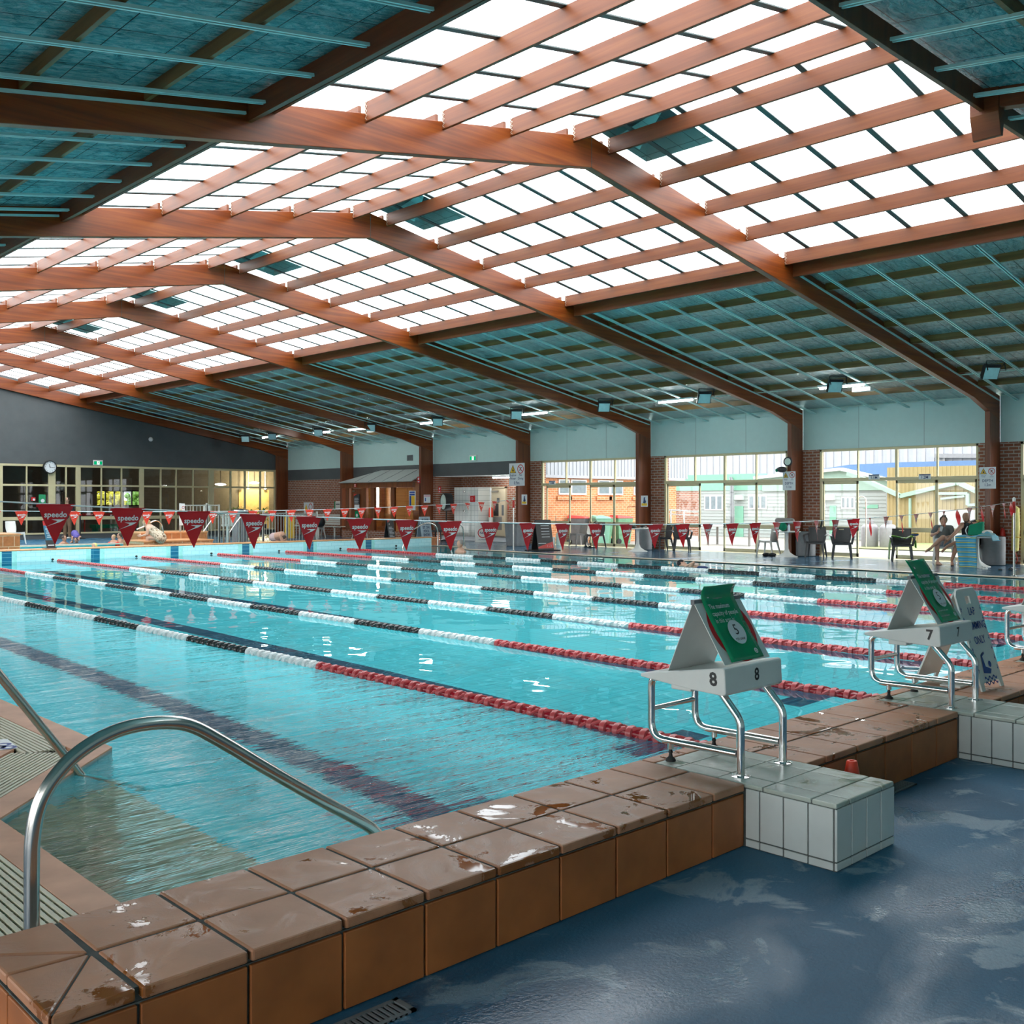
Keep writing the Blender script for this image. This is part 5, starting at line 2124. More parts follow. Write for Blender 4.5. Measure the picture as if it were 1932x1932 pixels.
for u in (1379, 1382.5):
    a = P(u, 915, X=HX - .3)
    mb.tube([(HX - .3, a.y, zb), (HX - .3, a.y, ze + .3), (HX - .1, a.y + .2, ze + .6)], .045, 8)
part('downpipe', mb, M['grey'], r, world=True)
# blue shade roof and tan shed
r = thing('tan_shed', 'tan ribbed shed with a white valley gutter outside the nearest glass doors', 'building', (39, 15, -.06))
SX = 38.6
s_ = lambda u: P(u, 950, X=SX).y
mb = MB()
mb.box(SX, SX + 1.2, s_(1850) - 3, s_(1674), -.06, 2.9)
ribs(mb, SX, s_(1850) - 3, s_(1672), -.06, 2.9, .16, .02)
part('wall', mb, M['tan'], r, world=True)
mb = MB()
pts = [P(u, v, X=SX - .1) for u, v in ((1600, 893), (1627, 903), (1700, 936), (1762, 921), (1806, 911), (1812, 912), (1860, 935))]
for p_, q_ in zip(pts, pts[1:]):
    mb.bar(p_, q_, .25, .16)
for u in (1717,):
    a = P(u, 940, X=SX - .1)
    mb.bar(a, (a.x, a.y, -.06), .08, .08)
a, b = P(1826, 931, X=SX - .12), P(1826, 953, X=SX - .12)
mb.bar(a, b, .12, .12)
mb.bar(P(1770, 931, X=SX - .12), a, .10, .10)
mb.bar(b, P(1860, 951, X=SX - .12), .10, .10)
mb.bar(P(1775, 941, X=SX - .12), P(1820, 936, X=SX - .12), .06, .08)
part('white_gutter', mb, M['mint2'], r, world=True)
mb = MB()
ys_ = [P(u, 950, X=SX - .3) for u in (1765, 1860)]
mb.box(SX - .35, SX - .3, ys_[1].y - 2, ys_[0].y, -.06, P(1800, 962, X=SX - .3).z)
part('white_fence', mb, M['ribbed'], r, world=True)
r = thing('blue_shade_roof', 'large blue sloping shade roof behind the hut and the tan shed', 'roof', (44, 17, -.06))
BX = 43.5
B_ = lambda u, v: P(u, v, X=BX)
mb = MB()
mb.prism([B_(1455, 921), B_(1500, 893), B_(1600, 877), B_(1700, 872), B_(1860, 868), B_(1990, 870), B_(1990, 960), B_(1860, 945), B_(1810, 910), B_(1700, 936), B_(1627, 905), B_(1540, 912)], (2.5, 0, 0))
part('shade_cloth', mb, M['blueroof'], r, world=True)
mb = MB()
for u, v, u2, v2 in ((1808, 911, 1836, 882), (1660, 925, 1683, 903), (1705, 935, 1735, 907)):
    mb.tube([B_(u, v) - V((.1, 0, 0)), B_(u2, v2) - V((.1, 0, 0))], .09 if u > 1800 else .025, 8)
part('roof_strut', mb, M['whitepaint'], r, world=True)
mb = MB()
for u in (1480, 1700, 1900):
    a = B_(u, 950)
    mb.tube([(BX + 1, a.y, -.06), (BX + 1, a.y, 2.2)], .08, 8)
part('post', mb, M['whitepaint'], r, world=True)
# big pale hall beyond
r = thing('pale_hall', 'huge pale ribbed hall filling the view above the outdoor roofs', 'building', (52, 22, -.06))
GX = 50.0
mb = MB()
zt_ = P(1800, 838, X=GX).z + 2.5
mb.box(GX, GX + 8, 2, 46, -.06, zt_)
ribs(mb, GX, 2, 46, 2, zt_, .45, .05)
part('wall', mb, M['ribbed'], r, world=True)
a = P(1765, 860, X=GX - .2)
mb = MB().bar((GX - .2, a.y, a.z), (GX - .2, 4, a.z - .6), .3, .2)
mb.bar((GX - .2, P(1785, 865, X=GX).y, a.z), (GX - .2, P(1785, 865, X=GX).y, 0), .12, .12)
part('gutter', mb, M['tank'], r, world=True)
# gas cylinders
for i, (u, lab) in enumerate(((1641, 'grey upright gas cylinder outside the open door, under the shower pipe'), (1676, 'grey upright gas cylinder outside the open door, behind the towel chair'))):
    q = P(u, 1000, X=34)
    r = thing('gas_cylinder', lab, 'cylinder', (34, q.y, -.06))
    part('tank', MB().lathe([(.27, .0), (.29, .05), (.29, .68), (.27, .75), (.20, .81), (.08, .84)], n=28), M['tank'], r, True)
    part('valve_cowl', MB().lathe([(.13, .80), (.13, .95), (.12, .96), (.12, .84)], n=18, caps=False), M['tank'], r, True)
    part('valve', MB().lathe([(.03, .83), (.03, .92)], n=8), M['steel'], r)
q = P(1634, 1010, X=33)
r = thing('outdoor_shower', 'thin curved outdoor shower pipe in front of the gas cylinder', 'shower', (33, q.y, -.06))
part('pipe', MB().tube(spline([(0, 0, 0), (0, 0, 1.5), (0, .05, 1.75), (-.05, .2, 1.78), (-.05, .28, 1.66)], 6), .022, 8), M['steel'], r, True)
part('rose', MB().lathe([(.03, 0), (.09, -.05), (.09, -.06)], (-.05, .28, 1.66), 12), M['steel'], r)
# outdoor table
q = P(1383, 1020, X=32)
r = thing('outdoor_table', 'long white outdoor table seen through the open middle door', 'table', (32, q.y, -.06))
part('top', MB().box(-.45, .45, -1.15, 1.15, .68, .74), M['whitepaint'], r, bevel=.03)
for sx_ in (-.3, .3):
    for sy in (-1, 1):
        part('leg', MB().bar((sx_, sy * .9, 0), (sx_, sy * .9, .68), .06, .06), M['midgrey'], r)
# trees and a hedge outside the end room
M['leaf_y'] = mat('yellow_green_leaves', (.55, .50, .04), .7, var=.35, scale=9)
M['leaf_g'] = mat('mid_green_leaves', (.16, .33, .07), .7, var=.4, scale=9)


def bush(x, y, rx, rz_, m, lab, n_=260, seed=1, stem=.3):
    rn = random.Random(seed)
    r = thing('garden_bush', lab, 'bush', (x, y, -.06))
    mb = MB()
    for k in range(n_):
        a, t = rn.uniform(0, 2 * pi), rn.uniform(0, 1)
        e = rn.uniform(-.9, 1)
        q = V((cos(a) * rx * sqrt(1 - e * e) * (.6 + .4 * t), sin(a) * rx * sqrt(1 - e * e) * (.6 + .4 * t), stem + rz_ * (1 + e)))
        mb.ell(q, rn.uniform(.12, .26), rn.uniform(.12, .26), rn.uniform(.10, .2), 5, 3)
    part('foliage', mb, M[m], r)
    part('stem', MB().tube([(0, 0, 0), (.05, 0, stem + rz_)], .06, 6), M['dim_y'], r)


q = P(193, 940, Y=54)
bush(q.x, 54, 1.1, 1.1, 'leaf_y', 'yellow flowering bush outside the end room window', 300, 1)
q = P(217, 940, Y=57)
bush(q.x, 57.2, .8, .8, 'leaf_y', 'lower yellow bush beside the taller one outside the end room', 160, 2)
q = P(260, 930, Y=57)
bush(q.x + .5, 56.5, 1.3, 1.3, 'leaf_g', 'green leafy bush outside the near part of the end room window', 320, 3)
q = P(232, 945, Y=60)
bush(q.x, 60, 1.5, .6, 'leaf_g', 'low green hedge beyond the bushes outside the end room', 220, 4)
r = thing('garage', 'pale grey house with a pointed gable beyond the garden', 'building', (P(218, 935, Y=70).x, 72, -.06))
part('wall', MB().prism([(-2.6, -2, 0), (2.6, -2, 0), (2.6, -2, 2.9), (0, -2, 4.0), (-2.6, -2, 2.9)], (0, 3, 0)), M['ribbed'], r)
part('garage_door', MB().box(-1.6, 1.6, -2.04, -2, 0, 2.2), M['signwhite'], r)
mb = MB()
rect(mb, -10, 45, YR + .2, 90, -.06)
struct('ground_garden', mb, M['lawn'])
# palm-like indoor plants behind the end glass
for i, (u, sd) in enumerate(((442, 1), (468, 2), (496, 3))):
    q = P(u, 950, Y=46.8)
    rn = random.Random(sd)
    r = thing('potted_plant', ('spiky potted plant behind the end wall glass, in front of the yellow wall, leftmost', 'spiky potted plant behind the end wall glass, middle one of three', 'spiky potted plant behind the end wall glass, nearest the brick corner')[i], 'plant', (q.x, 46.8, 0))
    part('pot', MB().lathe([(.16, 0), (.22, .4), (.19, .4), (.17, .3)], n=14), M['charcoal'], r, True)
    mb = MB()
    for k in range(34):
        a, l_ = rn.uniform(0, 2 * pi), rn.uniform(.4, .75)
        h0 = rn.uniform(.4, 1.1)
        d_ = V((cos(a), sin(a), 0))
        p0, p1, p2 = V((0, 0, h0)), V((0, 0, h0 + .35 * l_)) + d_ * l_ * .45, V((0, 0, h0 + .1 * l_)) + d_ * l_ * .75
        s_2 = V((-d_.y, d_.x, 0)) * .03
        mb.add([p0 - s_2, p0 + s_2, p1 + s_2, p1 - s_2, p2], [(0, 1, 2, 3), (3, 2, 4)])
    part('leaves', mb, M['leaf_g'], r)
    part('stem', MB().tube([(0, 0, .3), (0, 0, 1.1)], .025, 6), M['dim_y'], r)
# ------------------------------------------------------------------ plastic chairs
def chair_mesh_parts(r, m, arms, high=.82, slot=True):
    """moulded garden chair; front is -Y, seat 0.43 high"""
    sw = .22
    mb = MB().grid(lambda u, v: V(((u - .5) * 2 * (sw + .015 * (1 - v)), -.21 + .42 * v, .435 - .02 * sin(pi * v) - .015 * v + .012 * (2 * u - 1) ** 2)), 8, 8)
    part('seat', mb, m, r, True, solid=.016)

    def back(u, v):
        a = (u - .5) * 2
        wd = (.215 + .035 * sin(pi * min(v, .8)))
        return V((a * wd, .205 + .10 * v - .045 * a * a * (.5 + v), .43 + (high - .43) * v))
    sk = (lambda u, v: .36 < u < .64 and .84 < v < .92) if slot else None
    part('backrest', MB().grid(back, 14, 25, skip=sk), m, r, True, solid=.014)
    for sx, sy, nm in ((-1, -1, 'leg'), (1, -1, 'leg'), (-1, 1, 'leg'), (1, 1, 'leg')):
        t = V((sx * .20, sy * .18, .43))
        b = V((sx * .25, sy * (.235 if sy < 0 else .27), 0))
        part('leg', MB().bar(t, b, .062, .05, up=(0, 1, 0), w2=.034, h2=.03), m, r, bevel=.008)
    mb = MB()
    mb.box(-.21, .21, -.205, -.185, .375, .425)
    for s in (-1, 1):
        mb.box(s * .20 - .01, s * .20 + .01, -.19, .19, .375, .425)
    part('apron', mb, m, r, bevel=.006)
    if arms:
        for s in (-1, 1):
            pts = spline([(s * .225, .25, .665), (s * .285, .12, .645), (s * .295, -.08, .63), (s * .285, -.215, .60), (s * .262, -.23, .50), (s * .235, -.225, .40)], 5)
            mb = MB()
            for p_, q_ in zip(pts, pts[1:]):
                mb.bar(p_, q_, .058, .018, up=(0, 0, 1) if abs((q_ - p_).normalized().z) < .8 else (0, -1, 0))
            part('armrest', mb, m, r, True)


def chair(nm, lab, x, y, rz, m, arms, high=.82, group=None, z=0, slot=True):
    r = thing(nm, lab, 'chair', (x, y, z), rz, group)
    chair_mesh_parts(r, M[m], arms, high, slot)
    return r


M['offwhite'] = mat('off_white_plastic', (.60, .60, .55), .4, var=.03)
FP = -pi / 2 + .15      # facing the pool: local -Y turned towards -X
g = 'dark garden armchairs'
chair('garden_armchair', 'dark garden armchair by the brick pier, nearest the white pedestal table with the bag', 25.72, 14.70, -pi / 2 + .35, 'charcoal', True, .84, g)
chair('garden_armchair', 'dark garden armchair in front of the open door, second from the pedestal table', 25.75, 13.93, -pi / 2 + .55, 'charcoal', True, .84, g)
tow = chair('garden_armchair', 'dark garden armchair draped with a green and white towel', 25.90, 12.30, -pi / 2 + .5, 'charcoal', True, .84, g)
chair('garden_armchair', 'dark garden armchair close to the white table in front of the brick pier', 25.60, 19.95, -pi / 2 - .5, 'charcoal', True, .84, g)
chair('garden_armchair', 'dark garden armchair turned side-on against the middle doors', 25.85, 19.40, -pi / 2 + .75, 'charcoal', True, .84, g)
chair('garden_armchair', 'dark garden chair with a bag hung on it in front of the far glass doors', 25.95, 23.10, -pi / 2 + .1, 'charcoal', False, .84, g)
chair('plastic_chair', 'grey-brown plastic chair standing in the far doorway', 26.35, 24.25, -pi / 2 - .3, 'midgrey', False, .80, slot=False)
chair('plastic_chair', 'white plastic chair just outside the far doorway', 27.1, 24.10, pi / 2, 'white', False, .78, z=-.06, slot=False)
chair('plastic_chair', 'pale grey plastic chair beside the pedestal table with the bag', 25.75, 16.25, pi + .1, 'offwhite', False, .80, slot=False)
wc = chair('plastic_chair', 'white plastic chair under the seated woman', 25.55, 11.05, -pi / 2 + .45, 'white', False, .80, slot=False)
chair('plastic_chair', 'white plastic chair under the bald seated man', 25.62, 10.42, -pi / 2 + .25, 'white', False, .80, slot=False)


# ------------------------------------------------------------------ pedestal tables and bins
def pedestal(x, y, lab, z=.72):
    r = thing('pedestal_table', lab, 'table', (x, y, 0), group='white pedestal tables')
    part('pedestal', MB().lathe([(.30, 0), (.30, .012), (.20, .05), (.09, .13), (.048, .24), (.042, .45), (.048, z - .05), (.09, z - .02)], n=28), M['white'], r, True)
    part('top', MB().lathe([(.36, z - .025), (.385, z - .012), (.385, z), (.37, z + .005)], n=36), M['white'], r, True)
    return r


def planter(x, y, lab, h_=.66, rx=.27, m='grey'):
    r = thing('rubbish_bin', lab, 'bin', (x, y, 0), -.4, group='grey deck bins')
    part('body', MB().lathe([(rx * .9, 0), (rx, .02), (rx * 1.02, h_ - .02), (rx * .98, h_)], n=26), M[m], r, True)
    part('rim', MB().lathe([(rx * .98, h_ - .001), (rx * .90, h_ + .012), (rx * .86, h_), (rx * .84, h_ - .06)], n=26), M['charcoal'], r, True)
    return r


pedestal(24.85, 20.35, 'white pedestal table with dark things on it, farthest along the deck')
pedestal(25.40, 15.42, 'white pedestal table with a bag and bottle beside the timber post')
T3 = pedestal(24.85, 9.95, 'white pedestal table carrying the blue and yellow striped towel')
planter(25.75, 20.85, 'grey round bin beside the farthest pedestal table')
planter(26.12, 15.25, 'grey round bin behind the pedestal table with the bag', .70)
planter(25.75, 9.92, 'grey round bin behind the striped towel table', .70)
mb = MB().box(24.45, 25.0, 25.4, 25.95, 0, .78)
r = thing('box_bin', 'dark grey square bin by the far flag pole', 'bin', (24.75, 25.7, 0))
part('body', MB().add([V(p) for p in ((-.26, -.26, 0), (.26, -.26, 0), (.26, .26, 0), (-.26, .26, 0), (-.31, -.31, .78), (.31, -.31, .78), (.31, .31, .78), (-.31, .31, .78))], [(0, 1, 2, 3), (4, 5, 6, 7)] + [(i, (i + 1) % 4, 4 + (i + 1) % 4, 4 + i) for i in range(4)]), M['grey'], r, bevel=.02)
part('lid', MB().box(-.32, .32, -.32, .32, .78, .82), M['charcoal'], r, bevel=.015)
# things on and by the tables
zt1 = .725
r = thing('tote_bag', 'dark bag with teal side lying on the pedestal table by the timber post', 'bag', (25.32, 15.45, zt1))
part('bag_body', MB().ell((0, 0, .14), .19, .15, .15, 14, 8), M['charcoal'], r, True)
part('rolled_towel', MB().cap((-.02, .20, .30), (.02, -.22, .29), .075, .085), M['midgrey'], r, True)
part('teal_side', MB().ell((-.12, -.02, .13), .085, .13, .12, 12, 8), M['greenfab'], r, True)
r = thing('water_bottle', 'clear plastic water bottle with blue cap beside the bag on the table', 'bottle', (25.18, 15.22, zt1))
M['bottle'] = mat('pale_clear_plastic', (.62, .72, .80), .15)
part('bottle_body', MB().lathe([(.034, 0), (.036, .02), (.036, .14), (.016, .18), (.014, .19)], n=14), M['bottle'], r, True)
part('cap', MB().lathe([(.017, .19), (.017, .215), (.012, .22)], n=12), M['blue_ink'], r)
for i, (dx, dy, lab) in enumerate(((-.1, .1, 'small black pouch on the farthest pedestal table, beside the towel'), (.12, -.12, 'small black bag on the farthest pedestal table, towards the dark chairs'))):
    r = thing('pouch', lab, 'bag', (24.85 + dx, 20.35 + dy, zt1))
    part('body', MB().ell((0, 0, .045), .14, .10, .045, 12, 6), M['black'], r, True)
    part('strap', MB().tube(spline([(-.08, 0, .07), (0, 0, .12), (.08, 0, .07)], 5), .008, 6), M['charcoal'], r, True)
mb = MB().grid(lambda u, v: V((24.72 + .3 * u, 20.02 + .16 * v, zt1 + .012 + .012 * sin(9 * u) * sin(7 * v))), 10, 6)
obj('folded_cloth', mb, M['white'], 'white cloth lying at the edge of the farthest pedestal table', 'cloth', smooth=True, solid=.015)
r = thing('hanging_bag', 'pale green and dark bag hanging on the dark chair by the far doors', 'bag', (25.70, 22.95, .45))
part('pale_pouch', MB().ell((-.08, -.1, .22), .08, .14, .16, 12, 8), M['mint2'], r, True)
part('dark_pouch', MB().ell((.05, -.05, .25), .08, .12, .14, 12, 8), M['charcoal'], r, True)
part('strap', MB().tube(spline([(-.05, -.18, .35), (.1, -.05, .46), (.1, .1, .38)], 5), .012, 6), M['charcoal'], r, True)
# towels
def stripe(name, cols, freq, axis='Z'):
    t = NT(name)
    sp = t.n('SeparateXYZ')
    t.l(t.n('TexCoord').outputs['Generated'], sp.inputs[0])
    f = t.math('FRACT', t.math('MULTIPLY', sp.outputs[axis], freq))
    c = t.ramp(f, cols, 'CONSTANT')
    t.pbsdf(c, .9)
    return t.mat


M['towel_stripe'] = stripe('blue_yellow_striped_towel', [(0, (.05, .33, .52)), (.42, (.62, .50, .06)), (.58, (.05, .30, .48)), (.80, (.28, .55, .62)), (.92, (.05, .33, .52))], 7)
M['towel_green'] = stripe('green_white_striped_towel', [(0, (.16, .36, .04)), (.34, (.60, .62, .55)), (.46, (.22, .42, .05)), (.60, (.60, .62, .55)), (.72, (.10, .26, .05))], 1.6, 'Y')


def drape(u, v):
    """cloth over the table's pool-side edge"""
    w_ = (u - .5) * .50
    s_ = v * 1.05 - .28
    if s_ < 0:
        x, z = 24.47 - s_, .738 + .02 * sin(9 * u + 3 * v)
    else:
        x, z = 24.462 - .035 * sin(8 * u + 1) - .02 * s_, .735 - s_
    y = 10.02 + w_ * (1 - .25 * max(s_, 0)) + .03 * sin(5 * v)
    return V((x, y, z))


obj('striped_towel', MB().grid(drape, 20, 26), M['towel_stripe'], 'blue towel with yellow stripes hanging over the edge of the pedestal table', 'towel', smooth=True, solid=.012)
r = thing('crumpled_towel', 'crumpled blue and pale towel heaped on the near side of the striped towel table', 'towel', (24.85, 9.78, zt1))
part('heap', MB().grid(lambda u, v: V(((u - .5) * .40, (v - .5) * .46 - .06, .012 + .085 * sin(pi * u) * sin(pi * v) * (1 + .5 * sin(13 * u) * sin(11 * v)) - (.10 if v < .12 else 0))), 16, 16), M['towel_stripe'], r, True, solid=.012)
part('white_cloth', MB().ell((.05, -.05, .10), .10, .13, .06, 12, 8), M['white'], r, True)
r = thing('green_bag', 'bright green fabric bag on the striped towel table in front of the bald man', 'bag', (24.95, 10.02, zt1 + .02))
part('bag_body', MB().add([V(p) for p in ((-.10, -.17, 0), (.10, -.17, 0), (.10, .17, 0), (-.10, .17, 0), (-.06, -.19, .34), (.06, -.19, .34), (.06, .15, .25), (-.06, .15, .25))], [(0, 1, 2, 3), (4, 5, 6, 7)] + [(i, (i + 1) % 4, 4 + (i + 1) % 4, 4 + i) for i in range(4)]), M['greenfab'], r, bevel=.03)
part('strap', MB().tube(spline([(-.08, .16, .22), (-.10, .2, .12), (-.09, .17, .02)], 5), .012, 6), M['signwhite'], r, True)


def chairtowel(u, v):
    """over the chair's arms and seat, one end reaching the floor"""
    p = [(-.33, .02), (-.31, .40), (-.27, .63), (-.10, .60), (.08, .57), (.24, .64), (.32, .52), (.33, .33)]
    t = u * (len(p) - 1)
    i = min(int(t), len(p) - 2)
    f = t - i
    x = p[i][0] * (1 - f) + p[i + 1][0] * f
    z = p[i][1] * (1 - f) + p[i + 1][1] * f
    y = -.17 + .30 * v + .03 * sin(7 * u)
    return V((x + .012 * sin(12 * v), y, z + .025 + .012 * sin(9 * v + 5 * u)))


mb = MB().grid(chairtowel, 36, 10).xform(Matrix.Translation((25.90, 12.30, 0)) @ Matrix.Rotation(-pi / 2 + .5, 4, 'Z'))
obj('green_towel', mb, M['towel_green'], 'green and white striped towel draped over the dark chair', 'towel', smooth=True, solid=.014)
r = thing('goggle_strap', 'navy and yellow swim things lying on the green towel', 'swimwear', (26.0, 12.0, .70))
part('band', MB().ell((0, 0, .0), .06, .10, .05, 10, 6), M['navy'], r, True)
part('trim', MB().tube([(.05 * cos(t), .09 * sin(t), .03) for t in [k * pi / 5 for k in range(11)]], .012, 6), M['yellow'], r, True)


# footwear and small things on the deck
def sandal(x, y, rz, lab, m, fam, holes=False):
    r = thing('sandal', lab, 'shoe', (x, y, 0), rz, fam)
    mb = MB().grid(lambda u, v: V((.045 * (1 - .35 * abs(v - .4)) * (2 * u - 1), (v - .5) * .26, .012)), 4, 8)
    part('sole', mb, M[m], r, True, solid=.022)
    mb = MB().grid(lambda u, v: V((.048 * (2 * u - 1), .02 + .08 * v, .022 + .045 * sin(pi * u))), 8, 4)
    part('strap', mb, M[m], r, True, solid=.006)
    return r


sandal(24.02, 9.10, 1.9, 'black sandal on the deck by the flag pole, the one nearer the towel table', 'black', 'black sandals')
sandal(24.20, 8.90, 1.5, 'black sandal on the deck by the flag pole, the one nearer the right edge', 'black', 'black sandals')
sandal(24.22, 9.62, 2.2, 'white clog on the deck by the foot of the striped towel table, inner one', 'white', 'white clogs')
sandal(24.08, 9.46, 1.8, 'white clog on the deck by the foot of the striped towel table, outer one', 'white', 'white clogs')
for dx, dy, lab in ((0, .08, 'black shoe lying under the pale grey chair, farther one'), (.05, -.08, 'black shoe lying under the pale grey chair, nearer the table')):
    r = thing('shoe', lab, 'shoe', (25.32 + dx, 15.95 + dy, 0), 1.2, 'black shoes')
    part('upper', MB().ell((0, 0, .05), .055, .14, .05, 12, 8), M['black'], r, True)
    part('sole', MB().ell((0, 0, .012), .058, .145, .014, 12, 6), M['charcoal'], r, True)
for dx, dy, lab in ((0, .18, 'black thong lying under the dark chair with the bag, farther one'), (-.05, -.05, 'black thong lying under the dark chair with the bag, nearer one')):
    sandal(25.65 + dx, 23.0 + dy, 1.0, lab, 'black', 'black thongs')
r = thing('bucket', 'white plastic tub with printed label by the far door jamb', 'bucket', (26.12, 25.35, 0))
part('tub', MB().lathe([(.13, 0), (.145, .27), (.155, .275), (.155, .29), (.14, .29)], n=22), M['white'], r, True)
part('label', MB().box(-.15, -.147, -.04, .04, .07, .22), M['navy'], r)
part('handle', MB().tube([(.0, .155 * cos(t), .27 - .10 * sin(t)) for t in [k * pi / 8 for k in range(9)]], .005, 6), M['white'], r, True)
r = thing('pump_bottle', 'cream pump container standing behind the white tub', 'container', (26.3, 25.15, 0))
part('body', MB().lathe([(.10, 0), (.10, .40), (.05, .46), (.04, .48)], n=16), M['eave'], r, True)
part('hose', MB().tube(spline([(0, 0, .48), (-.05, .05, .60), (-.02, .12, .85), (.05, .2, 1.05)], 6), .010, 6), M['grey'], r, True)
# rescue tube on the brick pier
q0, q1 = P(1914, 955, X=26.38), P(1925, 1042, X=26.38)
r = thing('rescue_tube', 'yellow foam rescue tube hanging on the brick pier at the right edge', 'rescue tube', (26.36, (q0.y + q1.y) / 2, 0))
part('float', MB().tube([(0, .05, q1.z), (0, .05, q1.z + .04), (0, .03, .9), (0, .03, q0.z - .06), (0, .05, q0.z)], [.02, .085, .095, .085, .03], 12).xform(Matrix.Identity(4)), M['paleyellow'], r, True)
part('strap', MB().tube([(.11 * cos(t), .03 + .105 * sin(t), .68) for t in [k * pi / 8 for k in range(17)]], .012, 6), M['yellow'], r, True)
part('cord', MB().tube(spline([(0, .04, q1.z), (.02, .0, .12), (.0, .05, .02)], 5), .008, 6), M['orange'], r, True)
r = thing('rescue_buoy', 'red rescue float hanging beside the yellow rescue tube', 'buoy', (26.38, q0.y + .28, 0))
part('float', MB().tube([(0, 0, .28), (0, 0, .32), (0, .0, .7), (0, 0, .86), (0, 0, .9)], [.02, .075, .07, .05, .02], 12), M['red'], r, True)
part('hook', MB().tube([(0, 0, .9), (.05, 0, .96)], .01, 6), M['steel'], r)
mb = MB().tube(spline([(26.45, 14.92, 1.02), (26.40, 14.90, .96), (26.40, 14.93, .80), (26.43, 14.90, .74)], 5), .03, 8)
obj('hose_hook', mb, M['black'], 'black hose end hanging on the brick pier behind the dark armchair', 'hose', smooth=True)


# ------------------------------------------------------------------ standing signs
def board(nm, lab, x, y, rz, w_, h_, lean, m, z=0):
    """A-board: two hinged panels; front faces local -Y"""
    r = thing(nm, lab, 'sign', (x, y, z), rz)
    for s, n_ in ((-1, 'front_panel'), (1, 'rear_panel')):
        mb = MB().bar((0, s * lean, 0), (0, 0.0, h_), w_, .022, up=(0, 1, 0))
        part(n_, mb, m, r, bevel=.006)
    L = hypot(lean, h_)
    d = V((0, lean, h_)).normalized()
    nrm = V((0, -d.z, d.y)) * .0135
    return r, (lambda a, s, k=1: V((a, -lean, 0)) + d * s + nrm * k), d


M['ice'] = mat('pale_blue_sign_board', (.42, .56, .64), .45)
q = P(797, 1011, Y=30.3)
r, o, d = board('step_sign', 'pale blue board reading please do not sit on pool entry steps', 24.35, 30.35, .25, .66, .98, .16, M['ice'], 0)
mb = MB()
for i, t in enumerate(('PLEASE', 'DO NOT', 'SIT ON', 'POOL', 'ENTRY', 'STEPS')):
    mb.text(t, .135, o(0, .86 - i * .142), (1, 0, 0), d, bold=.03)
part('lettering', mb, M['navy'], r)
r, o, d = board('info_sign', 'charcoal information board with red corner in front of the timber cabin', 22.9, 30.6, .45, .50, .92, .14, M['charcoal'], 0)
part('red_corner', MB().poly([o(-.25, .92), o(.15, .92), o(-.25, .78)]), M['red'], r)
mb = MB()
mb.disc(o(-.12, .72), .035, n=12)
for k in range(9):
    a = .1 if k % 3 else -.02
    mb.poly([o(-.2, .62 - k * .05), o(a + .08, .62 - k * .05), o(a + .08, .60 - k * .05), o(-.2, .60 - k * .05)])
mb.poly([o(-.2, .07), o(.06, .07), o(.06, .04), o(-.2, .04)])
part('white_print', mb, M['signwhite'], r)
r, o, d = board('info_sign', 'black information board with red base panel beside the far flag pole', 23.05, 22.75, -.15, .62, .95, .18, M['black'], 0.03)
part('red_band', MB().poly([o(-.30, .05), o(.30, .05), o(.30, .26), o(-.30, .10)]), M['red'], r)
mb = MB()
mb.poly([o(-.28, .22), o(.02, .22), o(.02, .20), o(-.28, .20)])
mb.text('1 - 3', .10, o(.14, .12), (1, 0, 0), d)
for k in range(5):
    mb.poly([o(-.12, .78 - k * .09), o(.2, .78 - k * .09), o(.2, .765 - k * .09), o(-.12, .765 - k * .09)])
part('white_print', mb, M['signwhite'], r)
part('base_mat', MB().box(-.45, .45, -.36, .36, -.03, 0), M['rubber'], r, bevel=.01)
r, o, d = board('pool_rules_sign', 'white folding sign with a red ring by the changing-room step', 27.05 - .95, 29.0, -.6, .55, .66, .14, M['white'], 0)
part('prohibition_ring', MB().disc(o(0, .36), .19, (1, 0, 0), d, 28, .155).bar(o(-.11, .47), o(.11, .25), .004, .03, up=(0, 1, 0)), M['sign_red'], r)
mb = MB()
mb.text('NO', .14, o(0, .36, .9), (1, 0, 0), d, bold=.02)
mb.text('RUNNING', .07, o(0, .10), (1, 0, 0), d)
part('lettering', mb, M['navy'], r)
r, o, d = board('wet_floor_sign', 'yellow folding wet floor sign by the dark square bin', 25.6, 26.35, -.6, .30, .66, .16, M['yellow'], 0)
part('dark_print', MB().box(-.06, .06, -.001, .0, .0, .001).poly([o(-.08, .52), o(.08, .52), o(.08, .45), o(-.08, .45)]), M['navy'], r)
q = P(1158, 0, Z=5)
r = thing('marker_post', 'white tube with bright orange top standing beside the changing-room door', 'post', (27.62, y2(925.5, 27.6), .165))
part('tube', MB().lathe([(.09, 0), (.09, .75), (.07, .78)], n=16), M['white'], r, True)
part('orange_cap', MB().lathe([(.08, .75), (.095, .80), (.085, 1.12), (.05, 1.16)], n=16), M['orange'], r, True)
q = P(974, 977, X=27.0)
r = thing('soap_dispenser', 'small grey dispenser with yellow top on the brick beside the door', 'dispenser', (26.85, 27.02, q.z - .1))
part('box', MB().box(-.07, .07, -.0, .10, 0, .18), M['grey'], r)
part('yellow_top', MB().lathe([(.03, .18), (.035, .24), (.015, .30)], (0, .05, 0), 10), M['yellow'], r)

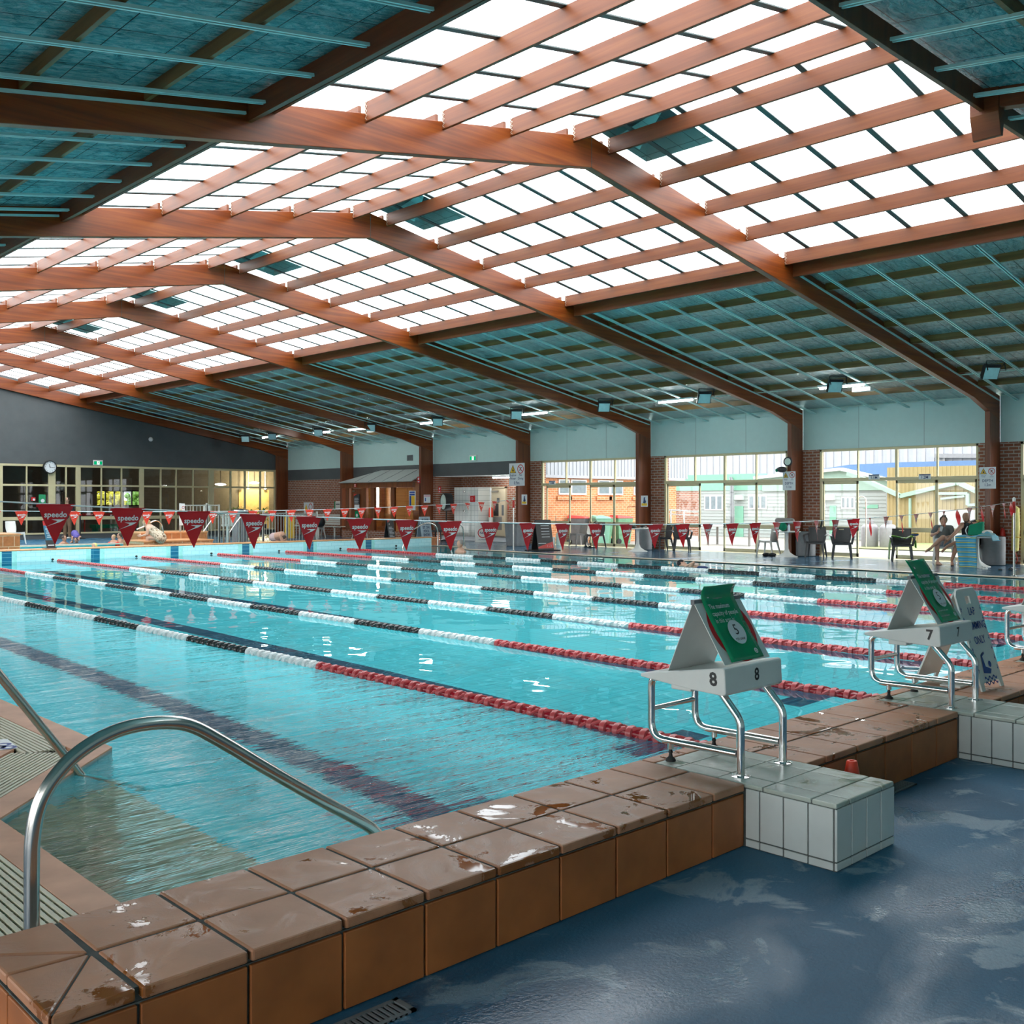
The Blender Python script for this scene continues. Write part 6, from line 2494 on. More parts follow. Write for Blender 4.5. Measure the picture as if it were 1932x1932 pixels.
# far-corner handrails at the second set of steps
for i, (pts, lab) in enumerate(((((768, 1010), (785, 996), (800, 988), (812, 987), (821, 992), (826, 1003), (826, 1032)), 'steel handrail at the far entry steps, beside the tiled end wall'),
                                (((858, 1003), (862, 993), (868, 990), (873, 996), (875, 1010), (876.5, 1030)), 'steel handrail at the far entry steps, beside the deck'))):
    YH2 = (27.7, 26.6)[i]
    w_ = [P(u, v, Y=YH2) for u, v in pts]
    w_[-1].z = 0
    r = thing('handrail', lab, 'handrail', (w_[-1].x, YH2, 0))
    lo = V((w_[0].x - .35, YH2, -.5))
    part('rail_tube', MB().tube(spline([lo] + w_, 5), .025, 10), M['steel'], r, True, True)
    part('floor_flange', MB().lathe([(.05, 0), (.05, .008), (.03, .012)], (w_[-1].x, YH2, .006), 14), M['steel'], r, True, True)

# ------------------------------------------------------------------ far end: coping, leisure pool, fence
mb = MB()
mb.box(PX0 - .3, 23.2, YF + .002, YF + .55, 0, .262)
struct('wall_far_end', mb, M['terracotta'])
mb = MB()
n_ = 68
for i in range(n_):
    a = PX0 - .3 + i * (23.5 - PX0) / n_
    mb.box(a + .004, a + (23.5 - PX0) / n_ - .004, YF - .012, YF + .56, .262, .295)
struct('trim_far_coping', mb, M['orange_edge'], bevel=.008)
LP = [(5.0, 28.9), (17.2, 28.9), (17.2, 35.2), (15.9, 37.0), (5.0, 37.0)]
mb = MB().poly([(x, y, -1.0) for x, y in LP])
walls(mb, LP + LP[:1], -1.0, .0)
struct('floor_leisure_basin', mb, M['pooltile'])
mb = MB().poly([(x, y, -.06) for x, y in LP])
wo = obj('leisure_pool_water', mb, M['water2'], 'bright blue water of the leisure pool beyond the far end wall', 'water', kind='stuff')
if wo.data.polygons[0].normal.z < 0:
    wo.data.flip_normals()
mb = MB()
for a, b in zip(LP[1:], LP[2:]):
    mb.bar((*a, .02), (*b, .02), .30, .05)
struct('trim_leisure_edge', mb, M['edge'])
mb = MB().poly([(17.2, 35.2, 0), (17.2, 37.0, 0), (15.9, 37.0, 0)])
rect(mb, 5.0, 17.2, YF + .55, 28.9)
struct('floor_far_deck', mb, M['deck'])
for xa, xb, ya, yb, z1, lab in ((12.9, 15.1, 29.25, 30.6, .39, 'orange tiled bench block at the far end, under the seated woman'), (13.4, 15.6, 30.6, 31.9, .60, 'higher orange tiled block behind the seated woman'), (6.5, 9.75, 30.2, 31.6, .66, 'orange tiled block by the leisure pool at the left edge')):
    mb = MB().box(xa, xb, ya, yb, 0, z1 - .04)
    mb.mi = 1
    mb.box(xa - .02, xb + .02, ya - .02, yb + .02, z1 - .04, z1)
    obj('tiled_bench', mb, [M['terracotta'], M['orange_edge']], lab, 'bench')
# fence of upright bars
M['fence'] = mat('pale_grey_fence_steel', (.46, .47, .44), .4, .5, var=.05)
FY = 31.0


def fence_panel(xa, xb, h_, lab, step=.11, gate=False, nm='fence_panel'):
    r = thing(nm, lab, 'fence', ((xa + xb) / 2, FY, 0), group='pool fence panels')
    for x in (xa, xb):
        part('post', MB().box(x - .025, x + .025, FY - .025, FY + .025, 0, h_ + (.05 if not gate else .0)), M['fence'], r, world=True)
    for z in (.14, h_ - .03):
        part('rail', MB().tube([(xa, FY, z), (xb, FY, z)], .02, 8), M['fence'], r, True, True)
    mb = MB()
    n_ = max(2, int((xb - xa) / step))
    for k in range(1, n_):
        x = xa + (xb - xa) * k / n_
        mb.tube([(x, FY, .14), (x, FY, h_ - .03)], .011, 6)
    part('uprights', mb, M['fence'], r, world=True)
    return r


fx = lambda u: P(u, 990, Y=FY).x
fe = [(340, 390, 1.46, 'taller steel fence panel at the far end with a warning sign, behind the orange block'), (391, 413, 1.46, 'narrow steel gate panel with rounded top in the far pool fence'), (414, 452, 1.12, 'low steel fence panel at the far end, next to the rounded gate'),
      (453, 496, 1.12, 'low steel fence panel at the far end, between gate and brick corner'), (497, 541, 1.18, 'steel fence panel at the far end in front of the brick corner'), (542, 598, 1.15, 'steel fence panel at the far end nearest the timber cabin')]
for u0, u1, h_, lab in fe:
    fence_panel(fx(u0), fx(u1), h_, lab, gate=u0 == 391)
M['slatwhite'] = mat('pale_slat', (.66, .72, .70), .5)
for u0, u1, v0, v1, n_, lab in ((385, 398, 952, 968, 3, 'three pale upright slats leaning on the far fence, upper row'), (419, 441, 970, 993, 4, 'four pale upright slats leaning on the far fence, lower row')):
    a, b = P(u0, v0, Y=FY + .12), P(u1, v1, Y=FY + .12)
    r = thing('slat_screen', lab, 'screen', ((a.x + b.x) / 2, FY + .12, 0))
    mb = MB()
    for k in range(n_):
        w_ = (b.x - a.x) / n_
        mb.box(a.x + k * w_, a.x + (k + .6) * w_, FY + .10, FY + .14, b.z, a.z)
    part('slats', mb, M['slatwhite'], r, world=True)
    part('cross_bar', MB().box(a.x, b.x, FY + .14, FY + .17, b.z + .02, b.z + .07).box((a.x + b.x) / 2 - .03, (a.x + b.x) / 2 + .03, FY + .14, FY + .17, 0, b.z + .05), M['slatwhite'], r, world=True)
a, b = P(339, 950, Y=FY - .05), P(349, 991, Y=FY - .05)
r = thing('warning_sign', 'white warning sign with red ring tied to the tall far fence panel', 'sign', ((a.x + b.x) / 2, FY - .04, b.z))
w_, h_ = b.x - a.x, a.z - b.z
part('board', MB().box(-w_ / 2, w_ / 2, 0, .012, 0, h_), M['signwhite'], r)
part('prohibition_ring', MB().disc((w_ * .2, -.002, h_ * .82), w_ * .26, n=18, r0=w_ * .19), M['sign_red'], r)
part('yellow_triangle', MB().poly([(-w_ * .4, -.002, h_ * .55), (-w_ * .05, -.002, h_ * .55), (-w_ * .22, -.002, h_ * .8)]), M['yellow'], r)
a, b = P(572, 948, X=26.45), P(590, 962, X=26.45)
r = notice('warning_sign', a.y, b.y, b.z - .25, a.z, 'white warning sign with yellow triangle on the far brick corner wall', 'sign', 26.49)
w_, h_ = a.y - b.y, a.z - b.z + .25
o = lambda y, z: V((-.010, -y * w_, z * h_))
part('yellow_triangle', MB().poly([o(-.42, .35), o(-.06, .35), o(-.24, .9)]), M['yellow'], r)
part('prohibition_ring', MB().disc(o(.22, .65), w_ * .2, (0, -1, 0), n=18, r0=w_ * .15), M['sign_red'], r)
a, b = P(628, 946, X=26.4), P(634, 960, X=26.4)
r = notice('green_notice', a.y, b.y, b.z, a.z, 'small green notice on the brick beside the cabin corner', 'notice', 26.49)
part('green_face', MB().box(-.011, -.009, -abs(a.y - b.y) / 2, abs(a.y - b.y) / 2, 0, a.z - b.z), M['green'], r)
q = P(640, 953, X=26.3)
r = thing('wall_dispenser', 'white wall dispenser on the brick beside the timber cabin', 'dispenser', (26.36, q.y, q.z - .18))
part('case', MB().box(-.14, .14, -.22, .22, 0, .36), M['offwhite'], r, bevel=.04)
part('slot', MB().box(-.145, -.14, -.15, .15, .20, .24), M['black'], r)
# brown deck board box behind and yellow buckets under the fence
q = P(545, 985, Y=33)
r = thing('storage_screen', 'mustard folded mats standing behind the far fence', 'mat', (q.x, 33, 0))
part('mat', MB().box(-.16, .02, -.03, .03, .2, 1.0), M['yellow'], r)
part('mat', MB().box(.04, .22, -.03, .03, .2, 1.0), M['yellow'], r)
part('stand', MB().box(-.18, .24, -.05, .05, 0, .2), M['grey'], r)
q = P(478, 957, Y=34)
r = thing('drum_lid', 'grey round drum with lid behind the far fence', 'drum', (fx(521), 33.5, 0))
part('drum', MB().lathe([(.28, 0), (.28, 1.2), (.26, 1.22)], n=20), M['grey'], r, True)
part('lid', MB().lathe([(.31, 1.2), (.31, 1.26), (.1, 1.30)], n=20), M['steel'], r, True)
# white bench and chair at the brick corner
r = thing('slatted_bench', 'long cream slatted bench against the brick wall by the cabin', 'bench', (25.9, 40.0, 0))
for k in range(5):
    part('slat', MB().box(-.05 - k * .09, .025 - k * .09, -2.2, 2.2, .43, .46), M['offwhite'], r)
for k in range(5):
    part('back_slat', MB().box(.18 + k * .01, .20 + k * .01, -2.2, 2.2, .50 + k * .1, .58 + k * .1), M['offwhite'], r)
for y in (-1.8, 0, 1.8):
    part('frame', MB().bar((-.35, y, 0), (-.35, y, .43), .05, .05).bar((.12, y, 0), (.26, y, 1.0), .05, .05).bar((-.4, y, .41), (.15, y, .41), .05, .04), M['offwhite'], r)
q = P(619, 1013, Z=0)
chair('plastic_chair', 'off-white plastic chair with a dark jacket near the timber cabin', 24.0, 37.2, -pi / 2 + .4, 'offwhite', False, .80, slot=False)
mb = MB().ell((24.15, 37.2, .68), .22, .24, .24, 14, 8)
obj('jacket', mb, M['black'], 'dark jacket heaped on the off-white chair near the cabin', 'jacket', smooth=True)
chair('plastic_chair', 'off-white plastic chair standing at the glazed cabin door', 24.6, 34.9, .6, 'offwhite', False, .80, slot=False)
chair('plastic_chair', 'dark chair behind the please do not sit sign, nearer the cabin', 25.3, 31.6, -pi / 2, 'black', False, .78)
chair('plastic_chair', 'dark chair behind the please do not sit sign, nearer the recess', 25.35, 30.75, -pi / 2 + .4, 'black', False, .78)
qa = P(21, 1006, Y=39.2)
chair('plastic_chair', 'white plastic chair in front of the end wall glass near the left edge', qa.x + .15, 39.2, 0.5, 'white', False, .84, slot=False)
# blue rules board standing at the far end
a, b = P(80, 987, Y=28.55), P(98, 1034, Y=28.55)
r = thing('rules_board', 'leaning blue and black rules board on the far end wall', 'sign', ((a.x + b.x) / 2, 28.5, .295))
z_ = lambda v: P(90, v, Y=28.5).z - .295
sh = lambda z: (.55 - z) * .18
mk = lambda z0, z1, hw_, y=0: [(-hw_ + sh(z0), y, z0), (hw_ + sh(z0), y, z0), (hw_ + sh(z1), y, z1), (-hw_ + sh(z1), y, z1)]
part('blue_panel', MB().prism(mk(.22, .62, .105), (0, .03, 0)), mat('petrol_blue_board', (.04, .16, .26), .4), r)
part('black_base', MB().prism(mk(0, .22, .11), (0, .04, 0)).box(-.1, .2, -.1, .16, 0, .02), M['charcoal'], r)
part('red_top', MB().prism(mk(.62, .74, .10), (0, .03, 0)), M['sign_red'], r)
mb = MB()
for k in range(6):
    z = .57 - k * .055
    mb.poly(mk(z, z + .018, .07 if k % 2 else .05, -.002))
mb.poly(mk(.07, .10, .08, -.002))
part('white_print', mb, M['signwhite'], r)
# balloon shade lamp and leaning things in the end doorway
q = P(117, 918, Y=45.0)
r = thing('balloon_lamp', 'white ribbed globe on a black stand in the end wall doorway', 'lamp', (q.x, 45.0, 0))
part('globe', MB().ell((0, 0, q.z), .20, .20, .19, 16, 10), M['white'], r, True)
mb = MB()
for k in range(8):
    a = k * pi / 4
    mb.tube([(.205 * cos(a) * sin(t), .205 * sin(a) * sin(t), q.z - .195 * cos(t)) for t in [j * pi / 10 for j in range(11)]], .007, 5)
part('ribs', mb, M['charcoal'], r)
part('stand', MB().lathe([(.2, 0), (.2, .03), (.025, .06), (.025, q.z - .22), (.12, q.z - .19)], n=12), M['black'], r, True)
for i, (u0, u1, v0, v1, m, lab) in enumerate(((73, 86, 933, 951, 'green', 'green notice on the glass door left of the clock post'), (59, 67, 938, 945, 'sign_red', 'small red and white notice on the glass door left of the clock post'))):
    a, b = P(u0, v0, Y=YE - .05), P(u1, v1, Y=YE - .05)
    r = thing('door_notice', lab, 'notice', ((a.x + b.x) / 2, YE - .052, b.z))
    part('sheet', MB().box(-(b.x - a.x) / 2, (b.x - a.x) / 2, 0, .004, 0, a.z - b.z), M[m], r)
    part('white_spot', MB().disc((.02, -.002, (a.z - b.z) * .35), (b.x - a.x) * .28, n=16), M['signwhite'], r)
q0, q1 = P(155, 971, Y=44.4), P(215, 971, Y=44.4)
mb = MB().tube([(q0.x, 44.4, q0.z), (q1.x + .4, 44.4, q0.z)], .05, 8)
for x in (q0.x + .1, q1.x + .2):
    mb.tube([(x, 44.4, 0), (x, 44.4, q0.z)], .03, 8)
obj('barrier_rail', mb, M['red'], 'red barrier rail behind the end wall glass', 'rail', smooth=True)
mb = MB()
q0, q1 = P(176, 992, Y=44.6), P(222, 992, Y=44.6)
mb.box(q0.x, q1.x, 44.3, 45.0, q0.z - .1, q0.z + .05)
for x in (q0.x + .1, q1.x - .1):
    mb.box(x - .04, x + .04, 44.4, 44.9, 0, q0.z)
obj('green_bench', mb, M['greenfab'], 'green padded bench behind the end wall glass', 'bench')
q = P(152, 1000, Y=43.2)
r = thing('barrier_post', 'thin black post on a round base in front of the end wall glass', 'post', (q.x - .02, 43.2, 0))
part('post', MB().lathe([(.22, 0), (.22, .02), (.03, .05), (.03, .95), (.04, .98)], n=14), M['black'], r, True)
part('cap', MB().lathe([(.045, .98), (.045, 1.02), (.02, 1.04)], n=12), M['red'], r)
# handrail of the leisure pool behind the seated woman
pts = [P(u, v, Y=30.1) for u, v in ((258, 999), (275, 992), (288, 984), (298, 983), (305, 990), (308, 1005))]
r = thing('handrail', 'bent steel handrail behind the woman seated at the far end', 'handrail', (pts[-1].x, 30.1, .39))
part('rail_tube', MB().tube(spline(pts + [V((pts[-1].x, 30.1, .39))], 5), .022, 8), M['steel'], r, True, True)
pts = [P(u, v, Y=30.4) for u, v in ((437, 972), (444, 985), (441, 1010))]
for i, u in enumerate((382, 433)):
    q = P(u, 985, Y=FY - .3)
    pts = [(q.x + .75, FY - .3, 1.15), (q.x + .45, FY - .3, 1.08), (q.x + .06, FY - .3, .62), (q.x, FY - .3, .45), (q.x, FY - .3, 0)]
    r = thing('handrail', ('sloping steel handrail in front of the far fence by the gate', 'sloping steel handrail in front of the far fence past the gate')[i], 'handrail', (q.x, FY - .3, 0))
    part('rail_tube', MB().tube(spline(pts, 6), .022, 8), M['steel'], r, True, True)
    part('lower_post', MB().tube([(q.x + .75, FY - .3, 1.15), (q.x + .75, FY - .3, 0)], .022, 8), M['steel'], r, True, True)
# ------------------------------------------------------------------ people
def voxel(mb, size, smooth=6):
    """one continuous skin round overlapping limbs"""
    me = mesh_of('skin', mb, [], False)
    ob = bpy.data.objects.new('skin', me)
    COL.objects.link(ob)
    m = ob.modifiers.new('r', 'REMESH')
    m.mode, m.voxel_size, m.use_smooth_shade = 'VOXEL', size, True
    s = ob.modifiers.new('s', 'SMOOTH')
    s.iterations, s.factor = smooth, .5
    dg = bpy.context.evaluated_depsgraph_get()
    dg.update()
    out = bpy.data.meshes.new_from_object(ob.evaluated_get(dg))
    bpy.data.objects.remove(ob)
    bpy.data.meshes.remove(me)
    return out


def skinpart(name, mb, m, parent, size, smooth=6, label=None):
    mb.shift(-ROOT[parent.name])
    me = voxel(mb, size, smooth)
    me.materials.clear()
    me.materials.append(m)
    o = bpy.data.objects.new(name, me)
    COL.objects.link(o)
    o.parent = parent
    ROOT[o.name] = ROOT[parent.name]
    if label:
        o['label'] = label
    return o


M['skin'] = mat('light_skin', (.50, .29, .20), .5, var=.05)
M['skin2'] = mat('tanned_skin', (.40, .21, .135), .5, var=.05)
M['skin3'] = mat('pale_skin', (.60, .38, .28), .5, var=.05)
M['hair_dark'] = mat('dark_brown_hair', (.05, .03, .02), .6, var=.3)
M['hair_fair'] = mat('fair_hair', (.42, .29, .14), .6, var=.3)
M['shirt_grey'] = mat('grey_tshirt', (.15, .17, .17), .9, var=.08)
M['short_grey'] = mat('light_grey_shorts', (.48, .50, .50), .9)
M['shirt_black'] = mat('black_singlet', (.015, .015, .017), .9)
M['suit_blue'] = mat('blue_purple_swimsuit', (.10, .08, .32), .7, var=.3, scale=20)
M['suit_pale'] = mat('pale_pink_rash_shirt', (.55, .42, .42), .8)
t = NT('floral_swimsuit')
n1 = t.noise(t.coord(world=False), 14, 3, .6, .8)
t.pbsdf(t.ramp(n1, [(.40, (.10, .07, .04)), (.47, (.58, .50, .38)), (.56, (.62, .56, .44)), (.64, (.30, .20, .11))]), .8)
M['floral'] = t.mat
M['eye'] = mat('dark_eye', (.02, .015, .012), .3)


def face_and_head(mb, c, f, up, r=.092):
    """head round c, facing f: skull, jaw, nose, ears"""
    f, up = V(f).normalized(), V(up).normalized()
    sd = f.cross(up).normalized()
    up = sd.cross(f).normalized()
    rot = Matrix((sd, f, up)).transposed()
    mb.ell(c + up * .02, r * .84, r * 1.02, r * 1.12, 16, 12, rot)
    mb.ell(c + f * .022 - up * .045, r * .64, r * .72, r * .80, 14, 10, rot)
    mb.cap(c + f * .088 + up * .012, c + f * .108 - up * .022, .009, .015, 8)
    mb.ell(c + f * .086 - up * .056, .026, .012, .008, 8, 6, rot)
    for s in (-1, 1):
        mb.ell(c + sd * (s * r * .86) - f * .006, .012, .022, .034, 8, 6, rot)
    return sd, f, up


def eyes(c, sd, f, up, parent, brow=True):
    mb = MB()
    for s in (-1, 1):
        mb.ell(c + f * .083 + sd * (s * .032) + up * .018, .011, .008, .006, 8, 6)
    mb.shift(-ROOT[parent.name])
    part('eyes', mb, M['eye'], parent, True)


def hand(mb, w_, d, side, n_, curl=.6, sc=1.0):
    """palm at wrist w_, fingers along d; side: thumb direction; n_: palm normal (fingers curl towards it)"""
    d, side, n_ = V(d).normalized(), V(side).normalized(), V(n_).normalized()
    k = w_ + d * .085 * sc
    for q in (-1, -.33, .33, 1):
        mb.cap(w_ + side * (q * .018 * sc) + d * .01, k + side * (q * .030 * sc), .016 * sc, .014 * sc, 8)
    for q, ln in ((1, .070), (.36, .080), (-.3, .074), (-.95, .058)):
        a = k + side * (q * .031 * sc)
        d1 = (d * cos(curl * .6) + n_ * sin(curl * .6)).normalized()
        d2 = (d * cos(curl * 1.8) + n_ * sin(curl * 1.8)).normalized()
        b = a + d1 * ln * .5 * sc
        mb.cap(a, b, .0100 * sc, .0092 * sc, 8)
        mb.cap(b, b + d2 * ln * .5 * sc, .0092 * sc, .0078 * sc, 8)
    a = w_ + d * .025 * sc + side * .022 * sc
    b = a + (side * .8 + d * .55 + n_ * .3).normalized() * .045 * sc
    mb.cap(a, b, .014 * sc, .011 * sc, 8)
    mb.cap(b, b + (side * .2 + d * .9 + n_ * .4).normalized() * .032 * sc, .011 * sc, .009 * sc, 8)


def foot(mb, ankle, fwd, z=0.0):
    """bare foot flat on the floor with five toes"""
    fwd = V((fwd[0], fwd[1], 0)).normalized()
    sd = V((fwd.y, -fwd.x, 0))
    heel = V((ankle.x, ankle.y, z + .03)) - fwd * .04
    ball = heel + fwd * .17
    ball.z = z + .022
    mb.cap(ankle, heel, .036, .032, 10)
    mb.cap(ankle, ball, .034, .026, 10)
    mb.cap(heel, ball, .030, .028, 10)
    mb.cap(heel + sd * .012, ball + sd * .022, .022, .022, 8)
    mb.cap(heel - sd * .012, ball - sd * .024, .022, .022, 8)
    for k in range(5):
        a = ball + sd * ((k - 2) * .016)
        mb.cap(a, a + fwd * (.055 - .008 * k), .011 if k else .013, .009, 6)


def at(D, u0=0, v0=0):
    """points at depth D along the camera axis, t metres nearer"""
    def f(u, v, t=0.0):
        r, w = (u - 966) / FPX, (VH - v) / FPX
        d = V((r * CA + SA, -r * SA + CA, w)) * (D - t)
        return V((d.x, d.y, d.z + CAM_H))
    return f


TC = V((-SA, -CA, 0))       # towards the camera
RT = V((CA, -SA, 0))        # to the right of the view
UP = V((0, 0, 1))

# --- woman with a phone, legs crossed
q = at(25.45)
r = thing('person', 'person with hair in a bun and grey shirt, legs crossed, looking at a phone', 'person', (25.4, 11.0, 0), group='seated couple')
hc = q(1780, 983.5, .10)
b = MB()
sd, f, up = face_and_head(b, hc, TC - RT * .25 - UP * .45, UP * .9 + TC * .4)
neck, chest = q(1781, 993.5, .02), q(1780, 1003, -.02)
b.cap(neck + UP * .03, neck - UP * .06, .05, .055)
shl, shr, hip = q(1766, 996, 0), q(1794, 996.5, 0), q(1778, 1021.5, -.08)
b.cap(shl, shr, .065, .065).cap(chest, hip, .13, .15).cap(chest + RT * .05, hip + RT * .06, .10, .12).cap(chest - RT * .05, hip - RT * .06, .10, .12)
el, wl = q(1758, 1010, .08), q(1769, 1005, .26)
b.cap(shl, el, .050, .040).cap(el, wl, .040, .027)
hand(b, wl, (q(1774, 999, .28) - wl), TC * .3 + RT, TC * -.2 + UP * .2 - RT * .1, .9)
er, wr = q(1797, 1011, .05), q(1785, 1013.5, .28)
b.cap(shr, er, .050, .040).cap(er, wr, .040, .027)
hand(b, wr, (q(1777, 1014.5, .34) - wr), UP + TC * .3, TC * .2 - UP, .5)
hl, hr = q(1772, 1022, -.02), q(1786, 1021, -.02)
k1, a1 = q(1768, 1027.5, .46), q(1769, 1057.5, .38)
b.cap(hl, k1, .085, .058).cap(k1, a1 + (k1 - a1) * .62, .056, .052).cap(a1 + (k1 - a1) * .62, a1, .052, .033)
foot(b, V((a1.x, a1.y, .075)), TC + RT * .15)
k2, a2 = q(1779, 1013.5, .50), q(1757, 1033, .52)
b.cap(hr, k2, .085, .058).cap(k2, a2 + (k2 - a2) * .6, .056, .050).cap(a2 + (k2 - a2) * .6, a2, .050, .032)
tip = q(1747, 1040, .60)
b.cap(a2, tip, .032, .026).cap(a2 + UP * -.02, tip - UP * .01, .03, .024)
for k in range(5):
    p_ = tip + V((0, 0, .022)) - V((0, 0, .011)) * k
    b.cap(p_, p_ + (tip - a2).normalized() * .03, .010, .008, 6)
skinpart('body', b, M['skin'], r, .011)
eyes(hc, sd, f, up, r)
h_ = MB().ell(hc + up * .035 - f * .028, .090, .098, .092, 14, 10).ell(hc + up * .125 - f * .03, .048, .048, .045, 12, 8).ell(hc - f * .05 - up * .02, .075, .06, .075)
skinpart('hair', h_, M['hair_dark'], r, .012, 3)
c = MB().cap(shl + RT * .01, shr - RT * .01, .080, .080).cap(chest, hip + UP * .02, .148, .168).cap(chest + RT * .05, hip + RT * .07, .115, .135).cap(chest - RT * .05, hip - RT * .07, .115, .135)
c.cap(shl, shl.lerp(el, .62), .070, .066).cap(shr, shr.lerp(er, .62), .070, .066)
skinpart('tshirt', c, M['shirt_grey'], r, .014, 4)
c = MB().cap(hl, hl.lerp(k1, .55), .108, .088).cap(hr, hr.lerp(k2, .5), .108, .088).cap(hl, hr, .12, .12)
skinpart('shorts', c, M['short_grey'], r, .014, 4)
ph = wl + (q(1774, 999, .28) - wl).normalized() * .12 + TC * .02
obj('phone', MB().bar(ph - UP * .06 - RT * .01, ph + UP * .06 + RT * .02, .065, .009, up=TC), M['signwhite'], 'pale phone held up by the person with the bun', 'phone', bevel=.003)

# --- bald man in a black singlet
q = at(25.15)
r = thing('person', 'bald bearded person in a black singlet sitting behind the striped towel table', 'person', (25.5, 10.45, 0), group='seated couple')
hc = q(1823, 976.5, .10)
b = MB()
sd, f, up = face_and_head(b, hc, TC * .55 - RT * .9 - UP * .35, UP, .098)
neck, chest = q(1826, 986, 0), q(1829, 999, 0)
b.cap(neck + UP * .04, neck - UP * .06, .06, .065)
shl, shr, hip = q(1815, 991, .05), q(1841, 990, -.1), q(1834, 1022, -.08)
b.cap(shl, shr, .075, .075).cap(chest, hip, .15, .17).cap(chest + RT * .07, hip + RT * .07, .12, .13).cap(chest - RT * .06, hip - RT * .06, .12, .13)
el, wl = q(1803, 1004.5, .25), q(1787, 1020.5, .45)
b.cap(shl, el, .058, .046).cap(el, wl, .046, .031)
hand(b, wl, q(1781, 1025, .48) - wl, UP + RT * .3, TC * .2 - UP * .6, .8, 1.08)
er, wr = q(1843, 1008, .1), q(1829, 1017, .3)
b.cap(shr, er, .056, .046).cap(er, wr, .046, .031)
hand(b, wr, TC * .6 - RT * .8, UP, TC * .3 - UP * .6, .6, 1.08)
hl, hr = q(1828, 1022, 0), q(1840, 1023, 0)
k1, a1 = q(1808, 1021.5, .48), q(1796, 1056.5, .42)
b.cap(hl, k1, .095, .066).cap(k1, a1 + (k1 - a1) * .62, .064, .060).cap(a1 + (k1 - a1) * .62, a1, .060, .037)
foot(b, V((a1.x, a1.y, .085)), TC - RT * .35, .012)
k2, a2 = q(1826, 1014, .50), q(1787, 1031, .60)
b.cap(hr, k2, .09, .064).cap(k2, k2.lerp(a2, .4), .062, .058).cap(k2.lerp(a2, .4), a2, .058, .036)
tip = q(1778, 1040, .64)
b.cap(a2, tip, .036, .03)
for k in range(5):
    p_ = tip + RT * (.02 - .01 * k)
    b.cap(p_, p_ - UP * .03, .011, .009, 6)
skinpart('body', b, M['skin2'], r, .011)
eyes(hc, sd, f, up, r)
bd = MB().ell(hc + f * .045 - up * .075, .052, .046, .045, 12, 8).ell(hc + f * .02 - up * .06 + sd * .04, .03, .04, .04).ell(hc + f * .02 - up * .06 - sd * .04, .03, .04, .04)
skinpart('beard', bd, M['hair_dark'], r, .012, 3)
c = MB().cap(shl + RT * .05, shr - RT * .05, .078, .078).cap(chest, hip + UP * .02, .166, .186).cap(chest + RT * .07, hip + RT * .08, .132, .145).cap(chest - RT * .06, hip - RT * .07, .132, .145)
skinpart('singlet', c, M['shirt_black'], r, .014, 4)
c = MB().cap(hl, hl.lerp(k1, .6), .115, .092).cap(hr, hr.lerp(k2, .55), .11, .09).cap(hl, hr, .13, .13)
skinpart('shorts', c, M['shirt_black'], r, .014, 4)
fw = V((TC - RT * .35).to_tuple()).normalized()
so = MB()
hb = V((a1.x, a1.y, .008)) - fw * .06
so.cap(hb, hb + fw * .26, .036, .04, 10)
so.v = [V((p.x, p.y, .002 + (p.z + .03) * .16)) for p in so.v]
so.shift(-ROOT[r.name])
part('thong_sandal', so, M['black'], r, True)
r2 = thing('shoulder_bag', 'black patterned bag slung behind the bald person against the brick pier', 'bag', q(1838, 992, -.25))
part('bag', MB().ell((0, 0, 0), .20, .16, .16, 14, 8), M['black'], r2, True)
part('patches', MB().ell((-.13, -.05, .06), .05, .05, .03, 8, 6).ell((-.05, -.10, .12), .04, .05, .03, 8, 6), M['paleyellow'], r2, True)

# --- woman in a floral swimsuit at the far end
q = at(30.3)
r = thing('person', 'person in a floral swimsuit leaning forward on the orange tiled bench', 'person', (13.0, 29.5, 0))
hc = q(275.5, 987.5, 0)
b = MB()
sd, f, up = face_and_head(b, hc, -RT - UP * .55, UP * .9 - RT * .4)
nk, sh, hip = q(279, 992, 0), q(283, 997, 0), q(303, 1014.5, 0)
b.cap(hc, nk, .06, .055).cap(nk, sh, .06, .09)
b.cap(sh, hip, .13, .16).cap(sh + TC * .10, hip + TC * .09, .09, .11).cap(sh - TC * .10, hip - TC * .09, .09, .11)
for s in (1, -1):
    s0 = sh + TC * (s * .16)
    e = q(277.5, 1008, s * .18)
    w_ = q(268, 1011, s * .08)
    b.cap(s0, e, .05, .042).cap(e, w_, .040, .027)
    hand(b, w_, -RT * 1.0 + UP * .05, UP, TC * (-s), .7)
    k = q(278.5, 1014.5, s * .10)
    a = q(278, 1034, s * .10)
    b.cap(hip + TC * (s * .09), k, .095, .062).cap(k, k.lerp(a, .4), .060, .056).cap(k.lerp(a, .4), a, .056, .034)
    foot(b, V((a.x, a.y, .08)), -RT)
skinpart('body', b, M['skin3'], r, .012)
eyes(hc, sd, f, up, r)
skinpart('hair', MB().ell(hc + up * .04 - f * .03, .095, .1, .095, 14, 10).ell(hc - f * .09 - up * .0, .06, .06, .06), M['hair_fair'], r, .014, 3)
c = MB().cap(sh.lerp(hip, .16), hip, .142, .176).cap(sh.lerp(hip, .16) + TC * .10, hip + TC * .10, .10, .126).cap(sh.lerp(hip, .16) - TC * .10, hip - TC * .10, .10, .126)
skinpart('swimsuit', c, M['floral'], r, .014, 4)


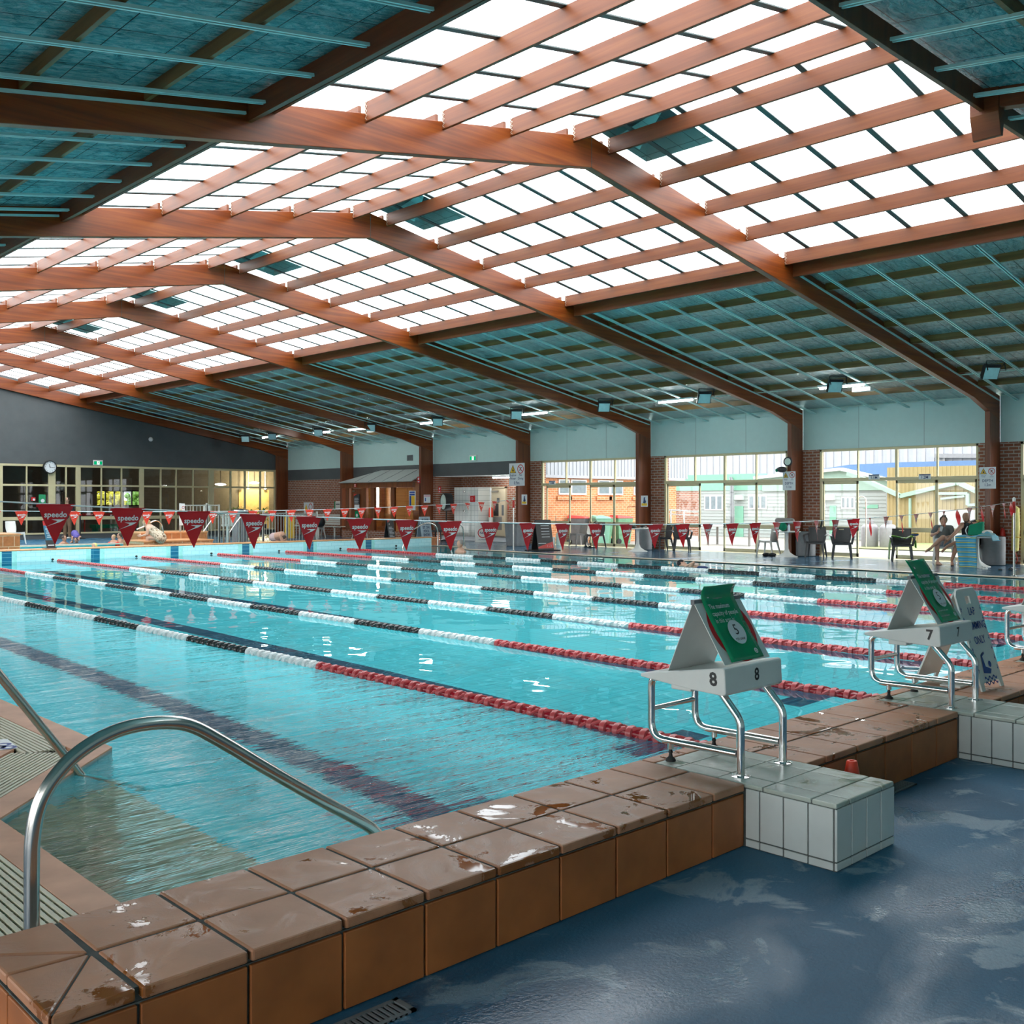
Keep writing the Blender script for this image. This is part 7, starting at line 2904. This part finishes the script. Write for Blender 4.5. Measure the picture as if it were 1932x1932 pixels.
# --- bathers
def bather(D, lab, u, v, face, skin, hair, cap_=None, sh_v=9.5, arms=None, suit=None, tilt=UP, sc=1.0, bottom=-.06):
    q = at(D)
    hc = q(u, v, 0)
    r = thing('person', lab, 'person', (hc.x, hc.y, bottom))
    b = MB()
    sd, f, up = face_and_head(b, hc, face, tilt, .092 * sc)
    base = V((hc.x, hc.y, hc.z - .22 * sc)) - f * .02
    base.z = hc.z - .21 * sc
    b.cap(hc - up * .06, base + UP * .05, .05, .055)
    side = V((sd.x, sd.y, 0)).normalized()
    s1, s2 = base + side * .15 * sc, base - side * .15 * sc
    lo = V((base.x, base.y, min(bottom - .25, base.z - .25)))
    b.cap(s1, s2, .065 * sc, .065 * sc).cap(base, lo, .13 * sc, .13 * sc).cap(base + side * .07, lo + side * .07, .10 * sc, .1 * sc).cap(base - side * .07, lo - side * .07, .10 * sc, .1 * sc)
    for s, sg in ((s1, 1), (s2, -1)):
        e = s + side * (sg * .07) + V((f.x, f.y, 0)) * .12 - UP * .20 * sc
        w_ = e + V((f.x, f.y, 0)) * .22 - side * (sg * .06) - UP * .03
        if arms:
            e, w_ = s + side * (sg * .10) + f * .05 - UP * .18, s + side * (sg * .16) + f * .22 - UP * .22
        b.cap(s, e, .046 * sc, .04 * sc).cap(e, w_, .038 * sc, .027 * sc)
        hand(b, w_, V((f.x, f.y, 0)), -side * sg, -UP, .4)
    skinpart('body', b, M[skin], r, .014)
    eyes(hc, sd, f, up, r)
    h = MB().ell(hc + up * .04 * sc - f * .018, .088 * sc, .098 * sc, .088 * sc, 14, 10)
    skinpart(cap_ or 'hair', h, M[hair], r, .014, 2)
    if suit:
        c = MB().cap(base - UP * .05, lo, .145 * sc, .145 * sc).cap(base + side * .07 - UP * .05, lo + side * .07, .115 * sc, .115 * sc).cap(base - side * .07 - UP * .05, lo - side * .07, .115 * sc, .115 * sc)
        skinpart('swim_shirt', c, M[suit], r, .016, 3)
    if arms == 'floats':
        for s, sg in ((s1, 1), (s2, -1)):
            e = s + side * (sg * .10) + f * .05 - UP * .18
            mb = MB().cap(s.lerp(e, .35), s.lerp(e, .8), .085, .085)
            mb.shift(-ROOT[r.name])
            part('arm_float', mb, M['red'], r, True)
    return r


bather(36.6, 'dark-haired person standing in the leisure pool, only head and shoulders showing', 121, 1016.5, RT + TC * .5, 'skin2', 'hair_dark')
bather(37.4, 'child in a red arm float and pale shirt in the leisure pool', 214, 1014, TC - RT * .3, 'skin', 'hair_fair', arms='floats', suit='suit_pale', sc=.85)
bather(37.6, 'dark-haired person behind the child with arm floats in the leisure pool', 226, 1011.5, -RT + TC * .3, 'skin', 'hair_dark')
bather(33.2, 'swimmer in a pale bathing cap near the far end wall, head just above water', 178, 1031.5, TC, 'skin', 'paleyellow', 'bathing_cap')
bather(31.4, 'grey-haired swimmer standing in the far right corner of the lap pool', 868, 1027, -RT * .6 + TC * .5, 'skin', 'midgrey', sc=1.15, bottom=-.02)
# child bending at the edge of the leisure pool
q = at(38.2)
r = thing('person', 'child in a blue swimsuit bending forward at the leisure pool edge', 'person', V((*q(143, 1022, 0).xy, 0)))
b = MB()
hip, sh, hc = q(141, 1006.5, -.05), q(145, 1013, .15), q(144, 1019, .22)
sd, f, up = face_and_head(b, hc, TC - UP * .8, RT * .0 + UP * .3 + TC * .6, .085)
b.cap(hip, sh, .12, .11).cap(sh, hc, .06, .05)
for s in (-1, 1):
    a = sh + RT * (s * .13)
    w_ = V((a.x + TC.x * .12, a.y + TC.y * .12, .22))
    b.cap(a, w_, .04, .026)
    hand(b, w_, -UP + TC * .1, RT * -s, TC * -1, .3, .85)
    k = V((hip.x, hip.y, .30)) + RT * (s * .09)
    an = V((hip.x, hip.y, .07)) + RT * (s * .09)
    b.cap(hip + RT * (s * .07), k, .07, .05).cap(k, an, .048, .03)
    foot(b, an, TC)
skinpart('body', b, M['skin'], r, .014)
eyes(hc, sd, f, up, r)
skinpart('hair', MB().ell(hc + up * .035 - f * .02, .084, .09, .085), M['hair_dark'], r, .014, 2)
skinpart('swimsuit', MB().cap(hip, sh, .136, .126), M['suit_blue'], r, .016, 3)
# person bent over at the fence
q = at(34.2)
r = thing('person', 'person bent low beside the far fence with bare back towards the pool', 'person', V((*q(524, 1015, 0).xy, .0)))
b = MB()
sh, hip, hc = q(531, 1010, .1), q(518, 1013.5, -.1), q(535, 1016.5, .2)
sd, f, up = face_and_head(b, hc, RT * .5 + TC * .3 - UP * .8, RT + UP * .4, .09)
b.cap(hip, sh, .14, .14).cap(sh, hc, .07, .05)
for s in (-1, 1):
    a = sh + TC * (s * .16)
    e = V((a.x, a.y, a.z - .22)) + RT * .05
    b.cap(a, e, .046, .04).cap(e, V((e.x, e.y, .12)), .038, .026)
    hand(b, V((e.x, e.y, .12)), RT - UP * .4, TC * s, -UP, .3)
    k = V((hip.x, hip.y, .26)) + RT * .16 + TC * (s * .12)
    an = V((hip.x, hip.y, .07)) + TC * (s * .12)
    b.cap(hip, k, .09, .06).cap(k, an, .055, .034)
    foot(b, an, RT)
skinpart('body', b, M['skin'], r, .014)
eyes(hc, sd, f, up, r)
skinpart('hair', MB().ell(hc + up * .03 - f * .02, .09, .096, .09), M['hair_dark'], r, .014, 2)
skinpart('swim_trunks', MB().cap(hip - RT * .03, hip.lerp(sh, .25), .155, .15), M['suit_pale'], r, .016, 3)
# swimmer stroking along the far right lane
q = at(25.0)
r = thing('person', 'swimmer in a dark cap stretched out along the lane nearest the glass doors', 'person', V((*q(1300, 1063, 0).xy, -.02)))
b = MB()
hc = q(1287, 1064, 0)
dirn = V((RT * .55 + TC * .8).to_tuple()); dirn.z = 0; dirn.normalize()
sd, f, up = face_and_head(b, hc, -UP * .6 - dirn * .5 + TC * .6, -dirn + UP * .5)
sh, hip = hc + dirn * .24 - UP * .10, hc + dirn * .72 - UP * .14
b.cap(hc + dirn * .05, sh, .055, .07).cap(sh, hip, .12, .12).cap(sh + TC * .13, sh - TC * .13, .07, .07)
a = sh + TC * .15
e = a + dirn * .10 + UP * .16 + TC * .05
b.cap(a, e, .045, .038)
w_ = e - dirn * .22 - UP * .08
b.cap(e, w_, .036, .026)
hand(b, w_, -dirn - UP * .4, TC, -UP, .2)
a = sh - TC * .15
w_ = a - dirn * .5 - UP * .12
b.cap(a, w_, .044, .027)
hand(b, w_, -dirn, TC, -UP, .1)
for s in (-1, 1):
    k = hip + dirn * .42 - UP * .04 + TC * (s * .08)
    an = k + dirn * .40 + UP * (.05 * s)
    b.cap(hip + TC * (s * .07), k, .08, .055).cap(k, an, .052, .032)
    b.cap(an, an + dirn * .20, .032, .02)
skinpart('body', b, M['skin'], r, .013)
eyes(hc, sd, f, up, r)
skinpart('swim_cap', MB().ell(hc - f * .01 + up * .04, .096, .104, .096), M['shirt_black'], r, .014, 2)
skinpart('trunks', MB().cap(hip - dirn * .12, hip + dirn * .05, .132, .132), M['navy'], r, .016, 3)
# someone standing in the end wall doorway
q = at(42.6)
r = thing('person', 'person in brown trousers and white shoes standing in the end wall doorway', 'person', V((*q(127, 1010, 0).xy, 0)))
o = V((*q(127, 1010, 0).xy, 0))
b = MB()
hc = o + UP * 1.62
sd, f, up = face_and_head(b, hc, TC, UP)
b.cap(o + UP * 1.52, o + UP * 1.42, .05, .06).cap(o + UP * 1.36 - RT * .17, o + UP * 1.36 + RT * .17, .065, .065).cap(o + UP * 1.3, o + UP * .95, .14, .14)
for s in (-1, 1):
    a = o + UP * 1.36 + RT * (s * .2)
    e, w_ = o + UP * 1.08 + RT * (s * .26), o + UP * .86 + RT * (s * .25) + TC * .08
    b.cap(a, e, .046, .04).cap(e, w_, .038, .027)
    hand(b, w_, -UP, TC, RT * -s, .4)
    k, an = o + UP * .5 + RT * (s * .10), o + UP * .08 + RT * (s * .10)
    b.cap(o + UP * .92 + RT * (s * .09), k, .085, .058).cap(k, an, .055, .036)
skinpart('body', b, M['skin'], r, .014)
eyes(hc, sd, f, up, r)
skinpart('hair', MB().ell(hc + up * .04 - f * .02, .09, .1, .09), M['hair_dark'], r, .014, 2)
c = MB().cap(o + UP * 1.36 - RT * .17, o + UP * 1.36 + RT * .17, .08, .08).cap(o + UP * 1.3, o + UP * .95, .158, .158)
for s in (-1, 1):
    c.cap(o + UP * 1.36 + RT * (s * .2), o + UP * 1.16 + RT * (s * .245), .066, .06)
skinpart('shirt', c, M['shirt_black'], r, .016, 3)
c = MB()
for s in (-1, 1):
    k, an = o + UP * .5 + RT * (s * .10), o + UP * .12 + RT * (s * .10)
    c.cap(o + UP * .94 + RT * (s * .08), k, .105, .08).cap(k, an, .078, .065)
skinpart('trousers', c, mat('brown_trousers', (.16, .10, .06), .9), r, .016, 3)
mb = MB()
for s in (-1, 1):
    an = o + RT * (s * .10) + UP * .045
    mb.cap(an - TC * .05, an + TC * .17, .045, .042, 10)
mb.shift(-ROOT[r.name])
part('shoes', mb, M['white'], r, True)
# ------------------------------------------------------------------ camera and view
cam = bpy.data.cameras.new('camera')
cam.sensor_width = 36
cam.lens = FPX / 1932 * 36
cam.shift_y = (VH - 966) / 1932
cam.clip_end = 400
co = bpy.data.objects.new('camera', cam)
co.location = (0, 0, CAM_H)
co.rotation_euler = (pi / 2, 0, -YAW)
COL.objects.link(co)
scn.camera = co
vs = scn.view_settings
vs.view_transform, vs.look, vs.gamma, vs.use_curve_mapping = 'Standard', 'None', 1, False
vs.exposure = 0.55
cy = scn.cycles
cy.use_denoising = True
cy.max_bounces = 8
cy.diffuse_bounces = 4
cy.glossy_bounces = 4
cy.transmission_bounces = 5
cy.transparent_max_bounces = 12
cy.sample_clamp_indirect = 8
cy.use_adaptive_sampling = True
cy.adaptive_threshold = .045
cy.caustics_refractive = True
